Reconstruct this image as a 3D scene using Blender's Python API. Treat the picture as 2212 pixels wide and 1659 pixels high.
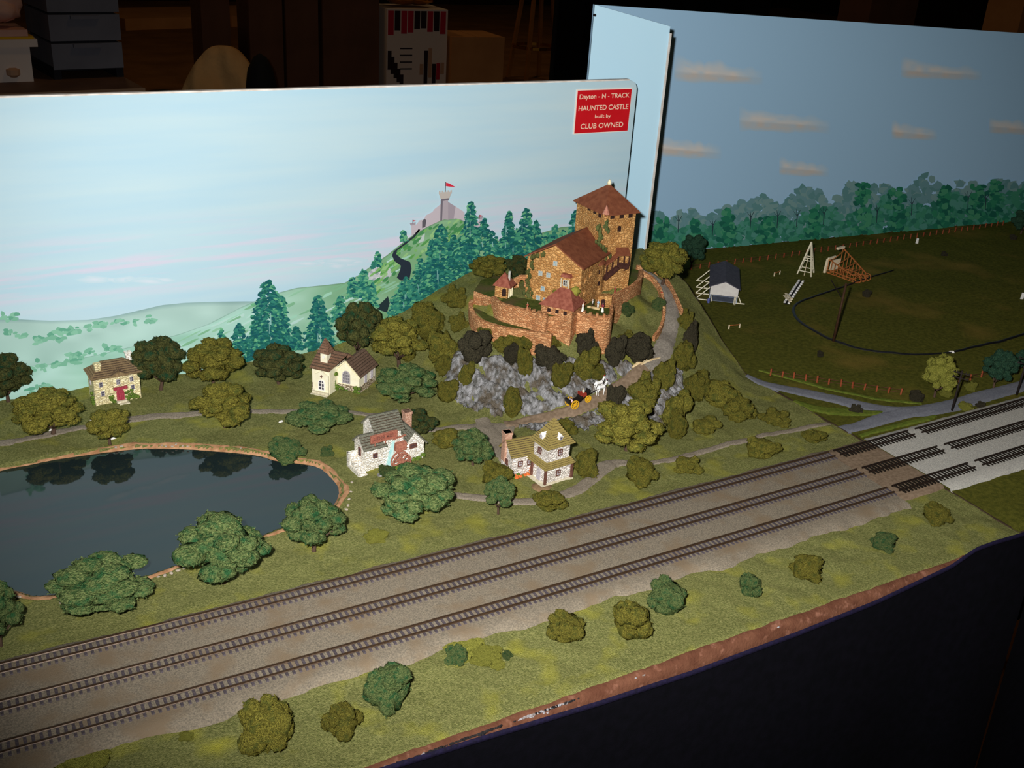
import bpy, bmesh, math, random
import numpy as np
from mathutils import Vector, Matrix

# ------------------------------------------------------------------ scene start
for o in list(bpy.data.objects):
    bpy.data.objects.remove(o, do_unlink=True)
SC = bpy.context.scene
COL = SC.collection
RND = random.Random(7)
PI = math.pi
RAD = math.radians

# ------------------------------------------------------------------ camera (metres; layout ground is z=0, room floor z=-1.02)
W, H = 2212, 1659
CAM = np.array([-0.82002825, -0.45615298, 0.48813426])
HEAD, PITCH, ROLL = RAD(31.07035479), RAD(24.68629257), RAD(3.77705206)
FPX = 2262.70491
_f = np.array([math.sin(HEAD) * math.cos(PITCH), math.cos(HEAD) * math.cos(PITCH), -math.sin(PITCH)])
_r0 = np.array([math.cos(HEAD), -math.sin(HEAD), 0.0])
_u0 = np.cross(_r0, _f)
RT = _r0 * math.cos(ROLL) + _u0 * math.sin(ROLL)
UP = -_r0 * math.sin(ROLL) + _u0 * math.cos(ROLL)
cam = bpy.data.cameras.new('camera')
cam.sensor_fit = 'HORIZONTAL'
cam.sensor_width = 36.0
cam.lens = 36.0 * FPX / W
cam.clip_start = 0.02
cam.clip_end = 60
camo = bpy.data.objects.new('camera', cam)
COL.objects.link(camo)
M = Matrix((( RT[0], UP[0], -_f[0], CAM[0]), (RT[1], UP[1], -_f[1], CAM[1]), (RT[2], UP[2], -_f[2], CAM[2]), (0, 0, 0, 1)))
camo.matrix_world = M
SC.camera = camo

# ------------------------------------------------------------------ light: dim hall, the camera's own flash, a few warm hall lamps
wd = bpy.data.worlds.new('hall_ambience')
SC.world = wd
wd.use_nodes = True
wd.node_tree.nodes['Background'].inputs[0].default_value = (1.0, 0.72, 0.45, 1)
wd.node_tree.nodes['Background'].inputs[1].default_value = 0.006
fl = bpy.data.lights.new('camera_flash', 'SPOT')
fl.energy = 63
fl.color = (1.0, 0.985, 0.95)
fl.spot_size = RAD(88)
fl.spot_blend = 0.8
fl.shadow_soft_size = 0.010
flo = bpy.data.objects.new('camera_flash', fl)
COL.objects.link(flo)
fpos = Vector(CAM) + Vector(RT) * -0.038 + Vector(UP) * 0.035
flo.location = fpos
faim = Vector(CAM) + Vector(_f) * 1.0 + Vector(RT) * 0.03 + Vector(UP) * 0.085
flo.scale = (1.0, 0.73, 1.0)   # a flash tube lights wider than high
flo.rotation_euler = (faim - fpos).to_track_quat('-Z', 'Y').to_euler()
for lx, ly in ((1.6, 3.2), (5.5, 9.0), (0.5, 8.0)):
    la = bpy.data.lights.new('hall_lamp', 'AREA')
    la.shape = 'DISK'
    la.size = 0.5
    la.energy = 7.0
    la.color = (1.0, 0.62, 0.28)
    lo = bpy.data.objects.new('hall_lamp', la)
    COL.objects.link(lo)
    lo.location = (lx, ly, 3.4)
vs = SC.view_settings
vs.view_transform = 'Standard'
vs.look = 'None'
vs.exposure = 0.0
vs.gamma = 1.0
vs.use_curve_mapping = False

# ------------------------------------------------------------------ pixel -> direction helpers
def ray(px, py):
    d = _f + RT * ((px - W / 2) / FPX) - UP * ((py - H / 2) / FPX)
    return d
def Z(px, py, z=0.0):
    d = ray(px, py); t = (z - CAM[2]) / d[2]; p = CAM + t * d
    return Vector(p)
def Y(px, py, y):
    d = ray(px, py); t = (y - CAM[1]) / d[1]; p = CAM + t * d
    return Vector(p)
def X(px, py, x):
    d = ray(px, py); t = (x - CAM[0]) / d[0]; p = CAM + t * d
    return Vector(p)
def wp(p):
    v = np.array(p) - CAM
    return W / 2 + FPX * (v @ RT) / (v @ _f), H / 2 - FPX * (v @ UP) / (v @ _f)

# ------------------------------------------------------------------ noise
_rs = np.random.RandomState(11)
_LAT = _rs.rand(256, 256)
def vnoise(x, y):
    x = np.asarray(x, float); y = np.asarray(y, float)
    xi = np.floor(x).astype(int); yi = np.floor(y).astype(int)
    fx = x - xi; fy = y - yi
    fx = fx * fx * (3 - 2 * fx); fy = fy * fy * (3 - 2 * fy)
    a = _LAT[xi & 255, yi & 255]; b = _LAT[(xi + 1) & 255, yi & 255]
    c = _LAT[xi & 255, (yi + 1) & 255]; d = _LAT[(xi + 1) & 255, (yi + 1) & 255]
    return (a * (1 - fx) + b * fx) * (1 - fy) + (c * (1 - fx) + d * fx) * fy - 0.5
def fbm(x, y, o=4):
    s = 0; a = 1.0
    for k in range(o):
        s = s + a * vnoise(np.asarray(x) * 2 ** k + 17.3 * k, np.asarray(y) * 2 ** k + 5.1 * k); a *= 0.5
    return s

# ------------------------------------------------------------------ colours and materials
def lin(c):
    c = c / 255.0
    return c / 12.92 if c <= 0.04045 else ((c + 0.055) / 1.055) ** 2.4
def S(r, g, b):
    return (lin(r), lin(g), lin(b), 1.0)
MATS = {}
def mat(name, c1, c2=None, scale=120.0, rough=0.85, bump=0.0, bscale=900.0, spec=0.2, metal=0.0, c3=None, scale3=25.0,
        stretch=None, lo=0.35, hi=0.65, lo3=0.5, hi3=0.68, vary=0.0, bdist=0.0006, coord='Object', voro=False):
    m = bpy.data.materials.new(name)
    m.use_nodes = True
    nt = m.node_tree; N = nt.nodes; L = nt.links
    b = N['Principled BSDF']
    b.inputs['Roughness'].default_value = rough
    b.inputs['Metallic'].default_value = metal
    b.inputs['Specular IOR Level'].default_value = spec
    tc = N.new('ShaderNodeTexCoord')
    src = tc.outputs[coord]
    if stretch:
        mp = N.new('ShaderNodeMapping'); mp.inputs['Scale'].default_value = stretch
        L.new(src, mp.inputs[0]); src = mp.outputs[0]
    col = None
    if c2 is None:
        b.inputs['Base Color'].default_value = c1
    else:
        n = N.new('ShaderNodeTexNoise'); n.inputs['Scale'].default_value = scale; n.inputs['Detail'].default_value = 5
        L.new(src, n.inputs['Vector'])
        r = N.new('ShaderNodeValToRGB')
        r.color_ramp.elements[0].position = lo; r.color_ramp.elements[0].color = c1
        r.color_ramp.elements[1].position = hi; r.color_ramp.elements[1].color = c2
        L.new(n.outputs['Fac'], r.inputs['Fac'])
        col = r.outputs['Color']
        if c3 is not None:
            n3 = N.new('ShaderNodeTexNoise'); n3.inputs['Scale'].default_value = scale3; n3.inputs['Detail'].default_value = 3
            L.new(src, n3.inputs['Vector'])
            r3 = N.new('ShaderNodeValToRGB')
            r3.color_ramp.elements[0].position = lo3; r3.color_ramp.elements[1].position = hi3
            L.new(n3.outputs['Fac'], r3.inputs['Fac'])
            mx = N.new('ShaderNodeMix'); mx.data_type = 'RGBA'
            L.new(r3.outputs['Color'], mx.inputs['Factor'])
            L.new(col, mx.inputs['A']); mx.inputs['B'].default_value = c3
            col = mx.outputs['Result']
        if vary:
            oi = N.new('ShaderNodeObjectInfo')
            hs = N.new('ShaderNodeHueSaturation')
            ma = N.new('ShaderNodeMath'); ma.operation = 'MULTIPLY_ADD'
            ma.inputs[1].default_value = vary; ma.inputs[2].default_value = 1 - vary / 2
            L.new(oi.outputs['Random'], ma.inputs[0]); L.new(ma.outputs[0], hs.inputs['Value'])
            L.new(col, hs.inputs['Color']); col = hs.outputs['Color']
        L.new(col, b.inputs['Base Color'])
    if bump:
        if voro:
            nb = N.new('ShaderNodeTexVoronoi'); nb.inputs['Scale'].default_value = bscale; nb.feature = 'DISTANCE_TO_EDGE'
            out = nb.outputs['Distance']
        else:
            nb = N.new('ShaderNodeTexNoise'); nb.inputs['Scale'].default_value = bscale; nb.inputs['Detail'].default_value = 4
            out = nb.outputs['Fac']
        L.new(src, nb.inputs['Vector'])
        bp = N.new('ShaderNodeBump'); bp.inputs['Strength'].default_value = bump; bp.inputs['Distance'].default_value = bdist
        L.new(out, bp.inputs['Height']); L.new(bp.outputs[0], b.inputs['Normal'])
    MATS[name] = m
    return m
def stone_mat(name, ca, cb, cm, scale, sy=0.55, mortar=0.06, bdist=0.0012, rough=0.9):
    """irregular masonry: voronoi cells, colour per stone, recessed joints"""
    m = bpy.data.materials.new(name); m.use_nodes = True
    nt = m.node_tree; N = nt.nodes; L = nt.links; b = N['Principled BSDF']
    b.inputs['Roughness'].default_value = rough; b.inputs['Specular IOR Level'].default_value = 0.15
    tc = N.new('ShaderNodeTexCoord'); mp = N.new('ShaderNodeMapping')
    mp.inputs['Scale'].default_value = (sy, sy, 1.0)
    L.new(tc.outputs['Object'], mp.inputs[0])
    v = N.new('ShaderNodeTexVoronoi'); v.inputs['Scale'].default_value = scale
    e = N.new('ShaderNodeTexVoronoi'); e.inputs['Scale'].default_value = scale; e.feature = 'DISTANCE_TO_EDGE'
    L.new(mp.outputs[0], v.inputs['Vector']); L.new(mp.outputs[0], e.inputs['Vector'])
    sp = N.new('ShaderNodeSeparateColor'); L.new(v.outputs['Color'], sp.inputs[0])
    r = N.new('ShaderNodeValToRGB')
    r.color_ramp.elements[0].position = 0.15; r.color_ramp.elements[0].color = ca
    r.color_ramp.elements[1].position = 0.95; r.color_ramp.elements[1].color = cb
    L.new(sp.outputs[0], r.inputs['Fac'])
    lt = N.new('ShaderNodeMath'); lt.operation = 'LESS_THAN'; lt.inputs[1].default_value = mortar
    L.new(e.outputs['Distance'], lt.inputs[0])
    mx = N.new('ShaderNodeMix'); mx.data_type = 'RGBA'
    L.new(lt.outputs[0], mx.inputs['Factor']); L.new(r.outputs['Color'], mx.inputs['A']); mx.inputs['B'].default_value = cm
    nn = N.new('ShaderNodeTexNoise'); nn.inputs['Scale'].default_value = 45; nn.inputs['Detail'].default_value = 4
    L.new(tc.outputs['Object'], nn.inputs['Vector'])
    hs = N.new('ShaderNodeHueSaturation')
    ma = N.new('ShaderNodeMath'); ma.operation = 'MULTIPLY_ADD'; ma.inputs[1].default_value = 0.9; ma.inputs[2].default_value = 0.55
    L.new(nn.outputs['Fac'], ma.inputs[0]); L.new(ma.outputs[0], hs.inputs['Value']); L.new(mx.outputs['Result'], hs.inputs['Color'])
    L.new(hs.outputs['Color'], b.inputs['Base Color'])
    mi = N.new('ShaderNodeMath'); mi.operation = 'MINIMUM'; mi.inputs[1].default_value = 0.16
    L.new(e.outputs['Distance'], mi.inputs[0])
    bp = N.new('ShaderNodeBump'); bp.inputs['Strength'].default_value = 1.0; bp.inputs['Distance'].default_value = bdist * 6
    L.new(mi.outputs[0], bp.inputs['Height']); L.new(bp.outputs[0], b.inputs['Normal'])
    MATS[name] = m
    return m
def paint_mat(name, rough=0.55):
    m = bpy.data.materials.new(name); m.use_nodes = True
    nt = m.node_tree; b = nt.nodes['Principled BSDF']
    b.inputs['Roughness'].default_value = rough; b.inputs['Specular IOR Level'].default_value = 0.15
    a = nt.nodes.new('ShaderNodeVertexColor'); a.layer_name = 'Col'
    nt.links.new(a.outputs['Color'], b.inputs['Base Color'])
    MATS[name] = m
    return m

# ------------------------------------------------------------------ mesh builder
class MB:
    def __init__(self): self.v = []; self.f = []; self.c = []
    def add(self, vs, fs, col=None):
        o = len(self.v)
        self.v += [tuple(p) for p in vs]
        self.f += [tuple(i + o for i in f) for f in fs]
        if col is not None: self.c += [col] * len(vs)
        return self
    def box(self, c, s, rz=0.0, M4=None, taper=1.0):
        hx, hy, hz = s[0] / 2, s[1] / 2, s[2] / 2
        P = []
        for z, k in ((-hz, 1.0), (hz, taper)):
            for x, y in ((-hx, -hy), (hx, -hy), (hx, hy), (-hx, hy)):
                P.append(Vector((x * k, y * k, z)))
        if rz:
            R = Matrix.Rotation(rz, 3, 'Z'); P = [R @ p for p in P]
        if M4 is not None: P = [M4 @ p for p in P]
        P = [p + Vector(c) for p in P]
        return self.add(P, [(3, 2, 1, 0), (4, 5, 6, 7), (0, 1, 5, 4), (1, 2, 6, 5), (2, 3, 7, 6), (3, 0, 4, 7)])
    def b2(self, lo, hi):
        return self.box([(a + b) / 2 for a, b in zip(lo, hi)], [abs(b - a) for a, b in zip(lo, hi)])
    def bar(self, a, b, w, h=None, up=(0, 0, 1)):
        a = Vector(a); b = Vector(b); h = h or w
        d = (b - a); n = d.length
        if n < 1e-9: return self
        d /= n
        u = Vector(up)
        if abs(d.dot(u)) > 0.98: u = Vector((1, 0, 0))
        s = d.cross(u).normalized(); t = s.cross(d)
        P = []
        for e in (a, b):
            for i, j in ((-1, -1), (1, -1), (1, 1), (-1, 1)):
                P.append(e + s * (i * w / 2) + t * (j * h / 2))
        return self.add(P, [(0, 1, 2, 3), (7, 6, 5, 4), (0, 4, 5, 1), (1, 5, 6, 2), (2, 6, 7, 3), (3, 7, 4, 0)])
    def prism(self, poly, z0, z1, axis='z'):
        n = len(poly)
        def tr(p, z):
            if axis == 'z': return (p[0], p[1], z)
            if axis == 'y': return (p[0], z, p[1])
            return (z, p[0], p[1])
        P = [tr(p, z0) for p in poly] + [tr(p, z1) for p in poly]
        F = [tuple(range(n))[::-1], tuple(range(n, 2 * n))] + [(i, (i + 1) % n, n + (i + 1) % n, n + i) for i in range(n)]
        return self.add(P, F)
    def tube(self, pts, rad, n=8, cap=True):
        pts = [Vector(p) for p in pts]
        if not hasattr(rad, '__len__'): rad = [rad] * len(pts)
        o = len(self.v); prev = None
        for i, p in enumerate(pts):
            d = (pts[min(i + 1, len(pts) - 1)] - pts[max(i - 1, 0)])
            d = d.normalized() if d.length > 0 else Vector((0, 0, 1))
            if prev is None:
                u = Vector((0, 0, 1)) if abs(d.z) < 0.9 else Vector((1, 0, 0))
                s = d.cross(u).normalized()
            else:
                s = (prev - d * prev.dot(d)).normalized()
            prev = s; t = d.cross(s)
            for k in range(n):
                a = 2 * PI * k / n
                self.v.append(tuple(p + (s * math.cos(a) + t * math.sin(a)) * rad[i]))
        for i in range(len(pts) - 1):
            for k in range(n):
                k2 = (k + 1) % n
                self.f.append((o + i * n + k, o + i * n + k2, o + (i + 1) * n + k2, o + (i + 1) * n + k))
        if cap:
            self.f.append(tuple(o + k for k in range(n))[::-1])
            self.f.append(tuple(o + (len(pts) - 1) * n + k for k in range(n)))
        return self
    def lathe(self, prof, n=16, c=(0, 0, 0)):
        o = len(self.v)
        for r, z in prof:
            for k in range(n):
                a = 2 * PI * k / n
                self.v.append((c[0] + r * math.cos(a), c[1] + r * math.sin(a), c[2] + z))
        for i in range(len(prof) - 1):
            for k in range(n):
                k2 = (k + 1) % n
                self.f.append((o + i * n + k, o + i * n + k2, o + (i + 1) * n + k2, o + (i + 1) * n + k))
        self.f.append(tuple(o + k for k in range(n))[::-1])
        self.f.append(tuple(o + (len(prof) - 1) * n + k for k in range(n)))
        return self
    def ell(self, c, r, n=8, m=6, rot=None):
        o = len(self.v); P = []
        for i in range(m + 1):
            th = PI * i / m
            for k in range(n):
                a = 2 * PI * k / n
                p = Vector((r[0] * math.sin(th) * math.cos(a), r[1] * math.sin(th) * math.sin(a), r[2] * math.cos(th)))
                if rot is not None: p = rot @ p
                P.append(p + Vector(c))
        F = []
        for i in range(m):
            for k in range(n):
                k2 = (k + 1) % n
                F.append((i * n + k, (i + 1) * n + k, (i + 1) * n + k2, i * n + k2))
        return self.add(P, F)
    def mesh(self, name, smooth=False):
        me = bpy.data.meshes.new(name)
        me.from_pydata(self.v, [], self.f)
        me.validate()
        if self.c and len(self.c) == len(me.vertices):
            ca = me.color_attributes.new('Col', 'FLOAT_COLOR', 'POINT')
            ca.data.foreach_set('color', np.array(self.c, dtype=np.float32).ravel())
        if smooth:
            me.shade_smooth()
        me.update()
        return me
    def build(self, name, material, parent=None, loc=None, smooth=False, rz=0.0):
        me = self.mesh(name, smooth)
        me.materials.append(MATS[material] if isinstance(material, str) else material)
        o = bpy.data.objects.new(name, me)
        COL.objects.link(o)
        if parent is not None: o.parent = parent
        if loc is not None: o.location = loc
        if rz: o.rotation_euler.z = rz
        if getattr(self, 'j', None) is not None and self.j.v:
            self.j.build('shingle_joints', 'joint_dark', o)
        return o
def empty(name, loc=(0, 0, 0), rz=0.0, parent=None):
    o = bpy.data.objects.new(name, None); COL.objects.link(o)
    o.location = loc; o.rotation_euler.z = rz; o.empty_display_size = 0.02
    if parent is not None: o.parent = parent
    return o
def tag(o, label=None, cat=None, group=None, kind=None):
    if label: o['label'] = label
    if cat: o['category'] = cat
    if group: o['group'] = group
    if kind: o['kind'] = kind
    return o
def shared(name, me, parent, loc, rz=0.0, scale=None):
    o = bpy.data.objects.new(name, me); COL.objects.link(o)
    o.parent = parent; o.location = loc; o.rotation_euler.z = rz
    if scale: o.scale = scale
    return o
def ears(poly):
    """triangulate a simple polygon of 2D points"""
    from mathutils.geometry import tessellate_polygon
    return [tuple(t) for t in tessellate_polygon([[Vector((p[0], p[1], 0)) for p in poly]])]
def smooth_line(pts, n=8):
    """Catmull-Rom through points of any dimension"""
    P = [np.array(p, float) for p in pts]
    P = [2 * P[0] - P[1]] + P + [2 * P[-1] - P[-2]]
    out = []
    for i in range(1, len(P) - 2):
        for k in range(n):
            t = k / n
            a, b, c, d = P[i - 1], P[i], P[i + 1], P[i + 2]
            out.append(0.5 * ((2 * b) + (-a + c) * t + (2 * a - 5 * b + 4 * c - d) * t * t + (-a + 3 * b - 3 * c + d) * t ** 3))
    out.append(P[-2])
    return out
# ------------------------------------------------------------------ materials
mat('turf', S(104, 108, 60), S(144, 143, 88), 620, 0.95, 1.0, 1500, 0.05, c3=S(160, 156, 62), scale3=30, lo3=0.54, hi3=0.78, bdist=0.0016)
mat('turf_dark', S(76, 78, 28), S(100, 98, 38), 200, 0.95, 0.9, 1400, 0.05, c3=S(128, 108, 50), scale3=9, lo3=0.55, hi3=0.75, bdist=0.001)
mat('turf_bright', S(88, 104, 38), S(112, 122, 48), 260, 0.95, 0.9, 1500, 0.05, bdist=0.001)
mat('ballast_brown', S(112, 104, 92), S(146, 134, 116), 900, 0.95, 0.8, 2500, 0.05, c3=S(128, 112, 92), scale3=40, bdist=0.0006)
mat('ballast_pad', S(116, 98, 80), S(140, 120, 100), 300, 0.8, 0.5, 2000, 0.1, bdist=0.0005)
mat('ballast_grey', S(168, 166, 160), S(206, 202, 192), 900, 0.95, 0.8, 2500, 0.05, bdist=0.0006)
mat('gravel', S(122, 112, 98), S(154, 142, 126), 800, 0.95, 0.8, 2200, 0.05, bdist=0.0006)
mat('castle_road', S(128, 120, 110), S(156, 148, 136), 500, 0.9, 0.6, 1500, 0.1, bdist=0.0005)
mat('asphalt', S(112, 114, 124), S(128, 130, 138), 500, 0.9, 0.4, 1800, 0.1, bdist=0.0003)
mat('bank_clay', S(150, 108, 74), S(186, 142, 106), 160, 0.8, 0.6, 900, 0.2, bdist=0.0006)
mat('pebble', S(150, 136, 118), S(190, 178, 164), 500, 0.6, 0.4, 1500, 0.4)
mat('fascia_brown', S(92, 57, 42), S(110, 72, 54), 90, 0.85, 0.9, 420, 0.1, c3=S(134, 92, 74), scale3=130, lo3=0.58, hi3=0.7, bdist=0.0008)
mat('chipped_black', S(22, 20, 22), S(40, 36, 36), 300, 0.7, 0.5, 500)
mat('chipped_white', S(160, 160, 166), S(120, 108, 102), 400, 0.6, 0.4, 600)
mat('drape', S(4, 4, 9), S(8, 7, 15), 120, 0.9, 0.5, 900, 0.1)
mat('drape_hem', S(16, 12, 34), S(26, 20, 50), 400, 0.8, 0.4, 1500, 0.2)
mat('rail', S(58, 42, 30), S(80, 60, 42), 700, 0.45, 0.1, 900, 0.5, metal=0.4)
mat('rail_dark', S(34, 26, 22), S(56, 42, 34), 700, 0.4, 0.1, 900, 0.5, metal=0.4)
mat('tie', S(66, 60, 66), S(86, 78, 82), 900, 0.8, 0.4, 2500, 0.2, vary=0.25)
mat('tie_black', S(22, 19, 16), S(36, 30, 24), 900, 0.35, 0.2, 2500, 0.5)
mat('board_edge', S(210, 200, 190), S(236, 230, 224), 90, 0.7)
mat('wood_under', S(60, 48, 36), S(74, 60, 44), 60, 0.8)
paint_mat('paint')
rk = mat('rock', S(78, 77, 72), S(164, 163, 166), 260, 0.45, 1.0, 900, 0.5, c3=S(88, 78, 64), scale3=90, lo3=0.46, hi3=0.62, stretch=(1, 1, 0.4), bdist=0.0016)

# pond water: dark, still, mirror-like
m = bpy.data.materials.new('pond_water'); m.use_nodes = True
b = m.node_tree.nodes['Principled BSDF']
b.inputs['Base Color'].default_value = (0.012, 0.021, 0.022, 1); b.inputs['Roughness'].default_value = 0.04
b.inputs['IOR'].default_value = 1.5
nz = m.node_tree.nodes.new('ShaderNodeTexNoise'); nz.inputs['Scale'].default_value = 40
bp = m.node_tree.nodes.new('ShaderNodeBump'); bp.inputs['Strength'].default_value = 0.05; bp.inputs['Distance'].default_value = 0.001
tc = m.node_tree.nodes.new('ShaderNodeTexCoord')
m.node_tree.links.new(tc.outputs['Object'], nz.inputs['Vector'])
m.node_tree.links.new(nz.outputs['Fac'], bp.inputs['Height']); m.node_tree.links.new(bp.outputs[0], b.inputs['Normal'])
MATS['pond_water'] = m

# ------------------------------------------------------------------ terrain of the castle module
_cp = []
def cz(px, py, z): p = Z(px, py, z); _cp.append((p.x, p.y, z))
def cw(x, y, z): _cp.append((x, y, z))
for x, z in ((-0.50, .008), (-0.45, .012), (-0.40, .022), (-0.356, .039), (-0.30, .064), (-0.255, .083), (-0.2, .088), (-0.12, .090), (-0.05, .089), (0, .086)):
    cw(x, 0.6, z)
for x, y in ((-.252, .50), (-.215, .44), (-.20, .46), (-.16, .455), (-.13, .455), (-.11, .47), (-.105, .50), (-.24, .55), (-.17, .55), (-.11, .55), (-.275, .49)):
    cw(x, y, .087)
for y, z in ((.55, .082), (.499, .07), (.462, .048), (.424, .026), (.371, 0), (.34, 0)):
    cw(0, y, z)
cz(1410, 780, .040); cz(1460, 700, .056); cz(1450, 640, .070); cz(1400, 592, .084); cz(1440, 740, .048); cz(1470, 660, .066)
cz(1015, 700, .058); cz(1060, 738, .055); cz(1175, 750, .053); cz(1228, 758, .052)
cz(1075, 692, .067); cz(1130, 716, .064); cz(1045, 680, .068)
cz(1350, 720, .055); cz(1330, 692, .062); cz(1400, 700, .056); cz(1400, 650, .068); cz(1290, 745, .052); cz(1385, 620, .078)
cz(985, 778, .038); cz(1000, 770, .042); cz(1080, 768, .046); cz(1150, 775, .045); cz(1220, 780, .044); cz(1330, 780, .043); cz(1380, 785, .041)
cz(950, 830, .012); cz(1000, 882, .003); cz(1090, 905, .001); cz(1130, 906, .002); cz(1190, 896, .006); cz(1240, 885, .011); cz(1300, 858, .018); cz(1350, 824, .028)
cz(1180, 925, 0); cz(1240, 928, 0); cz(1300, 922, .001); cz(1360, 915, .002); cz(1380, 870, .014); cz(1440, 850, .020); cz(1430, 905, .004)
cz(1480, 800, .028); cz(1500, 880, .006); cz(1530, 770, .026); cz(1560, 850, .007); cz(1650, 900, 0); cz(1500, 720, .044)
cz(930, 700, .045); cz(900, 760, .022); cz(930, 800, .016); cz(870, 800, .008); cz(980, 650, .068); cz(850, 730, .024); cz(800, 770, .008)
for x, y in ((-.52, .59), (-.6, .6), (-.7, .6), (-.8, .6)): cw(x, y, .008)
for x, y in ((-.5, .5), (-.47, .45), (-.42, .42), (-.45, .5), (-.40, .47), (-.6, .5), (-.7, .5), (-.35, .36), (-.28, .33), (-.2, .31), (-.12, .31), (-.05, .32)): cw(x, y, .001)
for x in (-.8, -.65, -.5, -.4, -.3, -.2, -.1, 0): cw(x, .29, 0)
_cp = np.array(_cp)
_n = len(_cp)
_d = np.hypot(_cp[:, None, 0] - _cp[None, :, 0], _cp[:, None, 1] - _cp[None, :, 1])
_A = np.zeros((_n + 1, _n + 1)); _A[:_n, :_n] = -_d - np.eye(_n) * 0.002; _A[_n, :_n] = 1; _A[:_n, _n] = 1
_w = np.linalg.solve(_A, np.append(_cp[:, 2], 0))
def sstep(x, a, b):
    t = np.clip((x - a) / (b - a), 0, 1); return t * t * (3 - 2 * t)
def hill(x, y):
    x = np.asarray(x, float); y = np.asarray(y, float)
    s = np.full(x.shape, _w[_n])
    for k in range(_n):
        s = s - _w[k] * np.hypot(x - _cp[k, 0], y - _cp[k, 1])
    return np.maximum(s, 0) * sstep(y, .27, .35)
POND = [(-150, 1110), (-110, 1050), (0, 1015), (60, 1003), (137, 988), (275, 970), (343, 967), (429, 970), (550, 981), (601, 994), (684, 1006), (721, 1034), (736, 1058), (727, 1088),
        (690, 1120), (598, 1147), (520, 1180), (447, 1203), (405, 1215), (337, 1240), (240, 1271), (160, 1284), (120, 1287), (69, 1289), (34, 1279), (0, 1279), (-90, 1290), (-160, 1230)]
PONDW = [np.array(p) for p in smooth_line([tuple(Z(a, b, -.002))[:2] for a, b in POND] + [tuple(Z(-150, 1110, -.002))[:2]], 6)][:-1]
PONDW = np.array(PONDW)
def inpoly(x, y, P):
    x = np.asarray(x, float); y = np.asarray(y, float)
    r = np.zeros(x.shape, bool); j = len(P) - 1
    for i in range(len(P)):
        xi, yi = P[i]; xj, yj = P[j]
        c = ((yi > y) != (yj > y)) & (x < (xj - xi) * (y - yi) / (yj - yi + 1e-12) + xi)
        r ^= c; j = i
    return r
def ground(x, y):
    x = np.asarray(x, float); y = np.asarray(y, float)
    h = hill(x, y)
    nz_ = fbm(x * 45, y * 45, 3) * .0022 + fbm(x * 260, y * 260, 2) * .0007
    bed = sstep(y, .068, .082) * (1 - sstep(y, .192, .206))
    h = h + nz_ * (1 - bed) * sstep(y, -.005, .01)
    return np.where(inpoly(x, y, PONDW), -.009, h)
def GH(x, y): return float(ground(np.array([x]), np.array([y]))[0])
def G(px, py, off=0.0):
    """first point of the castle module's ground seen through a pixel"""
    d = ray(px, py)
    t = np.linspace(0.35, 1.9, 900)
    P = CAM[None] + t[:, None] * d[None]
    hh = hill(P[:, 0], P[:, 1])
    below = P[:, 2] < hh + off
    k = int(np.argmax(below)) if below.any() else len(t) - 1
    a, b_ = t[max(k - 1, 0)], t[k]
    for _ in range(12):
        mth = (a + b_) / 2; p = CAM + mth * d
        if p[2] < float(hill(np.array([p[0]]), np.array([p[1]]))[0]) + off: b_ = mth
        else: a = mth
    return Vector(CAM + b_ * d)

XL = -1.02
gx = np.arange(XL, -.0009, .0022); gy = np.concatenate([[-.004, -.002], np.arange(0, .5975, .0022), [.5975]])
GX, GY = np.meshgrid(gx, gy, indexing='ij')
GZ = ground(GX, GY)
GZ[:, 0] = -.006; GZ[:, 1] = -.002
def grid_mesh(name, GX, GY, GZ, material, parent=None, mask=None, smooth=True):
    n, k = GX.shape
    V = np.stack([GX, GY, GZ], -1).reshape(-1, 3)
    idx = np.arange(n * k).reshape(n, k)
    F = np.stack([idx[:-1, :-1], idx[1:, :-1], idx[1:, 1:], idx[:-1, 1:]], -1).reshape(-1, 4)
    if mask is not None:
        mm = mask.reshape(-1); F = F[mm[F].all(1)]
        used = np.unique(F); mp_ = np.full(len(V), -1); mp_[used] = np.arange(len(used)); V = V[used]; F = mp_[F]
    me = bpy.data.meshes.new(name)
    me.vertices.add(len(V)); me.vertices.foreach_set('co', V.ravel())
    me.loops.add(len(F) * 4); me.loops.foreach_set('vertex_index', F.ravel())
    me.polygons.add(len(F)); me.polygons.foreach_set('loop_start', np.arange(len(F)) * 4); me.polygons.foreach_set('loop_total', np.full(len(F), 4))
    me.update(); me.validate()
    if smooth: me.shade_smooth()
    me.materials.append(MATS[material])
    o = bpy.data.objects.new(name, me); COL.objects.link(o)
    if parent is not None: o.parent = parent
    return o
castle_ground = grid_mesh('ground', GX, GY, GZ, 'turf')
tag(castle_ground, 'grassy model landscape with a castle hill, a pond and gravel paths', kind='structure')
# side panels so the module is a solid tray
mb = MB()
for xx in (XL, -.0009):
    ys = np.linspace(0, .597, 90); zs = ground(np.full(90, xx), ys)
    for i in range(89):
        mb.add([(xx, ys[i], -.09), (xx, ys[i + 1], -.09), (xx, ys[i + 1], zs[i + 1] + .0005), (xx, ys[i], zs[i] + .0005)], [(0, 1, 2, 3)])
mb.add([(XL, 0, -.09), (-.0009, 0, -.09), (-.0009, .597, -.09), (XL, .597, -.09)], [(0, 1, 2, 3)])
mb.build('module_frame', 'wood_under', castle_ground)

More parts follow.
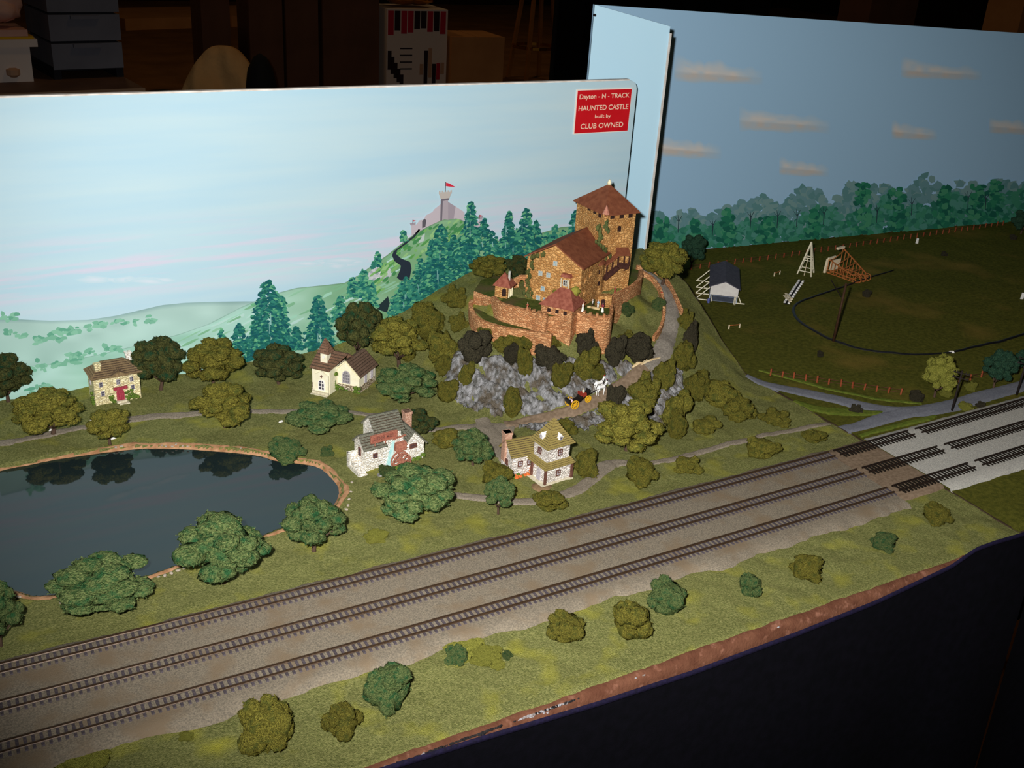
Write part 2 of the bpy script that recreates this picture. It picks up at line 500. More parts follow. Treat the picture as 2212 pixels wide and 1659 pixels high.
# ribbons (paths, roads) draped over the ground
def ribbon(name, pts, material, parent, hf, lift=.0008, nacross=6, jag=.0012, dn=10):
    """pts: (x, y, width)"""
    L = smooth_line(pts, dn); mb = MB(); n = len(L)
    for i, p in enumerate(L):
        a = L[max(i - 1, 0)]; b_ = L[min(i + 1, n - 1)]
        d = np.array([b_[0] - a[0], b_[1] - a[1]]); d /= (np.hypot(*d) + 1e-9); s = np.array([-d[1], d[0]])
        for j in range(nacross + 1):
            t = (j / nacross - .5) * p[2]
            if j in (0, nacross): t += RND.uniform(-jag, jag)
            q = p[:2] + s * t
            z = hf(q[0], q[1]) + (lift if 0 < j < nacross else -.0008)
            mb.v.append((q[0], q[1], z))
    k = nacross + 1
    for i in range(n - 1):
        for j in range(nacross):
            mb.f.append((i * k + j, i * k + j + 1, (i + 1) * k + j + 1, (i + 1) * k + j)[::-1])
    return mb.build(name, material, parent, smooth=True)
def rp(*l): return [(*tuple(G(a, b))[:2], w) for a, b, w in l]
ribbon('path', rp((-60, 965, .012), (60, 948, .012), (140, 930, .013), (215, 918, .012), (285, 904, .014), (415, 894, .013), (520, 887, .010), (610, 889, .010), (700, 890, .012), (770, 893, .011), (850, 905, .012), (930, 929, .011), (1000, 922, .013), (1070, 925, .026), (1110, 930, .030)), 'gravel', castle_ground, GH)
ribbon('path', rp((1040, 905, .016), (1060, 940, .030), (1095, 985, .026), (1130, 1020, .016)), 'gravel', castle_ground, GH, lift=.0012)
ribbon('path', rp((960, 1066, .009), (1020, 1074, .013), (1100, 1082, .014), (1180, 1080, .014), (1235, 1064, .016), (1275, 1038, .016), (1305, 1010, .020), (1330, 1000, .017), (1380, 1001, .010), (1440, 995, .010), (1520, 974, .010), (1600, 953, .010), (1700, 931, .009), (1790, 914, .009)), 'gravel', castle_ground, GH)
ribbon('carriage_road', rp((1090, 918, .014), (1150, 905, .013), (1200, 896, .013), (1245, 884, .014), (1300, 858, .014), (1350, 826, .014), (1385, 800, .016), (1410, 785, .018)), 'ballast_pad', castle_ground, GH, lift=.0015)
ribbon('castle_road', rp((1395, 795, .022), (1425, 770, .024), (1440, 735, .021), (1450, 700, .019), (1452, 660, .017), (1440, 628, .015), (1415, 603, .014), (1385, 587, .014)), 'castle_road', castle_ground, GH, lift=.0018)

# pond
mb = MB(); pl = [(p[0], p[1]) for p in PONDW]
mb.add([(p[0], p[1], -.0022) for p in pl], ears(pl))
pw = mb.build('pond_water', 'pond_water', castle_ground)
mb = MB(); n = len(PONDW); cen = PONDW.mean(0)
for i in range(n):
    a = PONDW[i - 1]; c = PONDW[(i + 1) % n]; d = c - a; d /= np.hypot(*d); s = np.array([d[1], -d[0]])
    if s @ (PONDW[i] - cen) < 0: s = -s
    o1 = .0055 + .004 * (vnoise(i * .35, 3.3) + .2) + RND.uniform(-.0006, .0006)
    for t, z in ((-.007, -.0075), (-.0025, -.0026), (.001, -.0008), (o1 * .6, .0012), (o1, .0004)):
        q = PONDW[i] + s * t; mb.v.append((q[0], q[1], z + (fbm(q[0] * 300, q[1] * 300, 2) * .0012 if z > -.001 else 0)))
for i in range(n):
    for j in range(4):
        i2 = (i + 1) % n; mb.f.append((i * 5 + j, i2 * 5 + j, i2 * 5 + j + 1, i * 5 + j + 1))
mb.build('pond_bank', 'bank_clay', castle_ground, smooth=True)

# rocky cliff below the castle
RP = [(955, 800), (985, 768), (1060, 772), (1150, 778), (1240, 782), (1340, 778), (1400, 792), (1470, 790), (1482, 850), (1440, 915), (1370, 930), (1300, 925), (1260, 935), (1190, 942), (1120, 930), (1150, 908), (1100, 903), (1000, 890), (958, 845)]
RPW = np.array([tuple(G(a, b))[:2] for a, b in RP])
x0, y0 = RPW.min(0) - .004; x1, y1 = RPW.max(0) + .004
ax_, ay_ = np.meshgrid(np.arange(x0, x1, .0011), np.arange(y0, y1, .0011), indexing='ij')
jx = ax_ + fbm(ax_ * 60, ay_ * 60, 2) * .010; jy = ay_ + fbm(ax_ * 60 + 9, ay_ * 60, 2) * .010
inside = inpoly(jx, jy, RPW)
rel = (1 - np.abs(fbm(ax_ * 90 + ay_ * 40, ay_ * 30, 5)) * 2.2) * .0055 + fbm(ax_ * 420, ay_ * 220, 3) * .0034
road_c = np.array([tuple(G(a, b))[:2] for a, b in ((1090, 918), (1150, 905), (1200, 896), (1245, 884), (1300, 858), (1350, 826), (1385, 800), (1410, 785), (1440, 740))])
dist = np.full(ax_.shape, 9.0)
for i in range(len(road_c) - 1):
    a, c = road_c[i], road_c[i + 1]; ab = c - a
    t = np.clip(((ax_ - a[0]) * ab[0] + (ay_ - a[1]) * ab[1]) / (ab @ ab), 0, 1)
    dist = np.minimum(dist, np.hypot(ax_ - a[0] - t * ab[0], ay_ - a[1] - t * ab[1]))
rz_ = hill(ax_, ay_) + np.where(inside, rel, -.002) * sstep(dist, .005, .013) - .0012 * (1 - sstep(dist, .005, .013))
grid_mesh('rock_face', ax_, ay_, rz_, 'rock', castle_ground, mask=inside | np.roll(inside, 1, 0) | np.roll(inside, 1, 1), smooth=False)

# roadbed
def bend(x): return 0.0185 * (x + 0.3) ** 2 - 0.0025
TY = {'blue': 0.1778, 'yellow': 0.1397, 'red': 0.1016}
def edge_strip(name, x0, x1, ya, yb, z, material, parent, jag, step=.004, thick=.004):
    xs = np.arange(x0, x1 + step / 2, step); mb = MB()
    for i, x in enumerate(xs):
        e0 = jag * (vnoise(x * 28, 2.2) * 2.2 + vnoise(x * 130, 8.0) * .6); e1 = jag * .35 * (vnoise(x * 40, 12.2) * 2 + vnoise(x * 150, 4.0))
        bd = bend(x)
        for y, zz in ((ya + e0 - .003, z - thick), (ya + e0, z - .0004), (ya + .012, z), ((ya + yb) / 2, z), (yb - .008, z), (yb + e1, z - .0004), (yb + e1 + .003, z - thick)):
            mb.v.append((x, y + bd, zz))
    for i in range(len(xs) - 1):
        for j in range(6): mb.f.append((i * 7 + j, (i + 1) * 7 + j, (i + 1) * 7 + j + 1, i * 7 + j + 1))
    return mb.build(name, material, parent, smooth=True)
edge_strip('ballast', XL, -.060, .0775, .1885, .0030, 'ballast_brown', castle_ground, .005)
edge_strip('ballast', -.060, -.0015, .088, .1890, .0026, 'ballast_pad', castle_ground, .002)

# fascia and drape
mb = MB(); xs = np.arange(XL, .0001, .004)
for x in xs:
    t = .0014 * vnoise(x * 150, 1.0) + .0012 * vnoise(x * 30, 4)
    for y, z in ((.004, -.004), (-.004 + t, .0004 + t), (-.0075 + t, -.003 + t), (-.009 + t * .7, -.010), (-.0095, -.018), (-.0095, -.075)): mb.v.append((x, y, z))
for i in range(len(xs) - 1):
    for j in range(5): mb.f.append((i * 6 + j, i * 6 + j + 1, (i + 1) * 6 + j + 1, (i + 1) * 6 + j))
fa = mb.build('fascia', 'fascia_brown', castle_ground, smooth=True)
def chips(name, material, spots, seed):
    r = random.Random(seed); mb = MB()
    for (px, py, n, sx, sy) in spots:
        for k in range(n):
            q = Y(px + r.gauss(0, sx), py + r.gauss(0, sy), -.0105)
            z = min(max(q.z, -.045), -.0015); y = -.0102 if z < -.008 else -.0085 + (z + .008) * .3
            rr = r.uniform(.0006, .0022); nn = 7
            P = [(q.x + rr * r.uniform(.5, 1.5) * math.cos(2 * PI * i / nn), y - .0002, z + .75 * rr * r.uniform(.4, 1.2) * math.sin(2 * PI * i / nn)) for i in range(nn)]
            mb.add(P + [(q.x, y - .0012, z)], [(i, (i + 1) % nn, nn) for i in range(nn)])
    return mb.build(name, material, fa)
chips('chipped_patch', 'chipped_black', [(1040, 1565, 40, 26, 10), (1010, 1580, 26, 22, 8), (1190, 1500, 26, 26, 10), (1230, 1495, 16, 16, 8), (940, 1600, 16, 10, 6), (880, 1625, 20, 26, 7), (1000, 1590, 20, 30, 6)], 3)
chips('chipped_patch', 'chipped_white', [(1165, 1535, 26, 18, 8), (1200, 1522, 20, 20, 6), (835, 1637, 8, 7, 4), (1145, 1548, 10, 10, 6)], 5)
chips('chipped_patch', 'chipped_white', [(1400, 1430, 2, 8, 3), (1690, 1316, 1, 16, 3), (925, 1590, 2, 5, 3)], 6)
# clamp plate at the module corner
mb = MB(); a = Y(2132, 1160, -.012); c = Y(2170, 1168, -.012)
mb.b2((a.x - .002, -.0125, -.020), (-.001, -.0095, .0005)); cl = mb.build('corner_plate', 'chipped_black', castle_ground)
mb = MB(); mb.tube([(a.x + .006, -.0124, -.010), (a.x + .006, -.0145, -.010)], .0022, 8); mb.build('plate_bolt', 'chipped_white', castle_ground)

SK = [(600, 1730), (840, 1653), (1049, 1588), (1290, 1516), (1500, 1447), (1719, 1366), (1892, 1297), (2053, 1221), (2108, 1183), (2150, 1168), (2212, 1150), (2400, 1090)]
skw = [(lambda q: (q.x, q.z))(Y(a, b, -.014)) for a, b in SK]
skw = [(XL, -.034)] + skw + [(.6, -.012)]
sx_ = np.array([p[0] for p in skw]); sz_ = np.array([p[1] for p in skw]); od = np.argsort(sx_); sx_, sz_ = sx_[od], sz_[od]
def skirt(name, x0, x1, label):
    r = empty(name, ((x0 + x1) / 2, -.014, -1.02)); mb = MB(); hb = MB(); xs = np.arange(x0, x1, .006); zz = np.linspace(0, 1, 14)
    ox, oy, oz = r.location
    for x in xs:
        zt = float(np.interp(x, sx_, sz_))
        for k in zz:
            z = zt * (1 - k) + (-1.02) * k
            fold = (.012 * math.sin(x * 26 + 1.3 * math.sin(x * 9)) + .006 * vnoise(x * 30, k * 2)) * min(1, k * 2.2) - .03 * k
            mb.v.append((x - ox, -.014 + fold - oy, z - oz))
        for dy, dz in ((0, .0006), (-.0016, 0), (-.0018, -.0026), (-.0004, -.0034)): hb.v.append((x - ox, -.0142 + dy - oy, zt + dz - oz))
    for i in range(len(xs) - 1):
        for j in range(13): mb.f.append((i * 14 + j, i * 14 + j + 1, (i + 1) * 14 + j + 1, (i + 1) * 14 + j))
        for j in range(3): hb.f.append((i * 4 + j, i * 4 + j + 1, (i + 1) * 4 + j + 1, (i + 1) * 4 + j))
    mb.build('cloth', 'drape', r, smooth=True); hb.build('hem', 'drape_hem', r, smooth=True)
    tag(r, label, 'table skirt', 'dark table skirts hung along the layout front')
skirt('table_skirt', XL, .010, 'long dark navy cloth skirt hanging below the brown castle module edge')
skirt('table_skirt', .012, .6, 'dark navy cloth skirt below the far right module corner')

# ------------------------------------------------------------------ neighbouring module on the right
def GR(x, y): return float(fbm(np.array([x * 40.]), np.array([y * 40.]), 3)[0]) * .0012
rx, ry = np.meshgrid(np.arange(.0012, 1.25, .006), np.arange(.006, .80, .006), indexing='ij')
rz2 = fbm(rx * 40, ry * 40, 3) * .0012 + .00012
rz2[:, 0] = -.004
right_ground = grid_mesh('ground', rx, ry, rz2, 'turf_dark')
tag(right_ground, 'dark green field of the neighbouring module with road and oval strip', kind='structure')
mb = MB(); mb.b2((.0012, .004, -.09), (1.25, .80, -.004)); mb.build('module_frame', 'wood_under', right_ground)
edge_strip('ballast', .0005, 1.2, .081, .1905, .0030, 'ballast_grey', right_ground, .0025)
def rz0(*l): return [(*tuple(Z(a, b))[:2], w) for a, b, w in l]
ribbon('road', rz0((1612, 812, .010), (1660, 832, .020), (1720, 845, .026), (1800, 862, .028), (1880, 880, .028), (1960, 890, .030), (2040, 880, .030), (2120, 858, .028), (2200, 836, .026), (2300, 806, .026), (2420, 770, .026)), 'asphalt', right_ground, GR, jag=.0003, lift=.001)
ribbon('road', rz0((1820, 930, .020), (1870, 917, .022), (1920, 900, .026), (1970, 890, .026), (2010, 884, .02)), 'asphalt', right_ground, GR, jag=.0003, lift=.0012)
ribbon('verge', rz0((1640, 800, .006), (1720, 822, .008), (1800, 843, .008), (1900, 862, .008), (1990, 872, .006)), 'turf_bright', right_ground, GR, lift=.0010)
ribbon('verge', rz0((1715, 868, .010), (1770, 885, .020), (1830, 890, .022), (1890, 892, .012), (1905, 890, .004)), 'turf_bright', right_ground, GR, lift=.0014)
ribbon('verge', rz0((1855, 944, .006), (1930, 922, .009), (2000, 906, .009), (2020, 900, .004)), 'turf_bright', right_ground, GR, lift=.0016)
# black oval strip laid in the field
OV = [(1930, 585), (1880, 600), (1830, 617), (1780, 634), (1735, 650), (1718, 660), (1714, 672), (1722, 690), (1745, 708), (1775, 725), (1800, 737), (1850, 752), (1900, 761), (1950, 766), (2000, 767), (2050, 763), (2100, 751), (2160, 738), (2212, 722), (2320, 690)]
WO = [.0012, .0022, .003, .0036, .004, .0045, .005, .005, .005, .005, .005, .0045, .004, .003, .002, .003, .0045, .005, .005, .005]
mat('strip_black', S(14, 14, 16), S(26, 26, 28), 500, 0.45, 0.2, 900, 0.4)
ribbon('oval_strip', [(*tuple(Z(a, b))[:2], w) for (a, b), w in zip(OV, WO)], 'strip_black', right_ground, GR, jag=.0002, lift=.0018, nacross=4)

# ------------------------------------------------------------------ tracks: every tie is a piece of its own
mt = MB(); mt.box((0, 0, 0), (.0021, .0165, .0016), taper=.9)
TIE = mt.mesh('tie'); TIE.materials.append(MATS['tie'])
TIEB = mt.mesh('tie'); TIEB.materials.append(MATS['tie_black'])
TIEN = mt.mesh('tie'); TIEN.materials.append(MATS['chipped_white'])
PITCH_T = .00465
def track(name, x0, x1, y, zbase, tie_me, railmat, label, skip=0.0):
    r = empty(name, ((x0 + x1) / 2, y, zbase)); o = r.location
    n = int((x1 - x0 - 2 * skip) / PITCH_T)
    for i in range(n):
        x = x0 + skip + (i + .5) * PITCH_T
        sl = math.atan(2 * .0185 * (x + .3))
        shared('tie', tie_me, r, (x - o.x + RND.uniform(-.0002, .0002), y + bend(x) - o.y, -.0001), sl + RND.uniform(-.02, .02))
    for s in (-1, 1):
        mb = MB(); xs = np.arange(x0, x1 + .001, .01)
        prof = [(-.0007, .0014), (.0007, .0014), (.0003, .0019), (.0004, .0030), (-.0004, .0030), (-.0003, .0019)]
        for x in xs:
            for dy, z in prof: mb.v.append((x - o.x, y + bend(x) + s * .0045 + dy - o.y, z))
        for i in range(len(xs) - 1):
            for j in range(6): mb.f.append((i * 6 + j, (i + 1) * 6 + j, (i + 1) * 6 + (j + 1) % 6, i * 6 + (j + 1) % 6))
        mb.build('rail', railmat, r)
    return tag(r, label, 'railway track')
names = {'blue': 'rearmost', 'yellow': 'middle', 'red': 'front'}
near = {'blue': 'beside the pond grass', 'yellow': 'between the two others', 'red': 'nearest the brown edge'}
for k, y in TY.items():
    tag(track('railway_track', XL, -.056, y, .0030, TIE, 'rail', names[k] + ' long weathered track on brown ballast, ' + near[k]), group='tracks on the castle module')
    j0, j1 = (-.053, .064)
    tag(track('joiner_track', j0, j1, y, .0030, TIEB, 'rail_dark', names[k] + ' short black joiner track bridging the two modules', .004), group='joiner tracks')
    tag(track('railway_track', .068, .62, y, .0030, TIEB, 'rail_dark', names[k] + ' dark track on pale grey ballast of the right module', .006), group='tracks on the right module')
# ------------------------------------------------------------------ backdrop boards with their painted scenes
YB = 0.5986
def sky_mat(name, ca, cb, cpink, band=None):
    m = bpy.data.materials.new(name); m.use_nodes = True
    nt = m.node_tree; N = nt.nodes; L = nt.links; b = N['Principled BSDF']
    b.inputs['Roughness'].default_value = 0.5; b.inputs['Specular IOR Level'].default_value = 0.12
    tc = N.new('ShaderNodeTexCoord'); mp = N.new('ShaderNodeMapping'); mp.inputs['Scale'].default_value = (3.5, 3.5, 42)
    mp.inputs['Rotation'].default_value = (0, RAD(-1.5), 0)
    L.new(tc.outputs['Object'], mp.inputs[0])
    n = N.new('ShaderNodeTexNoise'); n.inputs['Scale'].default_value = 1.0; n.inputs['Detail'].default_value = 5
    L.new(mp.outputs[0], n.inputs['Vector'])
    r = N.new('ShaderNodeValToRGB'); r.color_ramp.elements[0].position = 0.32; r.color_ramp.elements[0].color = ca
    r.color_ramp.elements[1].position = 0.7; r.color_ramp.elements[1].color = cb
    L.new(n.outputs['Fac'], r.inputs['Fac']); col = r.outputs['Color']
    if band:
        sx = N.new('ShaderNodeSeparateXYZ'); L.new(tc.outputs['Object'], sx.inputs[0])
        # cloud streaks painted low in the sky: a band over z, thinning to the right
        rz = N.new('ShaderNodeValToRGB'); e = rz.color_ramp.elements
        mr = N.new('ShaderNodeMapRange'); mr.inputs['From Min'].default_value = 0; mr.inputs['From Max'].default_value = 0.3
        L.new(sx.outputs['Z'], mr.inputs['Value']); L.new(mr.outputs[0], rz.inputs['Fac'])
        e[0].position = band[0]; e[0].color = (0, 0, 0, 1); e[1].position = band[1]; e[1].color = (1, 1, 1, 1)
        e2 = e.new(band[2]); e2.color = (0, 0, 0, 1)
        mp2 = N.new('ShaderNodeMapping'); mp2.inputs['Scale'].default_value = (5, 5, 90); mp2.inputs['Rotation'].default_value = (0, RAD(-1.0), 0)
        L.new(tc.outputs['Object'], mp2.inputs[0])
        n2 = N.new('ShaderNodeTexNoise'); n2.inputs['Scale'].default_value = 1.4; n2.inputs['Detail'].default_value = 6
        L.new(mp2.outputs[0], n2.inputs['Vector'])
        r2 = N.new('ShaderNodeValToRGB'); r2.color_ramp.elements[0].position = 0.46; r2.color_ramp.elements[1].position = 0.62
        L.new(n2.outputs['Fac'], r2.inputs['Fac'])
        mm = N.new('ShaderNodeMath'); mm.operation = 'MULTIPLY'; L.new(rz.outputs['Color'], mm.inputs[0]); L.new(r2.outputs['Color'], mm.inputs[1])
        mx = N.new('ShaderNodeMix'); mx.data_type = 'RGBA'; L.new(mm.outputs[0], mx.inputs['Factor']); L.new(col, mx.inputs['A']); mx.inputs['B'].default_value = cpink
        col = mx.outputs['Result']
    L.new(col, b.inputs['Base Color'])
    MATS[name] = m
sky_mat('sky_left', S(176, 208, 224), S(190, 214, 222), S(206, 204, 222), (0.30, 0.42, 0.62))
SKYR = (166, 204, 234)
mat('sky_right', S(*SKYR))
mat('sky_wing', S(182, 220, 240), S(186, 222, 240), 8, 0.5)

mb = MB()
pts = [(XL, -.06), (-.0355, -.06), (-.0355, .288)] + [(-.0475 + .012 * math.cos(a), .2895 + .012 * math.sin(a)) for a in np.linspace(.2, PI / 2, 6)] + [(XL, .3015)]
mb.prism(pts, YB, YB + .005, 'y')
board = mb.build('backdrop_board', 'sky_left')
tag(board, 'pale blue painted backdrop board with hilltop castle behind the castle module', 'backdrop')
mb = MB(); mb.b2((XL, YB - .0004, .3012), (-.048, YB + .0056, .3028)); mb.build('board_edge', 'board_edge', board)

def on_left(px, py, off): q = Y(px, py, YB - off); return (q.x, q.y, q.z)
NR = (0.0745, 1.0)          # right board plane: y + 0.0745 x = 0.808
def on_right(px, py, off):
    d = ray(px, py); t = (0.808 - off - CAM[1] - .0745 * CAM[0]) / (d[1] + .0745 * d[0]); p = CAM + t * d
    return tuple(p)
class Paint:
    """flat brush work on a board; colours are the paint itself"""
    def __init__(self, on, base): self.on = on; self.mb = MB(); self.k = 0; self.base = base
    def o(self): self.k += 1; return self.base + self.k * 3.0e-6
    def poly(self, pts, col):
        off = self.o()
        self.mb.add([self.on(a, b, off) for a, b in pts], ears(pts), S(*col))
    def blob(self, x, y, rx, ry, col, r, rim=None, n=7, rot=0.0):
        off = self.o(); P = []
        for i in range(n):
            a = 2 * PI * i / n; k = r.uniform(.65, 1.25); dx = rx * k * math.cos(a); dy = ry * k * math.sin(a)
            P.append(self.on(x + dx * math.cos(rot) - dy * math.sin(rot), y + dx * math.sin(rot) + dy * math.cos(rot), off))
        c = S(*col); cr = S(*rim) if rim else c
        o = len(self.mb.v); self.mb.v += P + [self.on(x, y, off)]; self.mb.c += [cr] * n + [c]
        self.mb.f += [(o + i, o + (i + 1) % n, o + n) for i in range(n)]
    def field(self, top, bot, colf, step=7, rows=12):
        """colour-graded area between two px polylines, colf(px, py)"""
        xs = np.arange(top[0][0], top[-1][0] + 1, step); off = self.o(); o = len(self.mb.v)
        tx = [p[0] for p in top]; ty = [p[1] for p in top]; bx = [p[0] for p in bot]; by = [p[1] for p in bot]
        for x in xs:
            a = np.interp(x, tx, ty); b_ = np.interp(x, bx, by)
            for j in range(rows + 1):
                y = a + (b_ - a) * (j / rows) ** 1.3
                self.mb.v.append(self.on(x, y, off)); self.mb.c.append(S(*np.clip(colf(x, y, j / rows), 0, 255)))
        for i in range(len(xs) - 1):
            for j in range(rows): self.mb.f.append((o + i * (rows + 1) + j, o + i * (rows + 1) + j + 1, o + (i + 1) * (rows + 1) + j + 1, o + (i + 1) * (rows + 1) + j))
    def done(self, name, parent):
        return self.mb.build(name, 'paint', parent)
def n1(x, y, s=1.0): return float(vnoise(np.array([x * s]), np.array([y * s]))[0])

# far ridge
p = Paint(on_left, .00015)
FT = [(-60, 690), (0, 690), (45, 690), (110, 693), (190, 691), (250, 682), (290, 673), (350, 659), (400, 654), (460, 652), (530, 651), (640, 652)]
p.field(FT, [(-60, 900), (640, 900)], lambda x, y, t: np.array((172, 202, 196)) + np.array((-14, -2, -8)) * t + 26 * n1(x, y * 2, .02) + (np.array((-30, -28, -22)) if t < .004 else 0))
p.done('painted_far_ridge', board)
# castle hill and valley slopes
p = Paint(on_left, .0003)
HT = [(-60, 800), (0, 796), (120, 786), (230, 762), (330, 738), (390, 721), (450, 700), (520, 664), (580, 638), (640, 622), (700, 616), (745, 611), (775, 594), (800, 576), (835, 552), (870, 524), (892, 508), (926, 488), (955, 474), (985, 471), (1010, 480), (1040, 498), (1075, 520), (1110, 524), (1160, 506), (1210, 491), (1250, 487), (1275, 500), (1320, 530), (1340, 540)]
def hillcol(x, y, t):
    k = np.clip((x - 520) / 330, 0, 1)
    c = np.array((166, 206, 194)) * (1 - k) + np.array((124, 168, 126)) * k
    c = c + (np.array((30, 26, 34)) * max(0, n1(x + y * 1.6, y * 3, .018)) - np.array((46, 34, 46)) * max(0, -n1(x * .8 + y, y * 2.2 + 40, .02)))
    if t < .01: c = c * .8
    return c
p.field(HT, [(-60, 900), (700, 800), (1340, 700)], hillcol, step=6, rows=22)
r = random.Random(21)
for (xa, ya, xb, yb, n, s) in ((10, 716, 60, 730, 10, 7), (75, 735, 135, 728, 20, 7), (120, 720, 200, 706, 26, 8), (190, 704, 330, 690, 26, 7), (60, 795, 180, 778, 30, 8), (150, 770, 260, 750, 30, 8), (60, 845, 110, 830, 14, 8), (0, 682, 36, 682, 10, 6)):
    for k in range(n):
        t = r.random(); c = r.choice(((118, 176, 150), (130, 186, 160), (98, 162, 136)))
        p.blob(xa + (xb - xa) * t + r.gauss(0, 3), ya + (yb - ya) * t + r.gauss(0, s * .6), r.uniform(4, 10), r.uniform(3, 6), c, r, rot=-.2)
for k in range(150):   # dry-brush strokes over the slopes
    x = r.uniform(400, 880); y0 = np.interp(x, [q[0] for q in HT], [q[1] for q in HT]); y = y0 + r.uniform(8, 130)
    p.blob(x, y, r.uniform(12, 34), r.uniform(1.5, 3.5), r.choice(((142, 190, 160), (156, 204, 182), (178, 212, 204), (124, 176, 140))), r, rot=-.45)
p.poly([(796, 590), (812, 574), (832, 569), (842, 580), (846, 594), (836, 604), (818, 612), (800, 612), (792, 600)], (188, 196, 198))
for k in range(26): p.blob(r.uniform(800, 842), r.uniform(576, 608), r.uniform(3, 8), r.uniform(2, 4), r.choice(((206, 210, 212), (160, 168, 176), (196, 200, 206))), r, rot=-.7)
p.poly([(908, 512), (918, 504), (916, 520), (904, 526)], (186, 200, 196))
for k in range(110):   # grass strokes on the castle hill
    x = r.uniform(800, 1010); y0 = np.interp(x, [q[0] for q in HT], [q[1] for q in HT]); y = y0 + abs(r.gauss(0, 40)) + 5
    p.blob(x, y, r.uniform(4, 14), r.uniform(2, 4), r.choice(((86, 150, 82), (122, 176, 104), (70, 136, 84), (146, 190, 130))), r, rot=-.7)
p.done('painted_hills', board)
# road up the hill
p = Paint(on_left, .0018)
p.poly([(908, 496), (896, 512), (876, 528), (858, 541), (856, 549), (866, 558), (886, 566), (889, 580), (884, 606), (866, 606), (857, 600), (864, 584), (866, 574), (852, 564), (847, 552), (850, 543), (872, 526), (892, 510), (904, 495)], (38, 48, 60))
p.poly([(838, 640), (842, 655), (836, 675), (820, 670), (812, 664), (826, 652)], (36, 52, 56))
p.done('painted_road', board)
# painted castle
p = Paint(on_left, .0018)
WA, WB_, WC = (190, 180, 188), (158, 148, 158), (112, 106, 116)
p.poly([(953, 440), (938, 452), (934, 458), (920, 465), (916, 474), (906, 476), (900, 484), (893, 488), (892, 508), (925, 489), (953, 476)], WA)
p.poly([(968, 436), (1003, 458), (1004, 477), (985, 472), (968, 475)], WA)
p.poly([(968, 436), (984, 446), (980, 473), (968, 475)], WB_)
p.poly([(1022, 472), (1036, 480), (1034, 494), (1020, 490)], WA)
p.poly([(952, 432), (968, 431), (968, 475), (960, 474), (951, 477)], (170, 160, 168))
p.poly([(952, 432), (957, 432), (955, 476), (951, 477)], WC)
p.poly([(947, 416), (976, 414), (970, 430), (953, 433)], (186, 178, 172))
for k in range(5): x = 948 + k * 6.2; p.poly([(x, 412 - k * .3), (x + 3.4, 412 - k * .3), (x + 3.2, 418), (x, 418)], (186, 178, 172))
p.poly([(953, 430), (970, 428), (969, 432), (953, 435)], WC)
p.poly([(912, 478), (917, 472), (921, 476), (919, 490), (912, 493)], (92, 88, 96))
p.poly([(885, 482), (898, 480), (897, 486), (887, 487)], WB_); p.poly([(888, 487), (896, 486), (895, 506), (889, 509)], WA)
p.poly([(1031, 468), (1043, 466), (1042, 472), (1033, 474)], WB_); p.poly([(1034, 474), (1041, 473), (1040, 488), (1034, 492)], WA)
p.poly([(961.5, 393), (963, 393), (962.6, 414), (961.2, 414)], (50, 46, 60))
p.poly([(963.5, 394), (972, 397), (984, 404), (970, 403), (963.3, 402)], (206, 44, 66))
for fx, fy in ((892, 475), (1036, 464)): p.poly([(fx, fy), (fx + 7, fy + 2), (fx, fy + 4)], (190, 60, 70)); p.poly([(fx - .8, fy), (fx + .3, fy), (fx + .2, fy + 8), (fx - .8, fy + 8)], (60, 56, 66))
p.done('painted_castle', board)
# painted trees
DK = ((22, 84, 92), (30, 100, 98), (26, 92, 84), (44, 116, 104)); LT = ((70, 146, 116), (104, 172, 128), (52, 128, 112)); TR = ((190, 214, 214), (150, 190, 190))
def conifer(bx, by, ty, w, seed, mixl=.25, trunk=False):
    p = Paint(on_left, .0024 + .00012 * (seed % 7)); r = random.Random(seed); hgt = by - ty
    lean = lambda y: (bx - 765) / (by - 5220) * (y - by)
    n = int(hgt / 2.4)
    for i in range(n):
        t = (i + .5) / n; y = ty + hgt * t
        saw = .55 + .45 * ((t * max(4, hgt / 15)) % 1.0)
        half = w * .62 * (.10 + .90 * t ** .62) * saw * r.uniform(.85, 1.12)
        m_ = max(3, int(half / 2.0))
        for j in range(m_):
            s = r.choice((-1, 1)); d = half * r.random() ** .7
            col = r.choice(LT) if r.random() < mixl * (.5 + d / (half + 1)) else r.choice(DK)
            p.blob(bx + lean(y) + s * d, y + d * .22 + r.uniform(-2, 2), r.uniform(3.0, 6.5), r.uniform(2.0, 4.4), col, r, rot=s * .35)
    if trunk:
        for k in range(3):
            x = bx + r.uniform(-4, 4); y = by - hgt * r.uniform(.2, .7); p.poly([(x, y), (x + 1.1, y), (x + .6 + r.uniform(-2, 2), y + hgt * .16), (x - .4, y + hgt * .16)], (136, 186, 180))
    return p.done('painted_tree', board)
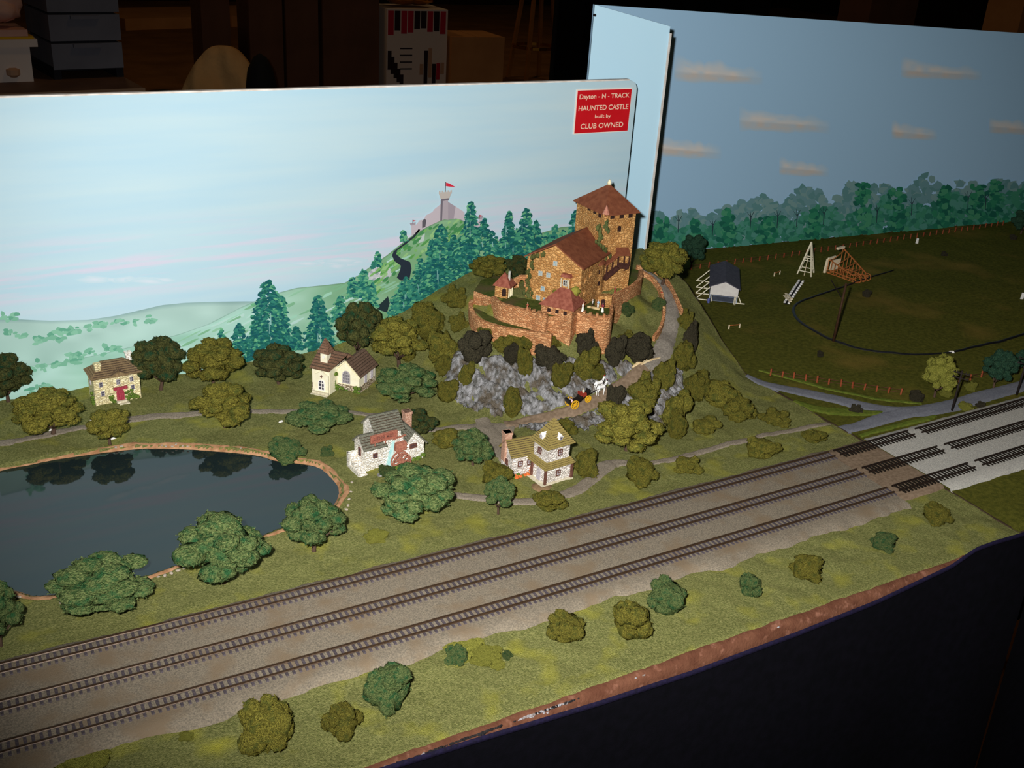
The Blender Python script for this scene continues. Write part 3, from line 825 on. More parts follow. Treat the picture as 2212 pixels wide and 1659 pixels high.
CN = [(585, 768, 606, 100, .18, 1), (690, 752, 640, 66, .15, 1), (520, 760, 700, 44, .2, 0), (640, 752, 706, 30, .15, 0), (482, 752, 712, 22, .3, 0), (612, 760, 640, 40, .6, 0), (560, 775, 690, 70, .3, 0),
      (785, 640, 584, 36, .75, 0), (762, 640, 600, 26, .8, 0), (800, 660, 606, 34, .65, 0), (815, 575, 545, 22, .6, 0), (872, 520, 498, 18, .7, 0), (736, 690, 640, 40, .6, 0), (760, 740, 690, 60, .4, 0),
      (948, 620, 488, 60, .35, 1), (1012, 560, 438, 44, .3, 1), (1042, 540, 474, 40, .3, 1), (975, 600, 508, 34, .25, 0), (990, 620, 515, 40, .25, 0), (930, 640, 520, 50, .35, 0), (905, 660, 560, 54, .45, 1),
      (875, 672, 600, 60, .55, 1), (955, 660, 560, 56, .2, 0), (1020, 600, 530, 56, .25, 0), (985, 650, 580, 50, .2, 0), (1060, 570, 500, 40, .35, 1), (860, 690, 625, 46, .5, 1), (925, 690, 610, 60, .15, 0), (895, 700, 640, 50, .12, 0),
      (1094, 545, 458, 34, .35, 1), (1130, 560, 451, 52, .45, 1), (1153, 560, 479, 38, .15, 0), (1110, 570, 500, 40, .3, 1), (1080, 560, 520, 36, .5, 0), (1240, 512, 455, 36, .35, 1), (1196, 530, 488, 26, .8, 0), (1214, 530, 500, 24, .8, 0), (1178, 540, 505, 26, .75, 0), (1250, 530, 500, 50, .3, 0)]
for i, (bx, by, ty, w, mx_, tk) in enumerate(CN): conifer(bx, by, ty, w, 100 + i, mx_, tk)
# clouds near the horizon on the left board
p = Paint(on_left, .00008); r = random.Random(4)
for (cx, cy, rx_, ry_, n) in ((725, 566, 60, 5, 14), (300, 606, 90, 4, 10)):
    for k in range(n): p.blob(cx + r.gauss(0, rx_ * .5), cy + r.gauss(0, ry_ * .5), r.uniform(20, 44), r.uniform(4, 8), (206, 216, 228), r, rim=(184, 211, 223), n=10)
p.done('painted_clouds', board)

# ---- sign on the board
mat('sign_red', S(196, 18, 28), S(204, 24, 34), 40, 0.45, spec=0.3); mat('sign_white', S(236, 226, 216)); mat('sign_letter', S(240, 206, 180))
sg = empty('module_sign', Y(1299, 240, YB - .0012)); tag(sg, 'red sign with white border and lettering naming the haunted castle module', 'sign')
A_ = Y(1247.5, 194, YB); B_ = Y(1354, 283, YB); o = sg.location
mb = MB(); mb.b2((A_.x - o.x - .0016, .0004, B_.z - o.z - .0002), (B_.x - o.x + .001, .0012, A_.z - o.z + .0006)); mb.build('border', 'sign_white', sg)
mb = MB(); mb.b2((A_.x - o.x, -.0002, B_.z - o.z + .0008), (B_.x - o.x, .0006, A_.z - o.z - .0008)); mb.build('plate', 'sign_red', sg)
def text_mesh(name, body, width, height, loc, material, parent, rot=(PI / 2, 0, 0), bold=.0, depth=.0002):
    cu = bpy.data.curves.new(name, 'FONT'); cu.body = body; cu.align_x = 'CENTER'; cu.align_y = 'CENTER'; cu.size = 1.0; cu.offset = bold; cu.extrude = 0.0
    to = bpy.data.objects.new(name, cu); COL.objects.link(to)
    bpy.context.view_layer.update()
    me = bpy.data.meshes.new_from_object(to.evaluated_get(bpy.context.evaluated_depsgraph_get()))
    bpy.data.objects.remove(to, do_unlink=True)
    co = np.zeros(len(me.vertices) * 3); me.vertices.foreach_get('co', co); co = co.reshape(-1, 3)
    lo, hi = co.min(0), co.max(0)
    co[:, 0] = (co[:, 0] - (lo[0] + hi[0]) / 2) * width / (hi[0] - lo[0]); co[:, 1] = (co[:, 1] - (lo[1] + hi[1]) / 2) * height / (hi[1] - lo[1])
    me.vertices.foreach_set('co', co.ravel()); me.update(); me.materials.clear(); me.materials.append(MATS[material])
    ob = bpy.data.objects.new(name, me); COL.objects.link(ob); ob.parent = parent; ob.location = loc; ob.rotation_euler = rot
    return ob
sw = B_.x - A_.x; sh = A_.z - B_.z; cxs = (A_.x + B_.x) / 2 - o.x; czs = (A_.z + B_.z) / 2 - o.z
for body, wv, hv, zz in (('Dayton - N - TRACK', .93, .14, .33), ('HAUNTED CASTLE', .93, .115, .085), ('built by', .30, .10, -.125), ('CLUB OWNED', .80, .12, -.33)):
    text_mesh('lettering', body, sw * wv, sh * hv, (cxs, -.0005, czs + zz * sh), 'sign_letter', sg, bold=.012)

# ---- right board and its end wing
TL = on_right(1285, 10, 0); TR_ = on_right(2420, 86, 0)
mb = MB()
def slab(mb, a, b_, zt0, zt1, zb, th):
    a = Vector((a[0], a[1], 0)); b_ = Vector((b_[0], b_[1], 0)); d = (b_ - a).normalized(); nrm = Vector((-d.y, d.x, 0)) * th
    P = [(a.x, a.y, zb), (b_.x, b_.y, zb), (b_.x, b_.y, zt1), (a.x, a.y, zt0)]
    Q = [(q[0] + nrm.x, q[1] + nrm.y, q[2]) for q in P]
    mb.add(P + Q, [(0, 1, 2, 3), (7, 6, 5, 4), (0, 4, 5, 1), (1, 5, 6, 2), (2, 6, 7, 3), (3, 7, 4, 0)])
slab(mb, TL, TR_, TL[2], TR_[2], -.06, .005)
rboard = mb.build('backdrop_board', 'sky_right')
tag(rboard, 'darker blue backdrop board with painted treeline behind the right module', 'backdrop')
NE = Y(1448, 57, .628); WL = Y(1285, 10, .668); mb = MB()
slab(mb, (WL.x, WL.y), (NE.x, NE.y), WL.z, NE.z, -.004, .004)
wing = mb.build('backdrop_wing', 'sky_wing')
tag(wing, 'narrow plain light blue end panel of the right backdrop, behind the tower', 'backdrop')
mb = MB(); q = Y(1286, 33, .6655); mb.tube([(q.x, q.y, q.z), (q.x, q.y + .003, q.z)], .0016, 8); mb.build('screw_hole', 'chipped_black', wing)
mb = MB(); mb.bar((NE.x + .001, NE.y - .001, 0.0), (NE.x + .001, NE.y - .001, NE.z - .008), .0022); mb.build('board_edge', 'board_edge', wing)
r = random.Random(8)
base = lambda x: 545 - .0853 * (x - 1395)
p = Paint(on_right, .0002)
for x in np.arange(1385, 2330, 3.0):     # distant grey-green crowns
    top = 62 + 26 * abs(math.sin(x / 27.0)) + 20 * n1(x, 3, .03) + (26 if 1600 < x < 2100 else 0) * abs(math.sin(x / 41.))
    for k in range(4):
        y = base(x) - r.uniform(.15, 1) * top
        p.blob(x + r.gauss(0, 4), y, r.uniform(7, 13), r.uniform(6, 11), r.choice(((110, 152, 158), (124, 160, 160), (98, 144, 146))), r, n=7)
p.done('painted_far_trees', rboard)
p = Paint(on_right, .0014)
for x in np.arange(1385, 2330, 3.0):
    top = 34 + 18 * abs(math.sin(x / 19.0 + 1)) + 26 * max(0, n1(x, 9, .05)) + (26 if 1760 < x < 2212 else 0) * max(0, math.sin(x / 23.))
    for k in range(4):
        y = base(x) - r.uniform(.0, 1) * top
        p.blob(x + r.gauss(0, 3), y, r.uniform(6, 11), r.uniform(5, 9), r.choice(((58, 130, 108), (66, 140, 112), (50, 118, 100), (74, 146, 124), (84, 148, 134))), r, n=7)
for (x, hgt, w_) in ((1573, 76, 30), (1655, 52, 40), (1760, 60, 34), (1865, 108, 46), (1935, 92, 50), (2040, 84, 36), (2110, 82, 60), (2150, 90, 40), (1500, 60, 30), (1430, 70, 34)):
    for k in range(60):
        t = r.random(); y = base(x) - hgt * t
        p.blob(x + r.gauss(0, w_ * .3 * (1 - .5 * t)), y, r.uniform(5, 9), r.uniform(4, 8), r.choice(((40, 118, 92), (52, 134, 100), (32, 100, 84), (74, 148, 112))), r)
for x in (1466, 1404, 1540, 1622, 1680, 1722, 1780, 1895, 1970, 2092, 2130):     # bare twigs
    y = base(x) - r.uniform(40, 62)
    for a in (-.7, -.15, .5): p.poly([(x - .8, y), (x + .8, y), (x + 14 * math.sin(a) + .6, y - 15 * math.cos(a)), (x + 14 * math.sin(a), y - 15 * math.cos(a))], (44, 64, 74))
    p.poly([(x - 1, y), (x + 1, y), (x - 1, y + 24), (x - 2.2, y + 24)], (44, 64, 74))
p.done('painted_trees', rboard)
PK = (230, 218, 208)
for (xa, xb, ya, yb) in ((1455, 1650, 130, 186), (1595, 1795, 237, 290), (1415, 1560, 298, 346), (1682, 1792, 344, 384), (1945, 2122, 133, 176), (1925, 2026, 267, 306), (2135, 2260, 256, 294)):
    p = Paint(on_right, .0002); L_ = xb - xa; cols, rows = 44, 12; off = p.o(); sd = xa * .37
    for i in range(cols + 1):
        t = i / cols; x = xa + L_ * t; yc = ya + (yb - ya) * (.50 + .22 * t)
        up = (yb - ya) * (.80 * (1 - .45 * t)) * (.70 + .9 * abs(n1(x, sd, .045))); dn = (yb - ya) * (.42 - .12 * t) * (.8 + .5 * abs(n1(x, sd + 9, .03)))
        ends = min(1, t / .10) ** .6 * min(1, (1 - t) / .35) ** .7
        for k in range(rows + 1):
            v = -1 + 2 * k / rows; y = yc + v * (dn if v > 0 else up)
            w = (1 - abs(v) ** (2.6 if v > 0 else 1.7)) * ends * (.78 + .6 * n1(x * 1.0, y * 2.0, .07)); w = max(0, min(1, w))
            p.mb.v.append(on_right(x, y, off)); p.mb.c.append(S(*(np.array(SKYR) * (1 - w) + np.array(PK) * (.90 + .10 * (v < 0)) * w)))
    for i in range(cols):
        for k in range(rows): p.mb.f.append((i * (rows + 1) + k, i * (rows + 1) + k + 1, (i + 1) * (rows + 1) + k + 1, (i + 1) * (rows + 1) + k))
    p.done('painted_cloud', rboard)
# ------------------------------------------------------------------ foam trees and bushes
from mathutils import noise as mnoise
mat('foam_olive', S(96, 91, 37), S(167, 158, 70), 34, 0.95, 1.0, 60, 0.05, c3=S(103, 108, 50), scale3=7, vary=.3, bdist=0.004)
mat('foam_green', S(69, 96, 54), S(138, 152, 94), 34, 0.95, 1.0, 60, 0.05, c3=S(57, 106, 65), scale3=8, vary=.3, bdist=0.004)
mat('foam_dark', S(57, 64, 35), S(106, 106, 60), 34, 0.95, 1.0, 60, 0.05, c3=S(44, 81, 54), scale3=8, vary=.3, bdist=0.004)
mat('foam_brown', S(54, 51, 42), S(103, 96, 75), 34, 0.95, 1.0, 60, 0.05, vary=.3, bdist=0.004)
mat('foam_lime', S(135, 138, 58), S(180, 176, 83), 34, 0.95, 1.0, 60, 0.05, vary=.2, bdist=0.004)
mat('foam_teal', S(39, 77, 62), S(74, 108, 81), 34, 0.95, 1.0, 60, 0.05, vary=.2, bdist=0.004)
mat('bark', S(66, 50, 40), S(92, 72, 58), 300, 0.8, 0.5, 900)
def ico(sub):
    bm = bmesh.new(); bmesh.ops.create_icosphere(bm, subdivisions=sub, radius=1.0)
    v = np.array([tuple(q.co) for q in bm.verts]); f = [tuple(q.index for q in t.verts) for t in bm.faces]; bm.free()
    return v, f
ICO3, ICO2 = ico(3), ico(2)
def foam(blobs, seed, flakes=900, amp=.22, fs=.028):
    """union of lumpy foam clumps plus loose flakes on the surface"""
    r = random.Random(seed); mb = MB(); allp = []
    for (c, rad) in blobs:
        V, F = ICO3
        offs = Vector((r.uniform(-9, 9), r.uniform(-9, 9), r.uniform(-9, 9)))
        P = []
        for v in V:
            q = Vector(v)
            n_ = mnoise.noise(q * 1.9 + offs) * .8 + mnoise.noise(q * 4.5 + offs) * .9 + mnoise.noise(q * 9 + offs) * .9
            k = 1 + amp * n_
            P.append((c[0] + v[0] * rad[0] * k, c[1] + v[1] * rad[1] * k, c[2] + v[2] * rad[2] * k))
        mb.add(P, F); allp += P
    for _ in range(flakes):
        p = Vector(r.choice(allp)); s = fs * r.uniform(.5, 1.3)
        a = Vector((r.gauss(0, 1), r.gauss(0, 1), r.gauss(0, 1))).normalized() * s; b_ = Vector((r.gauss(0, 1), r.gauss(0, 1), r.gauss(0, 1))).normalized() * s
        cc = Vector((r.gauss(0, 1), r.gauss(0, 1), r.gauss(0, 1))).normalized() * s
        mb.add([p + a, p + b_, p + cc], [(0, 1, 2)])
    return mb
def unit(mb, z1=1.0):
    """fit a crown into x, y = -0.5..0.5 with its top at z1"""
    v = np.array(mb.v); lo, hi = v.min(0), v.max(0)
    v[:, :2] = (v[:, :2] - (lo[:2] + hi[:2]) / 2) / (hi[:2] - lo[:2])
    v[:, 2] *= z1 / hi[2]
    mb.v = [tuple(q) for q in v]
    return mb
def crown_blobs(seed, n=15, z0=.26, flat=1.0):
    r = random.Random(seed); B = []
    for i in range(n):
        a = i * 2.399 + r.uniform(-.4, .4); t = (i + .5) / n
        z = z0 + (1 - z0) * (.14 + .72 * t); rr = .36 * math.sqrt(max(0.05, 1 - ((t - .38) / .68) ** 2)) * r.uniform(.5, 1.15)
        s = r.uniform(.10, .175) * (1.0 if t < .7 else .9)
        B.append(((rr * math.cos(a), rr * math.sin(a), z), (s, s, s * flat * r.uniform(.62, .8))))
    B.append(((0, 0, z0 + (1 - z0) * .5), (.26, .26, .26)))
    return B
def trunk_mesh(seed, z0=.3):
    r = random.Random(seed); mb = MB()
    fx, fy = r.uniform(-.03, .03), r.uniform(-.03, .03)
    fork = (fx, fy, .17)
    mb.tube([(0, 0, -.04), (0, 0, 0.03), fork], [.05, .036, .028], 7)
    for k in range(4):
        a = k * PI / 2 + r.uniform(-.5, .5); L_ = r.uniform(.20, .34)
        mb.tube([fork, (fx + L_ * .45 * math.cos(a), fy + L_ * .45 * math.sin(a), .29), (fx + L_ * math.cos(a), fy + L_ * math.sin(a), .46)], [.024, .016, .008], 6)
    return mb
TREEV = []
for k in range(6):
    z0 = (.2, .28, .24, .18, .3, .22)[k]
    TREEV.append((unit(foam(crown_blobs(40 + k, (25, 28, 24, 26, 25, 29)[k], z0), 60 + k, 3800, .25, .021)).mesh('foliage', True), trunk_mesh(80 + k).mesh('trunk', True)))
BUSHV = []
for k in range(5):
    r = random.Random(300 + k); B = [((0, 0, .35), (.34, .34, .42))]
    for i in range(11):
        a = i * 2.4 + r.uniform(-.3, .3); d = r.uniform(.16, .34); B.append(((d * math.cos(a), d * math.sin(a), r.uniform(.22, .7)), (r.uniform(.11, .20),) * 2 + (r.uniform(.13, .22),)))
    BUSHV.append(unit(foam(B, 320 + k, 1900, .27, .028)).mesh('bush', True))
def with_mat(me, m, cache={}):
    if not me.materials: me.materials.append(MATS[m])
    return me
def own_mat(o, m):
    o.material_slots[0].link = 'OBJECT'; o.material_slots[0].material = MATS[m]
def px_size(P, x0, x1, ytop, ybase):
    v = np.array(P) - CAM; dep = v @ _f; s = FPX / dep
    w = (x1 - x0) / s
    ph = math.asin(-(v / np.linalg.norm(v))[2])
    h = ((ybase - ytop) / s - .30 * w * math.sin(ph)) / math.cos(ph)
    return w, max(h, .35 * w)
_tc = [0]
def tree(base, bbox, kind, label, group=None, grd='L', var=None, wk=1.0):
    """base px on the ground; bbox = crown (x0, x1, ytop)"""
    P = G(*base) if grd == 'L' else Z(*base)
    w, h = px_size(P, bbox[0], bbox[1], bbox[2], base[1])
    _tc[0] += 1; v = (_tc[0] * 5 + 1) % 6 if var is None else var
    t = empty('foam_tree', (P.x, P.y, P.z - .001), _tc[0] * 1.7)
    f = bpy.data.objects.new('foliage', with_mat(TREEV[v][0], kind)); COL.objects.link(f); f.parent = t; f.scale = (w * wk, w * wk, h); own_mat(f, kind)
    g = bpy.data.objects.new('trunk', with_mat(TREEV[v][1], 'bark')); COL.objects.link(g); g.parent = t; g.scale = (w, w, h)
    return tag(t, label, 'tree', group)
def bush(base, bbox, kind, label, group, grd='L', hk=1.0):
    P = G(*base) if grd == 'L' else Z(*base)
    v = np.array(P) - CAM; dep = v @ _f; s = FPX / dep; ph = math.asin(-(v / np.linalg.norm(v))[2])
    w = (bbox[1] - bbox[0]) / s * 1.02
    h = max(.3 * w, ((base[1] - bbox[2]) / s - .35 * w * math.sin(ph)) / math.cos(ph)) * hk
    _tc[0] += 1
    P = P + Vector((math.sin(HEAD), math.cos(HEAD), 0)) * w * .30
    z = GH(P.x, P.y) if grd == 'L' and P.x < 0 and P.y < .596 else P.z
    if grd == 'L' and P.y > .585: P.y = .585
    b_ = bpy.data.objects.new('foam_bush', with_mat(BUSHV[_tc[0] % 5], kind)); COL.objects.link(b_)
    own_mat(b_, kind); b_.location = (P.x, P.y, z - .0015); b_.scale = (w, w, h); b_.rotation_euler.z = _tc[0] * 1.3
    return tag(b_, label, 'bush', group)

TG = 'foam trees on the castle module'
T = lambda *a, **k: tree(*a, group=TG, **k)
T((18, 868), (-50, 68, 748), 'foam_dark', 'very dark tree cut by the left picture edge, before the painted fields')
T((115, 938), (48, 196, 828), 'foam_olive', 'olive tree just left of the stone house with two chimneys')
T((348, 842), (288, 405, 710), 'foam_dark', 'dark rounded tree just right of the stone house, against the backdrop')
T((462, 832), (412, 538, 722), 'foam_olive', 'olive tree with bare branches right of the dark rounded tree by the stone house')
T((487, 922), (405, 545, 812), 'foam_olive', 'olive tree with forked trunk standing on the path above the pond')
T((237, 958), (190, 288, 868), 'foam_olive', 'olive tree in front of the stone house, over the pond shore')
T((602, 830), (545, 662, 738), 'foam_dark', 'dark green tree just left of the church')
T((772, 775), (724, 815, 638), 'foam_dark', 'tall dark tree right behind the church roof', wk=1.1)
T((862, 790), (796, 925, 672), 'foam_olive', 'broad olive tree right of the church at the foot of the hill')
T((875, 864), (816, 952, 772), 'foam_green', 'low spreading green tree between the church and the rocky cliff')
T((690, 928), (603, 748, 858), 'foam_green', 'low wide green tree on the path between church and pond')
T((902, 944), (862, 948, 874), 'foam_dark', 'dark tree behind the chimney of the water mill')
T((892, 1112), (802, 984, 984), 'foam_green', 'large green tree directly in front of the water mill wheel')
T((1021, 1006), (972, 1068, 914), 'foam_green', 'dark green round tree midway between mill and towered house')
T((1076, 1108), (1040, 1112, 1020), 'foam_green', 'narrow dark green tree on the lower path before the towered house')
T((1353, 974), (1288, 1440, 850), 'foam_olive', 'broad olive tree with short trunk right of the towered house')
T((678, 1189), (600, 744, 1056), 'foam_green', 'green tree with visible forked trunk at the right end of the pond')
T((482, 1258), (395, 594, 1096), 'foam_green', 'large sprawling green tree in the middle of the near pond shore')
T((232, 1308), (112, 332, 1184), 'foam_green', 'wide green tree at the near left pond shore')
T((2, 1395), (-70, 40, 1246), 'foam_green', 'green tree cut by the left picture edge below the pond')
T((1430, 616), (1366, 1474, 508), 'foam_olive', 'large olive tree to the right of the tall castle tower')
T((1052, 604), (1010, 1092, 545), 'foam_olive', 'olive tree on the hill crest left of the castle hall')
T((1118, 604), (1088, 1150, 545), 'foam_dark', 'dark tree behind the left corner of the castle hall')
RG = 'foam trees on the right module'
TR2 = lambda *a, **k: tree(*a, group=RG, grd='R', **k)
TR2((1492, 580), (1466, 1522, 498), 'foam_teal', 'dark small tree at the far fence left of the grey shed')
TR2((2018, 858), (1976, 2052, 758), 'foam_lime', 'pale yellow-green tree between fence and utility pole')
TR2((2146, 838), (2116, 2186, 742), 'foam_teal', 'dark teal tree right of the utility pole behind the road')
TR2((2212, 812), (2184, 2240, 745), 'foam_teal', 'dark teal tree cut by the right picture edge by the road')
TR2((2205, 505), (2186, 2240, 448), 'foam_teal', 'dark tree at the far right end of the field fence')

ORD = ['leftmost', 'second from left', 'third from left', 'fourth from left', 'fifth from left', 'sixth from left', 'seventh from left', 'eighth from left', 'ninth from left', 'tenth from left', 'eleventh from left', 'twelfth from left', 'thirteenth from left', 'fourteenth from left', 'fifteenth from left', 'sixteenth from left']
def bushes(rows, kind, what, group, grd='L', hk=1.0):
    for i, (x0, x1, yt, yb_) in enumerate(sorted(rows, key=lambda q: q[0] + q[1])):
        bush(((x0 + x1) / 2, yb_), (x0, x1, yt), kind, ORD[i] + ' of the ' + what, group, grd, hk)
bushes([(775, 888, 1434, 1540), (1398, 1482, 1248, 1332), (1593, 1650, 1232, 1292), (1882, 1942, 1148, 1192), (955, 1012, 1398, 1438), (1082, 1108, 1402, 1426)], 'foam_green', 'green bushes in the grass below the tracks', 'bushes on the front grass')
bushes([(498, 634, 1526, 1632), (688, 782, 1522, 1600), (1178, 1264, 1326, 1392), (1316, 1414, 1292, 1388), (1706, 1786, 1200, 1256), (1996, 2064, 1088, 1136)], 'foam_olive', 'olive bushes in the grass below the tracks', 'bushes on the front grass')
bushes([(950, 1060, 1352, 1420), (1010, 1100, 1368, 1440), (90, 230, 1572, 1650), (0, 60, 1620, 1670), (780, 842, 1116, 1172), (380, 420, 1555, 1600)], 'foam_lime', 'flat lime green foliage mats near the tracks', 'flat foliage mats', hk=.22)
bushes([(1236, 1294, 966, 1034), (1348, 1424, 986, 1052), (1456, 1524, 982, 1026), (1612, 1684, 942, 992), (1733, 1792, 922, 958), (1148, 1228, 1052, 1108), (1038, 1104, 996, 1052)], 'foam_olive', 'olive bushes along the lower gravel path', 'bushes along the lower path')
bushes([(928, 996, 928, 970)], 'foam_olive', 'olive bush left of the round green tree by the mill', 'bushes near the mill')
bushes([(572, 658, 944, 1000), (815, 850, 1000, 1030), (690, 722, 955, 985)], 'foam_green', 'green shore bushes at the far pond bank', 'bushes on the pond shore')
bushes([(985, 1062, 722, 806), (1084, 1124, 748, 798), (1148, 1224, 756, 814), (1240, 1292, 716, 776), (1304, 1352, 724, 800), (1346, 1412, 728, 792), (1306, 1346, 832, 894)], 'foam_brown', 'dark brown clumps under the castle walls', 'dark clumps around the cliff')
bushes([(966, 1012, 676, 722), (918, 992, 716, 796), (1028, 1066, 704, 740), (1062, 1112, 726, 770), (1100, 1156, 724, 772), (1114, 1152, 752, 818), (1172, 1212, 732, 762), (1186, 1236, 786, 846), (1234, 1296, 754, 832), (1282, 1316, 708, 744), (1332, 1382, 716, 752), (1268, 1310, 790, 830)], 'foam_olive', 'olive clumps on the upper cliff brink', 'olive clumps around the cliff')
bushes([(986, 1026, 786, 842), (1084, 1128, 838, 904), (940, 990, 820, 872), (1196, 1250, 900, 940)], 'foam_olive', 'olive clumps low on the left cliff face', 'olive clumps around the cliff')
bushes([(1352, 1432, 812, 896), (1408, 1456, 776, 850), (1424, 1492, 838, 930), (1452, 1504, 736, 806), (1462, 1500, 668, 716), (1476, 1530, 800, 870), (1520, 1604, 824, 886), (1560, 1640, 850, 912), (1490, 1560, 900, 940), (1640, 1716, 880, 920), (1440, 1484, 880, 950)], 'foam_olive', 'olive clumps on the right slope of the hill', 'olive clumps on the right slope')
bushes([(1472, 1502, 690, 774)], 'foam_brown', 'dark brown clumps beside the castle road bend', 'dark clumps around the cliff')
bushes([(880, 960, 664, 742), (950, 1010, 620, 672), (855, 905, 735, 785), (936, 980, 770, 820)], 'foam_olive', 'olive clumps on the left slope of the hill', 'olive clumps on the left slope')
bushes([(1085, 1112, 668, 694), (1140, 1180, 690, 712)], 'foam_green', 'small green tufts on the lower castle terrace', 'tufts on the castle terraces')
bushes([(1338, 1372, 660, 690), (1405, 1440, 640, 672)], 'foam_green', 'small green tufts on the right castle terrace', 'tufts on the castle terraces')
bushes([(1834, 1866, 870, 892), (1965, 1998, 842, 868), (2108, 2132, 866, 882)], 'foam_brown', 'dark bushes by the grey road', 'dark bushes on the right module', 'R')
bushes([(1764, 1780, 754, 772), (1862, 1884, 622, 642), (2032, 2048, 540, 554), (2182, 2198, 505, 518)], 'foam_brown', 'tiny dark bushes out in the field', 'dark bushes on the right module', 'R')
bushes([(2070, 2108, 866, 888), (2084, 2112, 820, 846), (2030, 2060, 838, 858)], 'foam_lime', 'yellow-green bushes near the utility poles', 'light bushes on the right module', 'R')
# ------------------------------------------------------------------ houses
stone_mat('wall_cream', S(232, 218, 168), S(250, 240, 200), S(204, 186, 136), 620, .45, .05, .0006)
stone_mat('wall_white', S(244, 238, 226), S(255, 252, 244), S(222, 208, 188), 700, .4, .05, .0006)
stone_mat('wall_grey', S(232, 224, 216), S(252, 246, 240), S(198, 184, 174), 640, .4, .06, .0006)
mat('plaster', S(238, 230, 200), S(246, 240, 214), 200, 0.8, 0.4, 1200)
stone_mat('rubble', S(186, 168, 140), S(226, 214, 192), S(130, 110, 84), 420, .8, .07, .0008)
mat('roof_tan', S(118, 98, 70), S(148, 124, 92), 500, 0.9, 0.5, 1200, stretch=(1, 1, 1))
mat('roof_brown', S(104, 78, 62), S(140, 106, 84), 600, 0.9, 0.5, 1200)
mat('roof_slate', S(92, 92, 80), S(136, 134, 118), 800, 0.9, 0.6, 1500)
mat('roof_straw', S(132, 116, 64), S(160, 142, 84), 500, 0.9, 0.6, 1500, stretch=(3, 3, .6))
mat('roof_dark_brown', S(96, 76, 62), S(118, 94, 78), 400, 0.9, 0.6, 1200)
mat('trim_cream', S(240, 228, 184), S(248, 240, 206), 300, 0.7)
mat('trim_white', S(238, 234, 226), S(248, 246, 242), 300, 0.7)
mat('pane_dark', S(48, 46, 58), S(74, 72, 84), 600, 0.25, spec=.5)
mat('frame_brown', S(88, 56, 48), S(112, 76, 64), 600, 0.7)
mat('frame_grey', S(158, 152, 158), S(190, 184, 188), 600, 0.7)
mat('door_red', S(142, 44, 60), S(168, 66, 80), 700, 0.6, 0.3, 1200)
mat('sign_brown', S(142, 82, 68), S(168, 104, 86), 600, 0.7, 0.4, 1200)
mat('wood_red', S(150, 92, 76), S(178, 120, 98), 700, 0.8, 0.4, 1500)
mat('water_pale', S(150, 206, 208), S(196, 226, 220), 300, 0.2, spec=.5)
mat('brick', S(160, 112, 92), S(206, 170, 146), 900, 0.85, 0.7, 1500)
mat('ivy', S(70, 104, 36), S(128, 150, 60), 900, 0.9, 1.0, 2500, bdist=.001)
mat('flower_orange', S(206, 84, 40), S(230, 140, 70), 900, 0.7, 0.8, 2500)
mat('step_stone', S(196, 186, 158), S(222, 214, 190), 500, 0.85, 0.4, 1500)
mat('dirt', S(116, 92, 66), S(140, 114, 84), 500, 0.95, 0.6, 1500)

mat('joint_dark', S(66, 54, 44), S(86, 70, 56), 500, 0.95)
def courses(mb, e0, e1, r1, r0, n=7, th=.0010):
    e0, e1, r1, r0 = map(Vector, (e0, e1, r1, r0))
    if getattr(mb, 'j', None) is None: mb.j = MB()
    nrm = (e1 - e0).cross(r0 - e0).normalized()
    if nrm.z < 0: nrm = -nrm
    for k in range(n):
        a = k / n; b_ = min(1.0, (k + 1.25) / n)
        j = RND.uniform(-.06, .06) / n
        p0 = e0.lerp(r0, max(0, a + j)); p1 = e1.lerp(r1, max(0, a + j)); q0 = e0.lerp(r0, b_); q1 = e1.lerp(r1, b_)
        mb.add([p0 + nrm * th * 1.5, p1 + nrm * th * 1.5, q1 + nrm * th * .2, q0 + nrm * th * .2, p0 - nrm * th * .3, p1 - nrm * th * .3],
               [(0, 1, 2, 3), (4, 5, 1, 0), (4, 0, 3), (5, 2, 1)])
        if k:
            g = .16 / n; s0, s1 = e0.lerp(r0, max(0, a - g)), e1.lerp(r1, max(0, a - g)); u0, u1 = e0.lerp(r0, a + j + .02 / n), e1.lerp(r1, a + j + .02 / n)
            mb.j.add([s0 + nrm * th * .75, s1 + nrm * th * .75, u1 + nrm * th * 1.62, u0 + nrm * th * 1.62], [(0, 1, 2, 3)])
    return mb
def gable_walls(mb, x0, x1, y0, y1, z0, ze, za, along='x'):
    if along == 'x':   # ridge along x: gables on the x ends
        mb.prism([(y0, z0), (y1, z0), (y1, ze), ((y0 + y1) / 2, za), (y0, ze)], x0, x1, 'x')
    else:
        mb.prism([(x0, z0), (x1, z0), (x1, ze), ((x0 + x1) / 2, za), (x0, ze)], y0, y1, 'y')
    return mb
def gable_roof(mb, x0, x1, y0, y1, ze, za, along='x', ov=.0015, n=7, th=.0010):
    if along == 'x':
        ym = (y0 + y1) / 2; s = (za - ze) / (ym - y0); zo = ze - ov * s
        courses(mb, (x0 - ov, y0 - ov, zo), (x1 + ov, y0 - ov, zo), (x1 + ov, ym, za), (x0 - ov, ym, za), n, th)
        courses(mb, (x1 + ov, y1 + ov, zo), (x0 - ov, y1 + ov, zo), (x0 - ov, ym, za), (x1 + ov, ym, za), n, th)
    else:
        xm = (x0 + x1) / 2; s = (za - ze) / (xm - x0); zo = ze - ov * s
        courses(mb, (x0 - ov, y1 + ov, zo), (x0 - ov, y0 - ov, zo), (xm, y0 - ov, za), (xm, y1 + ov, za), n, th)
        courses(mb, (x1 + ov, y0 - ov, zo), (x1 + ov, y1 + ov, zo), (xm, y1 + ov, za), (xm, y0 - ov, za), n, th)
    return mb
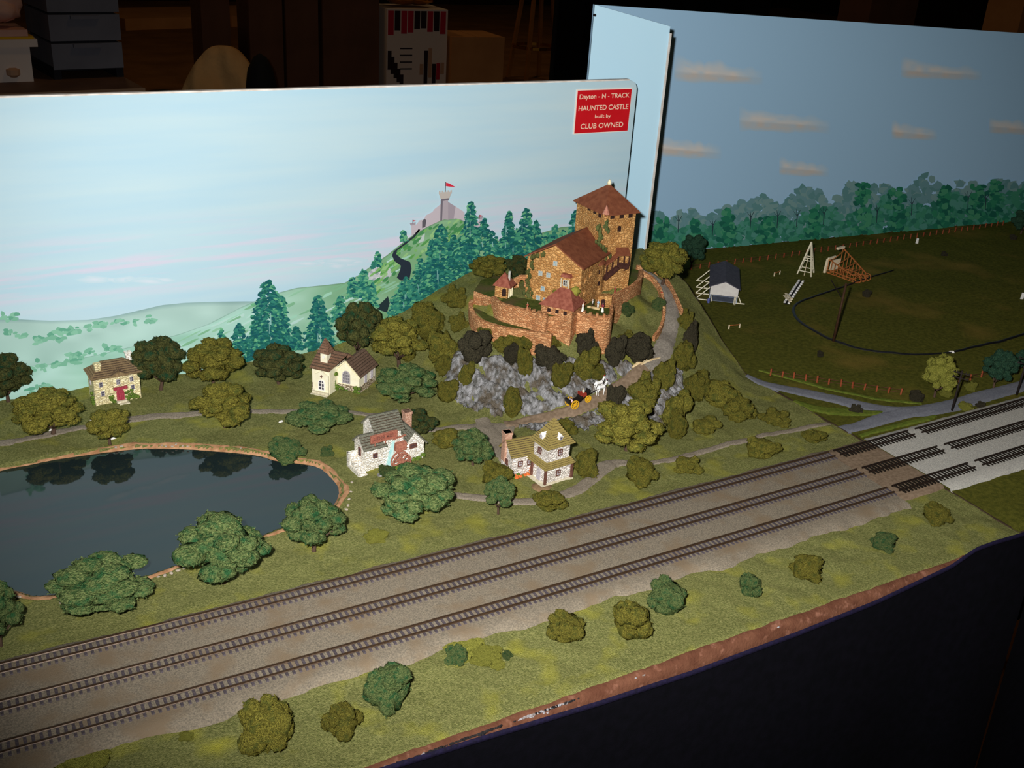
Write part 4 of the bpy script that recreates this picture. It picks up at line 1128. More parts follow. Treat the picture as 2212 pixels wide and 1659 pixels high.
def hip_roof(mb, x0, x1, y0, y1, ze, za, ov=.002, n=7, th=.0010, rl=None):
    x0 -= ov; x1 += ov; y0 -= ov; y1 += ov; d = (y1 - y0) / 2 if rl is None else rl; ym = (y0 + y1) / 2
    ra, rb = (x0 + d, ym, za), (x1 - d, ym, za)
    courses(mb, (x0, y0, ze), (x1, y0, ze), rb, ra, n, th); courses(mb, (x1, y1, ze), (x0, y1, ze), ra, rb, n, th)
    courses(mb, (x0, y1, ze), (x0, y0, ze), ra, ra, n, th); courses(mb, (x1, y0, ze), (x1, y1, ze), rb, rb, n, th)
    mb.add([(x0, y0, ze), (x1, y0, ze), (x1, y1, ze), (x0, y1, ze)], [(0, 3, 2, 1)])
    return mb
def window(par, c, w, h, rz=0.0, frame='frame_brown', pane='pane_dark', nx=1, nz=1, arch=False, fr=.14, name='window', depth=.0012):
    """frame proud of the wall with a pane behind; the window faces local -y turned by rz"""
    t = w * fr; mb = MB()
    def archpts(ww, hh, n=6):
        P = [(-ww / 2, -hh / 2), (ww / 2, -hh / 2)]
        if arch:
            for k in range(n + 1):
                a = PI * k / n; P.append((ww / 2 * math.cos(a), hh / 2 - ww / 2 + ww / 2 * math.sin(a)))
        else: P += [(ww / 2, hh / 2), (-ww / 2, hh / 2)]
        return P
    O, I = archpts(w, h), archpts(w - 2 * t, h - 2 * t); n = len(O)
    V = [(p[0], -depth / 2, p[1]) for p in O] + [(p[0], -depth / 2, p[1]) for p in I] + [(p[0], depth / 2, p[1]) for p in O] + [(p[0], depth / 2, p[1]) for p in I]
    F = []
    for i in range(n):
        j = (i + 1) % n
        F += [(i, j, n + j, n + i), (2 * n + i, 2 * n + j, j, i), (n + i, n + j, 3 * n + j, 3 * n + i)]
    mb.add(V, F)
    for k in range(1, nx + 1):
        x = -w / 2 + w * k / (nx + 1); mb.box((x, -depth * .1, 0), (t * .7, depth * .5, h - t))
    for k in range(1, nz + 1):
        z = -h / 2 + h * k / (nz + 1); mb.box((0, -depth * .1, z), (w - t, depth * .5, t * .7))
    o = mb.build(name, frame, par, c, rz=rz)
    mb = MB(); P = archpts(w - t, h - t); mb.add([(p[0], depth * .15, p[1]) for p in P], [tuple(range(len(P)))]); mb.build('pane', pane, o)
    return o
def foam_patch(par, name, material, spots, seed):
    mb = foam([((a, b_, c), (r_, r_, r_ * .8)) for a, b_, c, r_ in spots], seed, 60, .35, .0012)
    return mb.build(name, material, par, smooth=True)
def climb(seed, x0, x1, y, z0, z1, n, r0):
    r = random.Random(seed); return [(r.uniform(x0, x1), y, z0 + (z1 - z0) * r.random() ** 1.3, r0 * r.uniform(.6, 1.2)) for _ in range(n)]

# ---- stone house with hipped roof
P = Z(207, 872, .0075); q = Z(305, 854, .0075)
h = empty('stone_house', (P.x, P.y, .0062), math.atan2(q.y - P.y, q.x - P.x)); tag(h, 'cream stone house with brown hipped roof, two chimneys and red door', 'house')
wd_, dp, wh = (q - P).length, .026, .0275
mb = MB(); mb.b2((0, 0, -.004), (wd_, dp, wh)); mb.b2((wd_ * .40, -.0015, -.004), (wd_ * .70, .002, wh))
mb.build('walls', 'wall_cream', h)
mb = MB(); hip_roof(mb, 0, wd_, 0, dp, wh, wh + .0125, .0022, 8)
courses(mb, (wd_ * .36, -.0032, wh), (wd_ * .55, -.0032, wh + .004), (wd_ * .55, .008, wh + .007), (wd_ * .40, .006, wh + .003), 4)
courses(mb, (wd_ * .55, -.0032, wh + .004), (wd_ * .74, -.0032, wh), (wd_ * .70, .006, wh + .003), (wd_ * .55, .008, wh + .007), 4)
mb.add([(wd_ * .36, -.003, wh), (wd_ * .74, -.003, wh), (wd_ * .55, -.003, wh + .004)], [(0, 1, 2)])
mb.build('roof', 'roof_tan', h)
for cx_, cy_, nm, hh in ((.0065, .007, 'wall_cream', .018), (wd_ - .004, dp - .004, 'wall_white', .019)):
    mb = MB(); mb.b2((cx_ - .0028, cy_ - .0025, wh), (cx_ + .0028, cy_ + .0025, wh + hh - .004)); mb.b2((cx_ - .0034, cy_ - .0031, wh + hh - .006), (cx_ + .0034, cy_ + .0031, wh + hh - .0045)); mb.build('chimney', nm, h)
for x, z in ((.15, .021), (.52, .0215), (.82, .0215), (.17, .011), (.83, .0125)):
    window(h, (wd_ * x, -.0005 if x != .52 else -.0019, z), .0036, .0052, 0, 'frame_grey', 'pane_dark', 1, 1)
window(h, (-.0004, .012, .020), .003, .0045, -PI / 2, 'frame_grey', 'pane_dark', 1, 1)
d = window(h, (wd_ * .54, -.002, .0072), .0076, .0125, 0, 'door_red', 'door_red', 2, 0, True, name='door')
mb = MB(); mb.box((wd_ * .55, -.003, .0148), (.0135, .0018, .0028), M4=Matrix.Rotation(-.04, 3, 'Y')); mb.build('door_sign', 'door_red', h)
mb = MB(); mb.b2((wd_ * .44, -.005, -.004), (wd_ * .66, -.001, .0014)); mb.b2((wd_ * .48, -.008, -.004), (wd_ * .70, -.004, -.0005)); mb.build('steps', 'step_stone', h)
foam_patch(h, 'ivy', 'ivy', climb(1, wd_ * .32, wd_ * .42, -.001, 0, .007, 9, .002) + climb(2, wd_ * .66, wd_ * .80, -.001, 0, .010, 12, .002) + climb(3, wd_ * .8, wd_ * .95, -.001, -.001, .004, 8, .002) + [(-.001, y, z, .002) for y, z in ((.004, .002), (.006, .006), (.007, .010), (.004, 0), (.008, .003))], 5)

# ---- church
P = Z(675, 840, .003); h = empty('church', (P.x, P.y, .0025), RAD(-50)); tag(h, 'small cream church with brown roofs and a pointed steeple', 'church')
bl = .021
mb = MB(); mb.b2((0, 0, -.004), (bl, .034, .0265)); mb.b2((bl * .22, -.0022, -.004), (bl * .98, .001, .020))
mb.prism([(bl * .22, .020), (bl * .98, .020), (bl * .60, .0245)], -.0022, .001, 'y')
mb.build('nave_walls', 'plaster', h)
mb = MB(); gable_walls(mb, .0165, .047, .017, .054, -.004, .0185, .033, 'y'); mb.build('transept_walls', 'plaster', h)
mb = MB(); mb.b2((.0160, .0162, -.004), (.0475, .019, .0055)); mb.b2((-.0006, .0, -.004), (.0006, .03, .0085)); mb.b2((.0463, .017, -.004), (.0476, .052, .0055)); mb.build('stone_base', 'rubble', h)
mb = MB(); courses(mb, (-.0016, -.0022, .0255), (bl + .0005, -.0022, .0255), (bl + .012, .019, .0405), (-.0016, .019, .0405), 7)
courses(mb, (bl + .012, .040, .0255), (-.0016, .040, .0255), (-.0016, .019, .0405), (bl + .012, .019, .0405), 6)
mb.prism([(0, .0262), (.034, .0262), (.019, .0395)], 0, bl, 'x')
mb.build('nave_roof', 'roof_brown', h)
mb = MB(); gable_roof(mb, .0165, .047, .017, .054, .0185, .033, 'y', .002, 8); mb.build('transept_roof', 'roof_dark_brown', h)
mb = MB()
for s in (-1, 1): mb.bar((.03175 + s * .0172, .0148, .0168), (.03175, .0148, .0334), .0012, .0016)
mb.build('barge_board', 'trim_cream', h)
mb = MB(); mb.b2((.0075, .005, .030), (.0155, .013, .0435)); st = mb.build('steeple', 'plaster', h)
mb = MB(); a = .0062; c = (.0115, .009)
for k in range(4):
    ang = [(-a, -a), (a, -a), (a, a), (-a, a)]; p0, p1 = ang[k], ang[(k + 1) % 4]
    courses(mb, (c[0] + p0[0], c[1] + p0[1], .0428), (c[0] + p1[0], c[1] + p1[1], .0428), (c[0], c[1], .0585), (c[0], c[1], .0585), 6, .0006)
mb.build('spire', 'roof_brown', h)
mb = MB(); mb.tube([(.0115, .0052, .0385), (.0115, .0040, .0385)], .0016, 10); mb.build('clock', 'trim_white', st)
window(h, (bl * .60, -.0026, .0088), .0078, .0125, 0, 'trim_white', 'pane_dark', 1, 2, True, .12, 'door')
mb = MB(); mb.box((bl * .60, -.0026, .0186), (.0032, .0006, .0007)); mb.box((bl * .60, -.0026, .0186), (.0007, .0006, .0036)); mb.build('cross', 'frame_brown', h)
window(h, (.0318, .0162, .0145), .0090, .0145, 0, 'frame_grey', 'pane_dark', 3, 3, True, .10)
window(h, (.0478, .030, .011), .004, .010, PI / 2, 'frame_grey', 'pane_dark', 1, 2); window(h, (.0478, .044, .011), .004, .010, PI / 2, 'frame_grey', 'pane_dark', 1, 2)
mb = MB(); mb.b2((bl * .1, -.005, -.004), (bl * 1.02, -.002, .001)); mb.b2((bl * .1, -.008, -.004), (bl * 1.02, -.005, -.001)); mb.build('steps', 'step_stone', h)
foam_patch(h, 'ivy', 'ivy', climb(11, .0165, .0215, .012, 0, .018, 16, .0022) + climb(12, .020, .034, .0145, -.001, .003, 10, .0018) + climb(13, .042, .049, .0155, -.001, .006, 8, .002), 9)

# ---- water mill
P = Z(788, 1020, 0); q = Z(916, 988, 0); yaw = math.atan2(q.y - P.y, q.x - P.x)
h = empty('water_mill', (P.x, P.y, 0), yaw); tag(h, 'white stone water mill with grey shingle roofs, reddish signs and wheel', 'mill')
mb = MB(); gable_walls(mb, 0, .022, 0, .022, -.004, .0235, .033, 'x'); mb.build('left_walls', 'wall_white', h)
mb = MB(); gable_walls(mb, .014, .040, .006, .032, -.004, .034, .0465, 'x'); mb.b2((.020, .0005, -.004), (.040, .012, .0275)); mb.build('main_walls', 'wall_white', h)
mb = MB(); gable_walls(mb, .0395, .0625, .0005, .026, -.004, .0175, .0300, 'y'); mb.build('right_walls', 'wall_white', h)
mb = MB(); gable_roof(mb, 0, .021, 0, .022, .0235, .033, 'x', .0015, 6); mb.build('left_roof', 'roof_slate', h)
mb = MB(); gable_roof(mb, .014, .042, .006, .032, .034, .0465, 'x', .0015, 8); mb.build('main_roof', 'roof_slate', h)
mb = MB(); gable_roof(mb, .0395, .0625, .0005, .030, .0175, .0300, 'y', .0018, 8); courses(mb, (.030, .010, .0295), (.047, .010, .0265), (.047, .020, .0375), (.034, .019, .0395), 6); mb.build('right_roof', 'roof_slate', h)
mb = MB(); mb.b2((.0555, .026, .010), (.0625, .033, .0375)); mb.b2((.055, .0255, .035), (.063, .0335, .0375)); mb.build('chimney', 'brick', h)
sgn = empty('roof_sign', (.0185, -.0012, .0335), RAD(2), h)
mb = MB(); mb.box((0, 0, 0), (.0275, .0014, .0078)); sgp = mb.build('sign_board', 'sign_brown', sgn)
mb = MB()
for a_, b_ in (((-.0137, 0, .0036), (.0137, 0, .0036)), ((-.0137, 0, -.0036), (.0137, 0, -.0036)), ((-.0134, 0, -.004), (-.0134, 0, .004)), ((.0134, 0, -.004), (.0134, 0, .004))): mb.bar((a_[0], -.0009, a_[2]), (b_[0], -.0009, b_[2]), .0009)
for s in (-.009, .002): mb.bar((s, 0, -.0038), (s, 0, -.0075), .0008)
mb.build('sign_frame', 'wood_red', sgn)
text_mesh('sign_lettering', 'CIDER MILL', .022, .0036, (0, -.0010, 0), 'frame_brown', sgn, bold=.01)
mb = MB(); mb.b2((.0305, -.0035, .0155), (.0415, .001, .0235)); mb.b2((.030, -.0040, .0175), (.042, -.003, .0182)); mb.b2((.030, -.0040, .0208), (.042, -.003, .0215)); mb.build('flume_box', 'wood_red', h)
mb = MB(); mb.bar((.029, .0005, .0272), (.0425, .0005, .0290), .0016, .0010); mb.build('flume_rail', 'wood_red', h)
mb = MB(); mb.add([(.0282, -.0008, .0262), (.0305, -.0008, .0262), (.0265, -.0030, 0), (.0215, -.0030, 0), (.0282, .001, .0262), (.0305, .001, .0262), (.0265, .001, 0), (.0215, .001, 0)], [(0, 3, 2, 1), (4, 5, 6, 7), (0, 4, 7, 3), (1, 2, 6, 5)]); mb.build('water_chute', 'water_pale', h)
wl = empty('water_wheel', (.0345, -.0058, .0058), 0, h)
mb = MB(); R_ = .0092
for k in range(20):
    a0, a1 = 2 * PI * k / 20, 2 * PI * (k + 1) / 20
    for yy in (-.0022, .0022): mb.bar((R_ * math.cos(a0), yy, R_ * math.sin(a0)), (R_ * math.cos(a1), yy, R_ * math.sin(a1)), .0009, .0013, up=(0, 1, 0))
mb.build('rim', 'wood_red', wl)
for k in range(8):
    a = PI * k / 4 + .2; mb = MB(); mb.bar((0, -.0022, 0), (R_ * math.cos(a), -.0022, R_ * math.sin(a)), .0009, up=(0, 1, 0)); mb.bar((0, .0022, 0), (R_ * math.cos(a), .0022, R_ * math.sin(a)), .0009, up=(0, 1, 0)); mb.box(((R_ - .001) * math.cos(a), 0, (R_ - .001) * math.sin(a)), (.0022, .0046, .0006), M4=Matrix.Rotation(-a, 3, 'Y')); mb.build('spoke', 'wood_red', wl)
mb = MB(); mb.tube([(0, -.003, 0), (0, .004, 0)], .0016, 10); mb.build('hub', 'wood_red', wl)
window(h, (.0105, -.0004, .0150), .0046, .0048, 0, 'frame_brown', 'pane_dark', 1, 1)
window(h, (.0505, .0001, .0155), .0076, .0048, 0, 'frame_brown', 'pane_dark', 0, 2)
window(h, (-.0004, .010, .0175), .0042, .0090, -PI / 2, 'frame_brown', 'pane_dark', 0, 0, True, name='door')
for k in range(6):
    mb = MB(); zt = .012 - k * .0021; mb.b2((-.0085, .014 - k * .0042, -.004), (-.0005, .0182 - k * .0042, zt)); mb.build('step', 'wall_white', h)
mb = MB(); mb.b2((-.0096, .012, -.004), (-.0084, .018, .0150)); mb.b2((-.0096, .0165, -.004), (-.0002, .0185, .0150)); mb.b2((-.0096, -.006, -.004), (-.0084, .012, .0045)); mb.build('stair_wall', 'wall_white', h)
foam_patch(h, 'flowers', 'flower_orange', [(.0265, -.010, .001, .0022), (.0285, -.0105, .0014, .0018)], 21)
foam_patch(h, 'garden', 'ivy', climb(22, .016, .032, -.0095, -.001, .002, 14, .0026) + climb(23, .050, .062, -.0008, -.001, .004, 8, .002), 23)
mb = MB(); mb.ell((.012, -.012, .000), (.006, .0042, .0022), 10, 6); mb.build('boulder', 'rock', h, smooth=True)

# ---- towered house
P = Z(1104, 1030, 0); h = empty('towered_house', (P.x, P.y, 0), RAD(-3)); tag(h, 'white house with straw coloured roofs and a square corner tower', 'house')
mb = MB(); gable_walls(mb, 0, .036, 0, .022, -.004, .0225, .0335, 'x'); mb.build('wing_walls', 'wall_grey', h)
mb = MB(); gable_roof(mb, 0, .036, 0, .022, .0225, .0335, 'x', .0022, 9, .0008); mb.build('wing_roof', 'roof_straw', h)
mb = MB(); mb.b2((-.0022, .012, .010), (.0048, .019, .0400)); mb.b2((-.0028, .0114, .0375), (.0054, .0196, .0400)); mb.build('chimney', 'brick', h)
tw = empty('tower', (.0225, -.0250, 0), RAD(8), h)
TWX, TWD = .0285, .024
mb = MB(); mb.b2((0, 0, -.004), (TWX, TWD, .0185)); mb.b2((.0015, .0015, .0185), (TWX - .0015, TWD - .0015, .0385)); mb.build('tower_walls', 'wall_grey', tw)
mb = MB(); o_ = .0030
for (p0, p1, q1, q0) in (((-o_, -o_), (TWX + o_, -o_), (TWX - .001, .001), (.001, .001)), ((TWX + o_, -o_), (TWX + o_, TWD + o_), (TWX - .001, TWD - .001), (TWX - .001, .001)), ((TWX + o_, TWD + o_), (-o_, TWD + o_), (.001, TWD - .001), (TWX - .001, TWD - .001)), ((-o_, TWD + o_), (-o_, -o_), (.001, .001), (.001, TWD - .001))):
    courses(mb, (*p0, .0170), (*p1, .0170), (*q1, .0228), (*q0, .0228), 4, .0008)
mb.add([(-o_, -o_, .0170), (TWX + o_, -o_, .0170), (TWX + o_, TWD + o_, .0170), (-o_, TWD + o_, .0170)], [(0, 3, 2, 1)])
mb.build('skirt_roof', 'roof_straw', tw)
mb = MB(); o_ = .0016
for k in range(4):
    C4 = [(-o_, -o_), (TWX + o_, -o_), (TWX + o_, TWD + o_), (-o_, TWD + o_)]; p0, p1 = C4[k], C4[(k + 1) % 4]
    m0 = (TWX / 2 + (p0[0] - TWX / 2) * .45, TWD / 2 + (p0[1] - TWD / 2) * .45); m1 = (TWX / 2 + (p1[0] - TWX / 2) * .45, TWD / 2 + (p1[1] - TWD / 2) * .45)
    courses(mb, (*p0, .0375), (*p1, .0375), (*m1, .0495), (*m0, .0495), 7, .0008); courses(mb, (*m0, .0495), (*m1, .0495), (TWX / 2, TWD / 2, .0610), (TWX / 2, TWD / 2, .0610), 5, .0008)
mb.add([(-o_, -o_, .0375), (TWX + o_, -o_, .0375), (TWX + o_, TWD + o_, .0375), (-o_, TWD + o_, .0375)], [(0, 3, 2, 1)])
mb.build('tower_roof', 'roof_straw', tw)
for cx_, cy_, rz in ((TWX * .52, .0022, 0), (.0022, TWD * .5, -PI / 2)):
    dm = empty('dormer', (cx_, cy_, .0455), rz, tw)
    mb = MB(); mb.prism([(-.0022, -.0025), (.0022, -.0025), (.0022, .001), (0, .0034), (-.0022, .001)], -.0012, .005, 'y'); mb.prism([(-.0028, .0004), (0, .0040), (.0028, .0004), (.0028, -.0002), (0, .0032), (-.0028, -.0002)], -.0018, .004, 'y'); mb.build('dormer_front', 'trim_white', dm)
    window(dm, (0, -.0016, -.0003), .0026, .0034, 0, 'frame_grey', 'pane_dark', 0, 0)
for c, rz in (((TWX * .50, -.0004, .0095), 0), ((TWX * .55, .0011, .0300), 0), ((.0011, TWD * .55, .0300), -PI / 2)): window(tw, c, .0050, .0062, rz, 'frame_brown', 'frame_grey', 1, 1)
window(tw, (-.0004, TWD * .42, .0070), .0055, .0125, -PI / 2, 'frame_grey', 'frame_grey', 1, 0, True, name='door')
mb = MB()
for x, y in ((-.001, -.001), (TWX + .001, -.001), (TWX + .001, TWD), (-.001, TWD * .85)): mb.b2((x - .001, y - .001, -.004), (x + .001, y + .001, .0175))
mb.build('corner_posts', 'frame_brown', tw)
mb = MB(); mb.b2((-.0055, -.003, -.004), (TWX + .002, TWD * .9, .0012)); mb.b2((-.008, -.0005, -.004), (-.005, TWD * .8, -.0002)); mb.build('plinth', 'step_stone', tw)
for x, z in ((.0085, .0125), (.0185, .0125)): window(h, (x, -.0004, z), .0050, .0058, 0, 'frame_brown', 'frame_grey', 1, 1)
window(h, (-.0004, .010, .0110), .0045, .0058, -PI / 2, 'frame_brown', 'pane_dark', 1, 1)
foam_patch(h, 'flowers', 'flower_orange', [(.004, -.0035, .001, .0024), (.008, -.004, .0008, .0018), (.013, -.0035, .001, .0018), (.016, -.003, .0012, .0022), (.019, -.0025, .004, .0014), (.0205, -.002, .007, .0016)], 31)
foam_patch(h, 'ivy', 'ivy', [(.002, -.002, .001, .002), (.006, -.0025, .0025, .0018), (.011, -.003, .000, .002), (.0205, -.001, .0125, .0018), (.0215, -.001, .016, .002), (.021, -.001, .010, .0016), (-.001, .002, .002, .002), (-.001, .003, .0045, .0016), (.0135, -.004, -.0005, .0018)], 33)
mb = MB(); mb.lathe([(.010, -.002), (.0098, .0006), (.002, .0010)], 18, (.019, -.026, 0)); mb.build('dirt_yard', 'dirt', h, smooth=True)
def flatten(e):
    """hand an inner group's pieces to the thing itself"""
    for ch in [o for o in COL.objects if o.parent == e]:
        mt_ = e.matrix_basis @ ch.matrix_basis; ch.parent = e.parent; ch.matrix_basis = mt_
    bpy.data.objects.remove(e, do_unlink=True)
for e in [o for o in COL.objects if o.name.startswith('dormer') and o.type == 'EMPTY']: flatten(e)
flatten(tw)
# ------------------------------------------------------------------ castle
stone_mat('castle_stone', S(183, 130, 74), S(220, 170, 108), S(161, 114, 66), 400, .62, .05, .0005)
stone_mat('castle_wall_stone', S(187, 126, 82), S(225, 171, 122), S(165, 112, 74), 500, .5, .05, .0005)
mat('castle_roof', S(119, 68, 48), S(139, 84, 59), 160, 0.85, 0.5, 700, 0.1)
mat('castle_roof_red', S(134, 73, 59), S(161, 97, 79), 300, 0.85, 0.5, 900, 0.1)
mat('castle_timber', S(62, 36, 32), S(82, 50, 42), 400, 0.8)
mat('castle_blue', S(96, 152, 178), S(150, 182, 196), 500, 0.5)
mat('castle_blue_frame', S(176, 178, 170), S(196, 194, 184), 500, 0.7)
mat('castle_dark', S(40, 26, 24), S(58, 38, 34), 500, 0.7)
mat('castle_grass', S(70, 84, 36), S(96, 102, 48), 300, 0.95, 0.9, 1500, 0.05, c3=S(104, 90, 62), scale3=30, bdist=.001)
mat('castle_pink', S(176, 112, 94), S(198, 142, 120), 700, 0.8)
CZ = .0885
castle = empty('castle', (-.19, .47, CZ)); CO = castle.location.copy()
tag(castle, 'brown stone hilltop castle with square tower, hall and curtain walls', 'castle')
def cl(p): return Vector(p) - CO
def wbox(mb, x0, x1, y0, y1, z0, z1): mb.b2(tuple(cl((x0, y0, z0))), tuple(cl((x1, y1, z1))))
def onplane(px, py, pt, nrm):
    d = Vector(ray(px, py)); c = Vector(CAM); t = (Vector(pt) - c).dot(nrm) / d.dot(nrm); return c + d * t
# platform
PLp = [(1068, 644), (1082, 657), (1105, 664), (1140, 673), (1180, 684), (1251, 676), (1282, 682), (1319, 681), (1318, 650), (1340, 632), (1360, 622), (1376, 612), (1385, 600), (1384, 585)]
PL = [(p.x, p.y) for p in (Z(a, b, .0875) for a, b in PLp)] + [(-.075, .555), (-.13, .575), (-.22, .575), (-.262, .555), (-.287, .525)]
PL = [(a - CO.x, b - CO.y) for a, b in PL]
mb = MB(); n = len(PL)
mb.v = [(a, b, .045 - CZ) for a, b in PL] + [(a, b, .0874 - CZ) for a, b in PL]
mb.f = [(i, (i + 1) % n, n + (i + 1) % n, n + i) for i in range(n)]
mb.build('platform_wall', 'castle_wall_stone', castle)
mb = MB(); mb.add([(a, b, .0874 - CZ) for a, b in PL], ears(PL)); mb.build('courtyard', 'castle_grass', castle)
def wall_line(name, pts, th, z0, z1, crenel=None, material='castle_wall_stone', zf=None):
    """wall along world points (x, y); top z1 may be per point"""
    mb = MB(); n = len(pts); z1 = z1 if hasattr(z1, '__len__') else [z1] * n; z0 = z0 if hasattr(z0, '__len__') else [z0] * n
    P = [Vector((p[0], p[1], 0)) for p in pts]; L_, R2 = [], []
    for i in range(n):
        d = (P[min(i + 1, n - 1)] - P[max(i - 1, 0)]).normalized(); s = Vector((-d.y, d.x, 0)) * th / 2
        L_.append(P[i] + s); R2.append(P[i] - s)
    V = []
    for i in range(n):
        for q, z in ((L_[i], z0[i]), (R2[i], z0[i]), (R2[i], z1[i]), (L_[i], z1[i])): V.append((q.x - CO.x, q.y - CO.y, z - CZ))
    F = [(3, 2, 1, 0), (4 * n - 4, 4 * n - 3, 4 * n - 2, 4 * n - 1)]
    for i in range(n - 1):
        for j in range(4): F.append((i * 4 + j, i * 4 + (j + 1) % 4, (i + 1) * 4 + (j + 1) % 4, (i + 1) * 4 + j))
    mb.add(V, F)
    if crenel:
        for i in range(n - 1):
            a, b_ = P[i], P[i + 1]; m_ = int((b_ - a).length / crenel)
            for k in range(m_):
                c = a.lerp(b_, (k + .5) / m_); z = z1[i] + (z1[i + 1] - z1[i]) * (k + .5) / m_
                mb.box((c.x - CO.x, c.y - CO.y, z - CZ + .0012), (crenel * .5, th, .0034), rz=math.atan2(b_.y - a.y, b_.x - a.x))
    return mb.build(name, material, castle)
def zl(l, z): return [tuple(Z(a, b, z))[:2] for a, b in l]
def glz(l): return [tuple(G(a, b)) for a, b in l]
wall_line('curtain_wall', zl(smooth_line([(1066, 642), (1080, 655), (1104, 663), (1140, 672), (1182, 684)], 4), .0890), .0045, .060, .0905)
wall_line('battlement', zl([(1136, 670), (1182, 683)], .0910), .0035, .086, .0915, crenel=.0060)
wall_line('curtain_wall', zl(smooth_line([(1030, 640), (1017, 655), (1022, 676), (1040, 692), (1072, 703), (1110, 711), (1150, 716), (1192, 722)], 5), .0735), .0050, .040, .0740)
wall_line('bastion_wall', zl(smooth_line([(1249, 676), (1280, 683), (1306, 686), (1320, 680), (1320, 655)], 4), .0890), .0040, .040, .0905)
wall_line('battlement', zl([(1256, 677), (1282, 683), (1312, 685)], .0905), .0032, .088, .0912, crenel=.0055)
wall_line('terrace_wall', zl(smooth_line([(1319, 642), (1340, 631), (1360, 621), (1375, 610), (1384, 598), (1383, 584)], 4), .0950), .0045, .055, .0960)
for l, hh in (([(1374, 584), (1402, 586), (1430, 602), (1450, 632), (1464, 662), (1472, 680)], .0065), ([(1386, 596), (1408, 610), (1424, 632), (1431, 658), (1433, 690), (1424, 720), (1411, 738)], .0070)):
    g_ = glz([tuple(q) for q in smooth_line(l, 4)])
    wall_line('road_wall', [p[:2] for p in g_], .0032, [p[2] - .012 for p in g_], [p[2] + hh for p in g_])
# terrace grass behind the lower curtain wall
mb = MB(); tp = zl([(1022, 668), (1045, 690), (1080, 702), (1130, 712), (1188, 720), (1182, 690), (1135, 680), (1095, 672), (1070, 655), (1040, 640)], .0700)
mb.add([(a - CO.x, b - CO.y, .0700 - CZ) for a, b in tp], ears(tp)); mb.build('lower_terrace', 'castle_grass', castle)
# hall
HA = Vector((-.2423, .4871, CZ)); HY = RAD(-58); HU = Vector((math.cos(HY), math.sin(HY), 0)); HV = Vector((-HU.y, HU.x, 0)); HW, HL = .066, .086
hb = cl(HA)
def hp(u, v, z): return hb + HU * u + HV * v + Vector((0, 0, z))
mb = MB(); ZE, ZA = .0465, .0655
P5 = lambda v: [hp(0, v, -.012), hp(HW, v, -.012), hp(HW, v, ZE), hp(HW / 2, v, ZA), hp(0, v, ZE)]
mb.add(P5(0) + P5(HL), [(0, 1, 2, 3, 4), (9, 8, 7, 6, 5)] + [(i, 5 + i, 5 + (i + 1) % 5, (i + 1) % 5) for i in range(5)])
mb.build('hall_walls', 'castle_stone', castle)
mb = MB(); ov = .003; sl = (ZA - ZE) / (HW / 2)
for s, u0 in ((-1, -ov), (1, HW + ov)):
    e0, e1, r1, r0 = hp(u0, -.0025, ZE - ov * sl + .001), hp(u0, HL, ZE - ov * sl + .001), hp(HW / 2, HL, ZA + .001), hp(HW / 2, -.0025, ZA + .001)
    up = Vector((0, 0, .0016)); mb.add([e0, e1, r1, r0, e0 + up, e1 + up, r1 + up, r0 + up], [(0, 1, 2, 3), (4, 7, 6, 5), (0, 4, 5, 1), (1, 5, 6, 2), (2, 6, 7, 3), (3, 7, 4, 0)])
mb.build('hall_roof', 'castle_roof', castle)
gn = -HV
for px, py in ((1200, 569), (1168, 590), (1185, 594), (1173, 623), (1163, 643), (1178, 648)):
    q = cl(onplane(px, py, HA, gn)) - HV * .0004
    window(castle, q, .0050, .0056, HY, 'castle_blue_frame', 'castle_blue', 1, 1, fr=.16)
q = cl(onplane(1225, 608, HA, gn))
mb = MB(); mb.box(q - HV * .001 + Vector((0, 0, -.001)), (.0105, .006, .014), rz=HY); mb.build('oriel', 'castle_stone', castle)
mb = MB(); mb.box(q - HV * .0012 + Vector((0, 0, .0075)), (.0125, .0085, .0034), rz=HY, taper=.8); mb.build('oriel_roof', 'castle_roof_red', castle)
window(castle, q - HV * .0044 + Vector((0, 0, -.0005)), .0052, .0070, HY, 'castle_blue_frame', 'castle_dark', 1, 1)
mb = MB()
for s in (-.0045, .0045): mb.box(q - HV * .0052 + HU * s + Vector((0, 0, -.002)), (.0012, .0012, .012), rz=HY)
mb.build('oriel_posts', 'step_stone', castle)
# tall tower
TX0, TX1, TY0, TY1, TZ1 = -.1570, -.1165, .4665, .5260, .1800
mb = MB(); wbox(mb, TX0, TX1, TY0, TY1, .070, TZ1); mb.build('tower_walls', 'castle_stone', castle)
mb = MB(); ov = .0034; tc_ = cl(((TX0 + TX1) / 2 + .001, (TY0 + TY1) / 2, .2065)); zb = TZ1 - .0002 - CZ
C4 = [(TX0 - ov - CO.x, TY0 - ov - CO.y), (TX1 + ov - CO.x, TY0 - ov - CO.y), (TX1 + ov - CO.x, TY1 + ov - CO.y), (TX0 - ov - CO.x, TY1 + ov - CO.y)]
mb.add([(*p, zb) for p in C4] + [(*p, zb + .0012) for p in C4] + [tuple(tc_)], [(3, 2, 1, 0), (0, 1, 5, 4), (1, 2, 6, 5), (2, 3, 7, 6), (3, 0, 4, 7), (4, 5, 8), (5, 6, 8), (6, 7, 8), (7, 4, 8)])
mb.build('tower_roof', 'castle_roof', castle)
mb = MB(); mb.lathe([(.0024, -.001), (.0022, .002), (.0010, .0042), (.0006, .0050)], 10, tuple(tc_)); mb.build('finial', 'trim_cream', castle, smooth=True)
for px, py in ((1273, 450), (1285, 457), (1296, 465)):
    q = cl(X(px, py, TX0 - .0003)); window(castle, q, .0050, .0048, -PI / 2, 'castle_dark', 'castle_dark', 0, 0, depth=.0008)
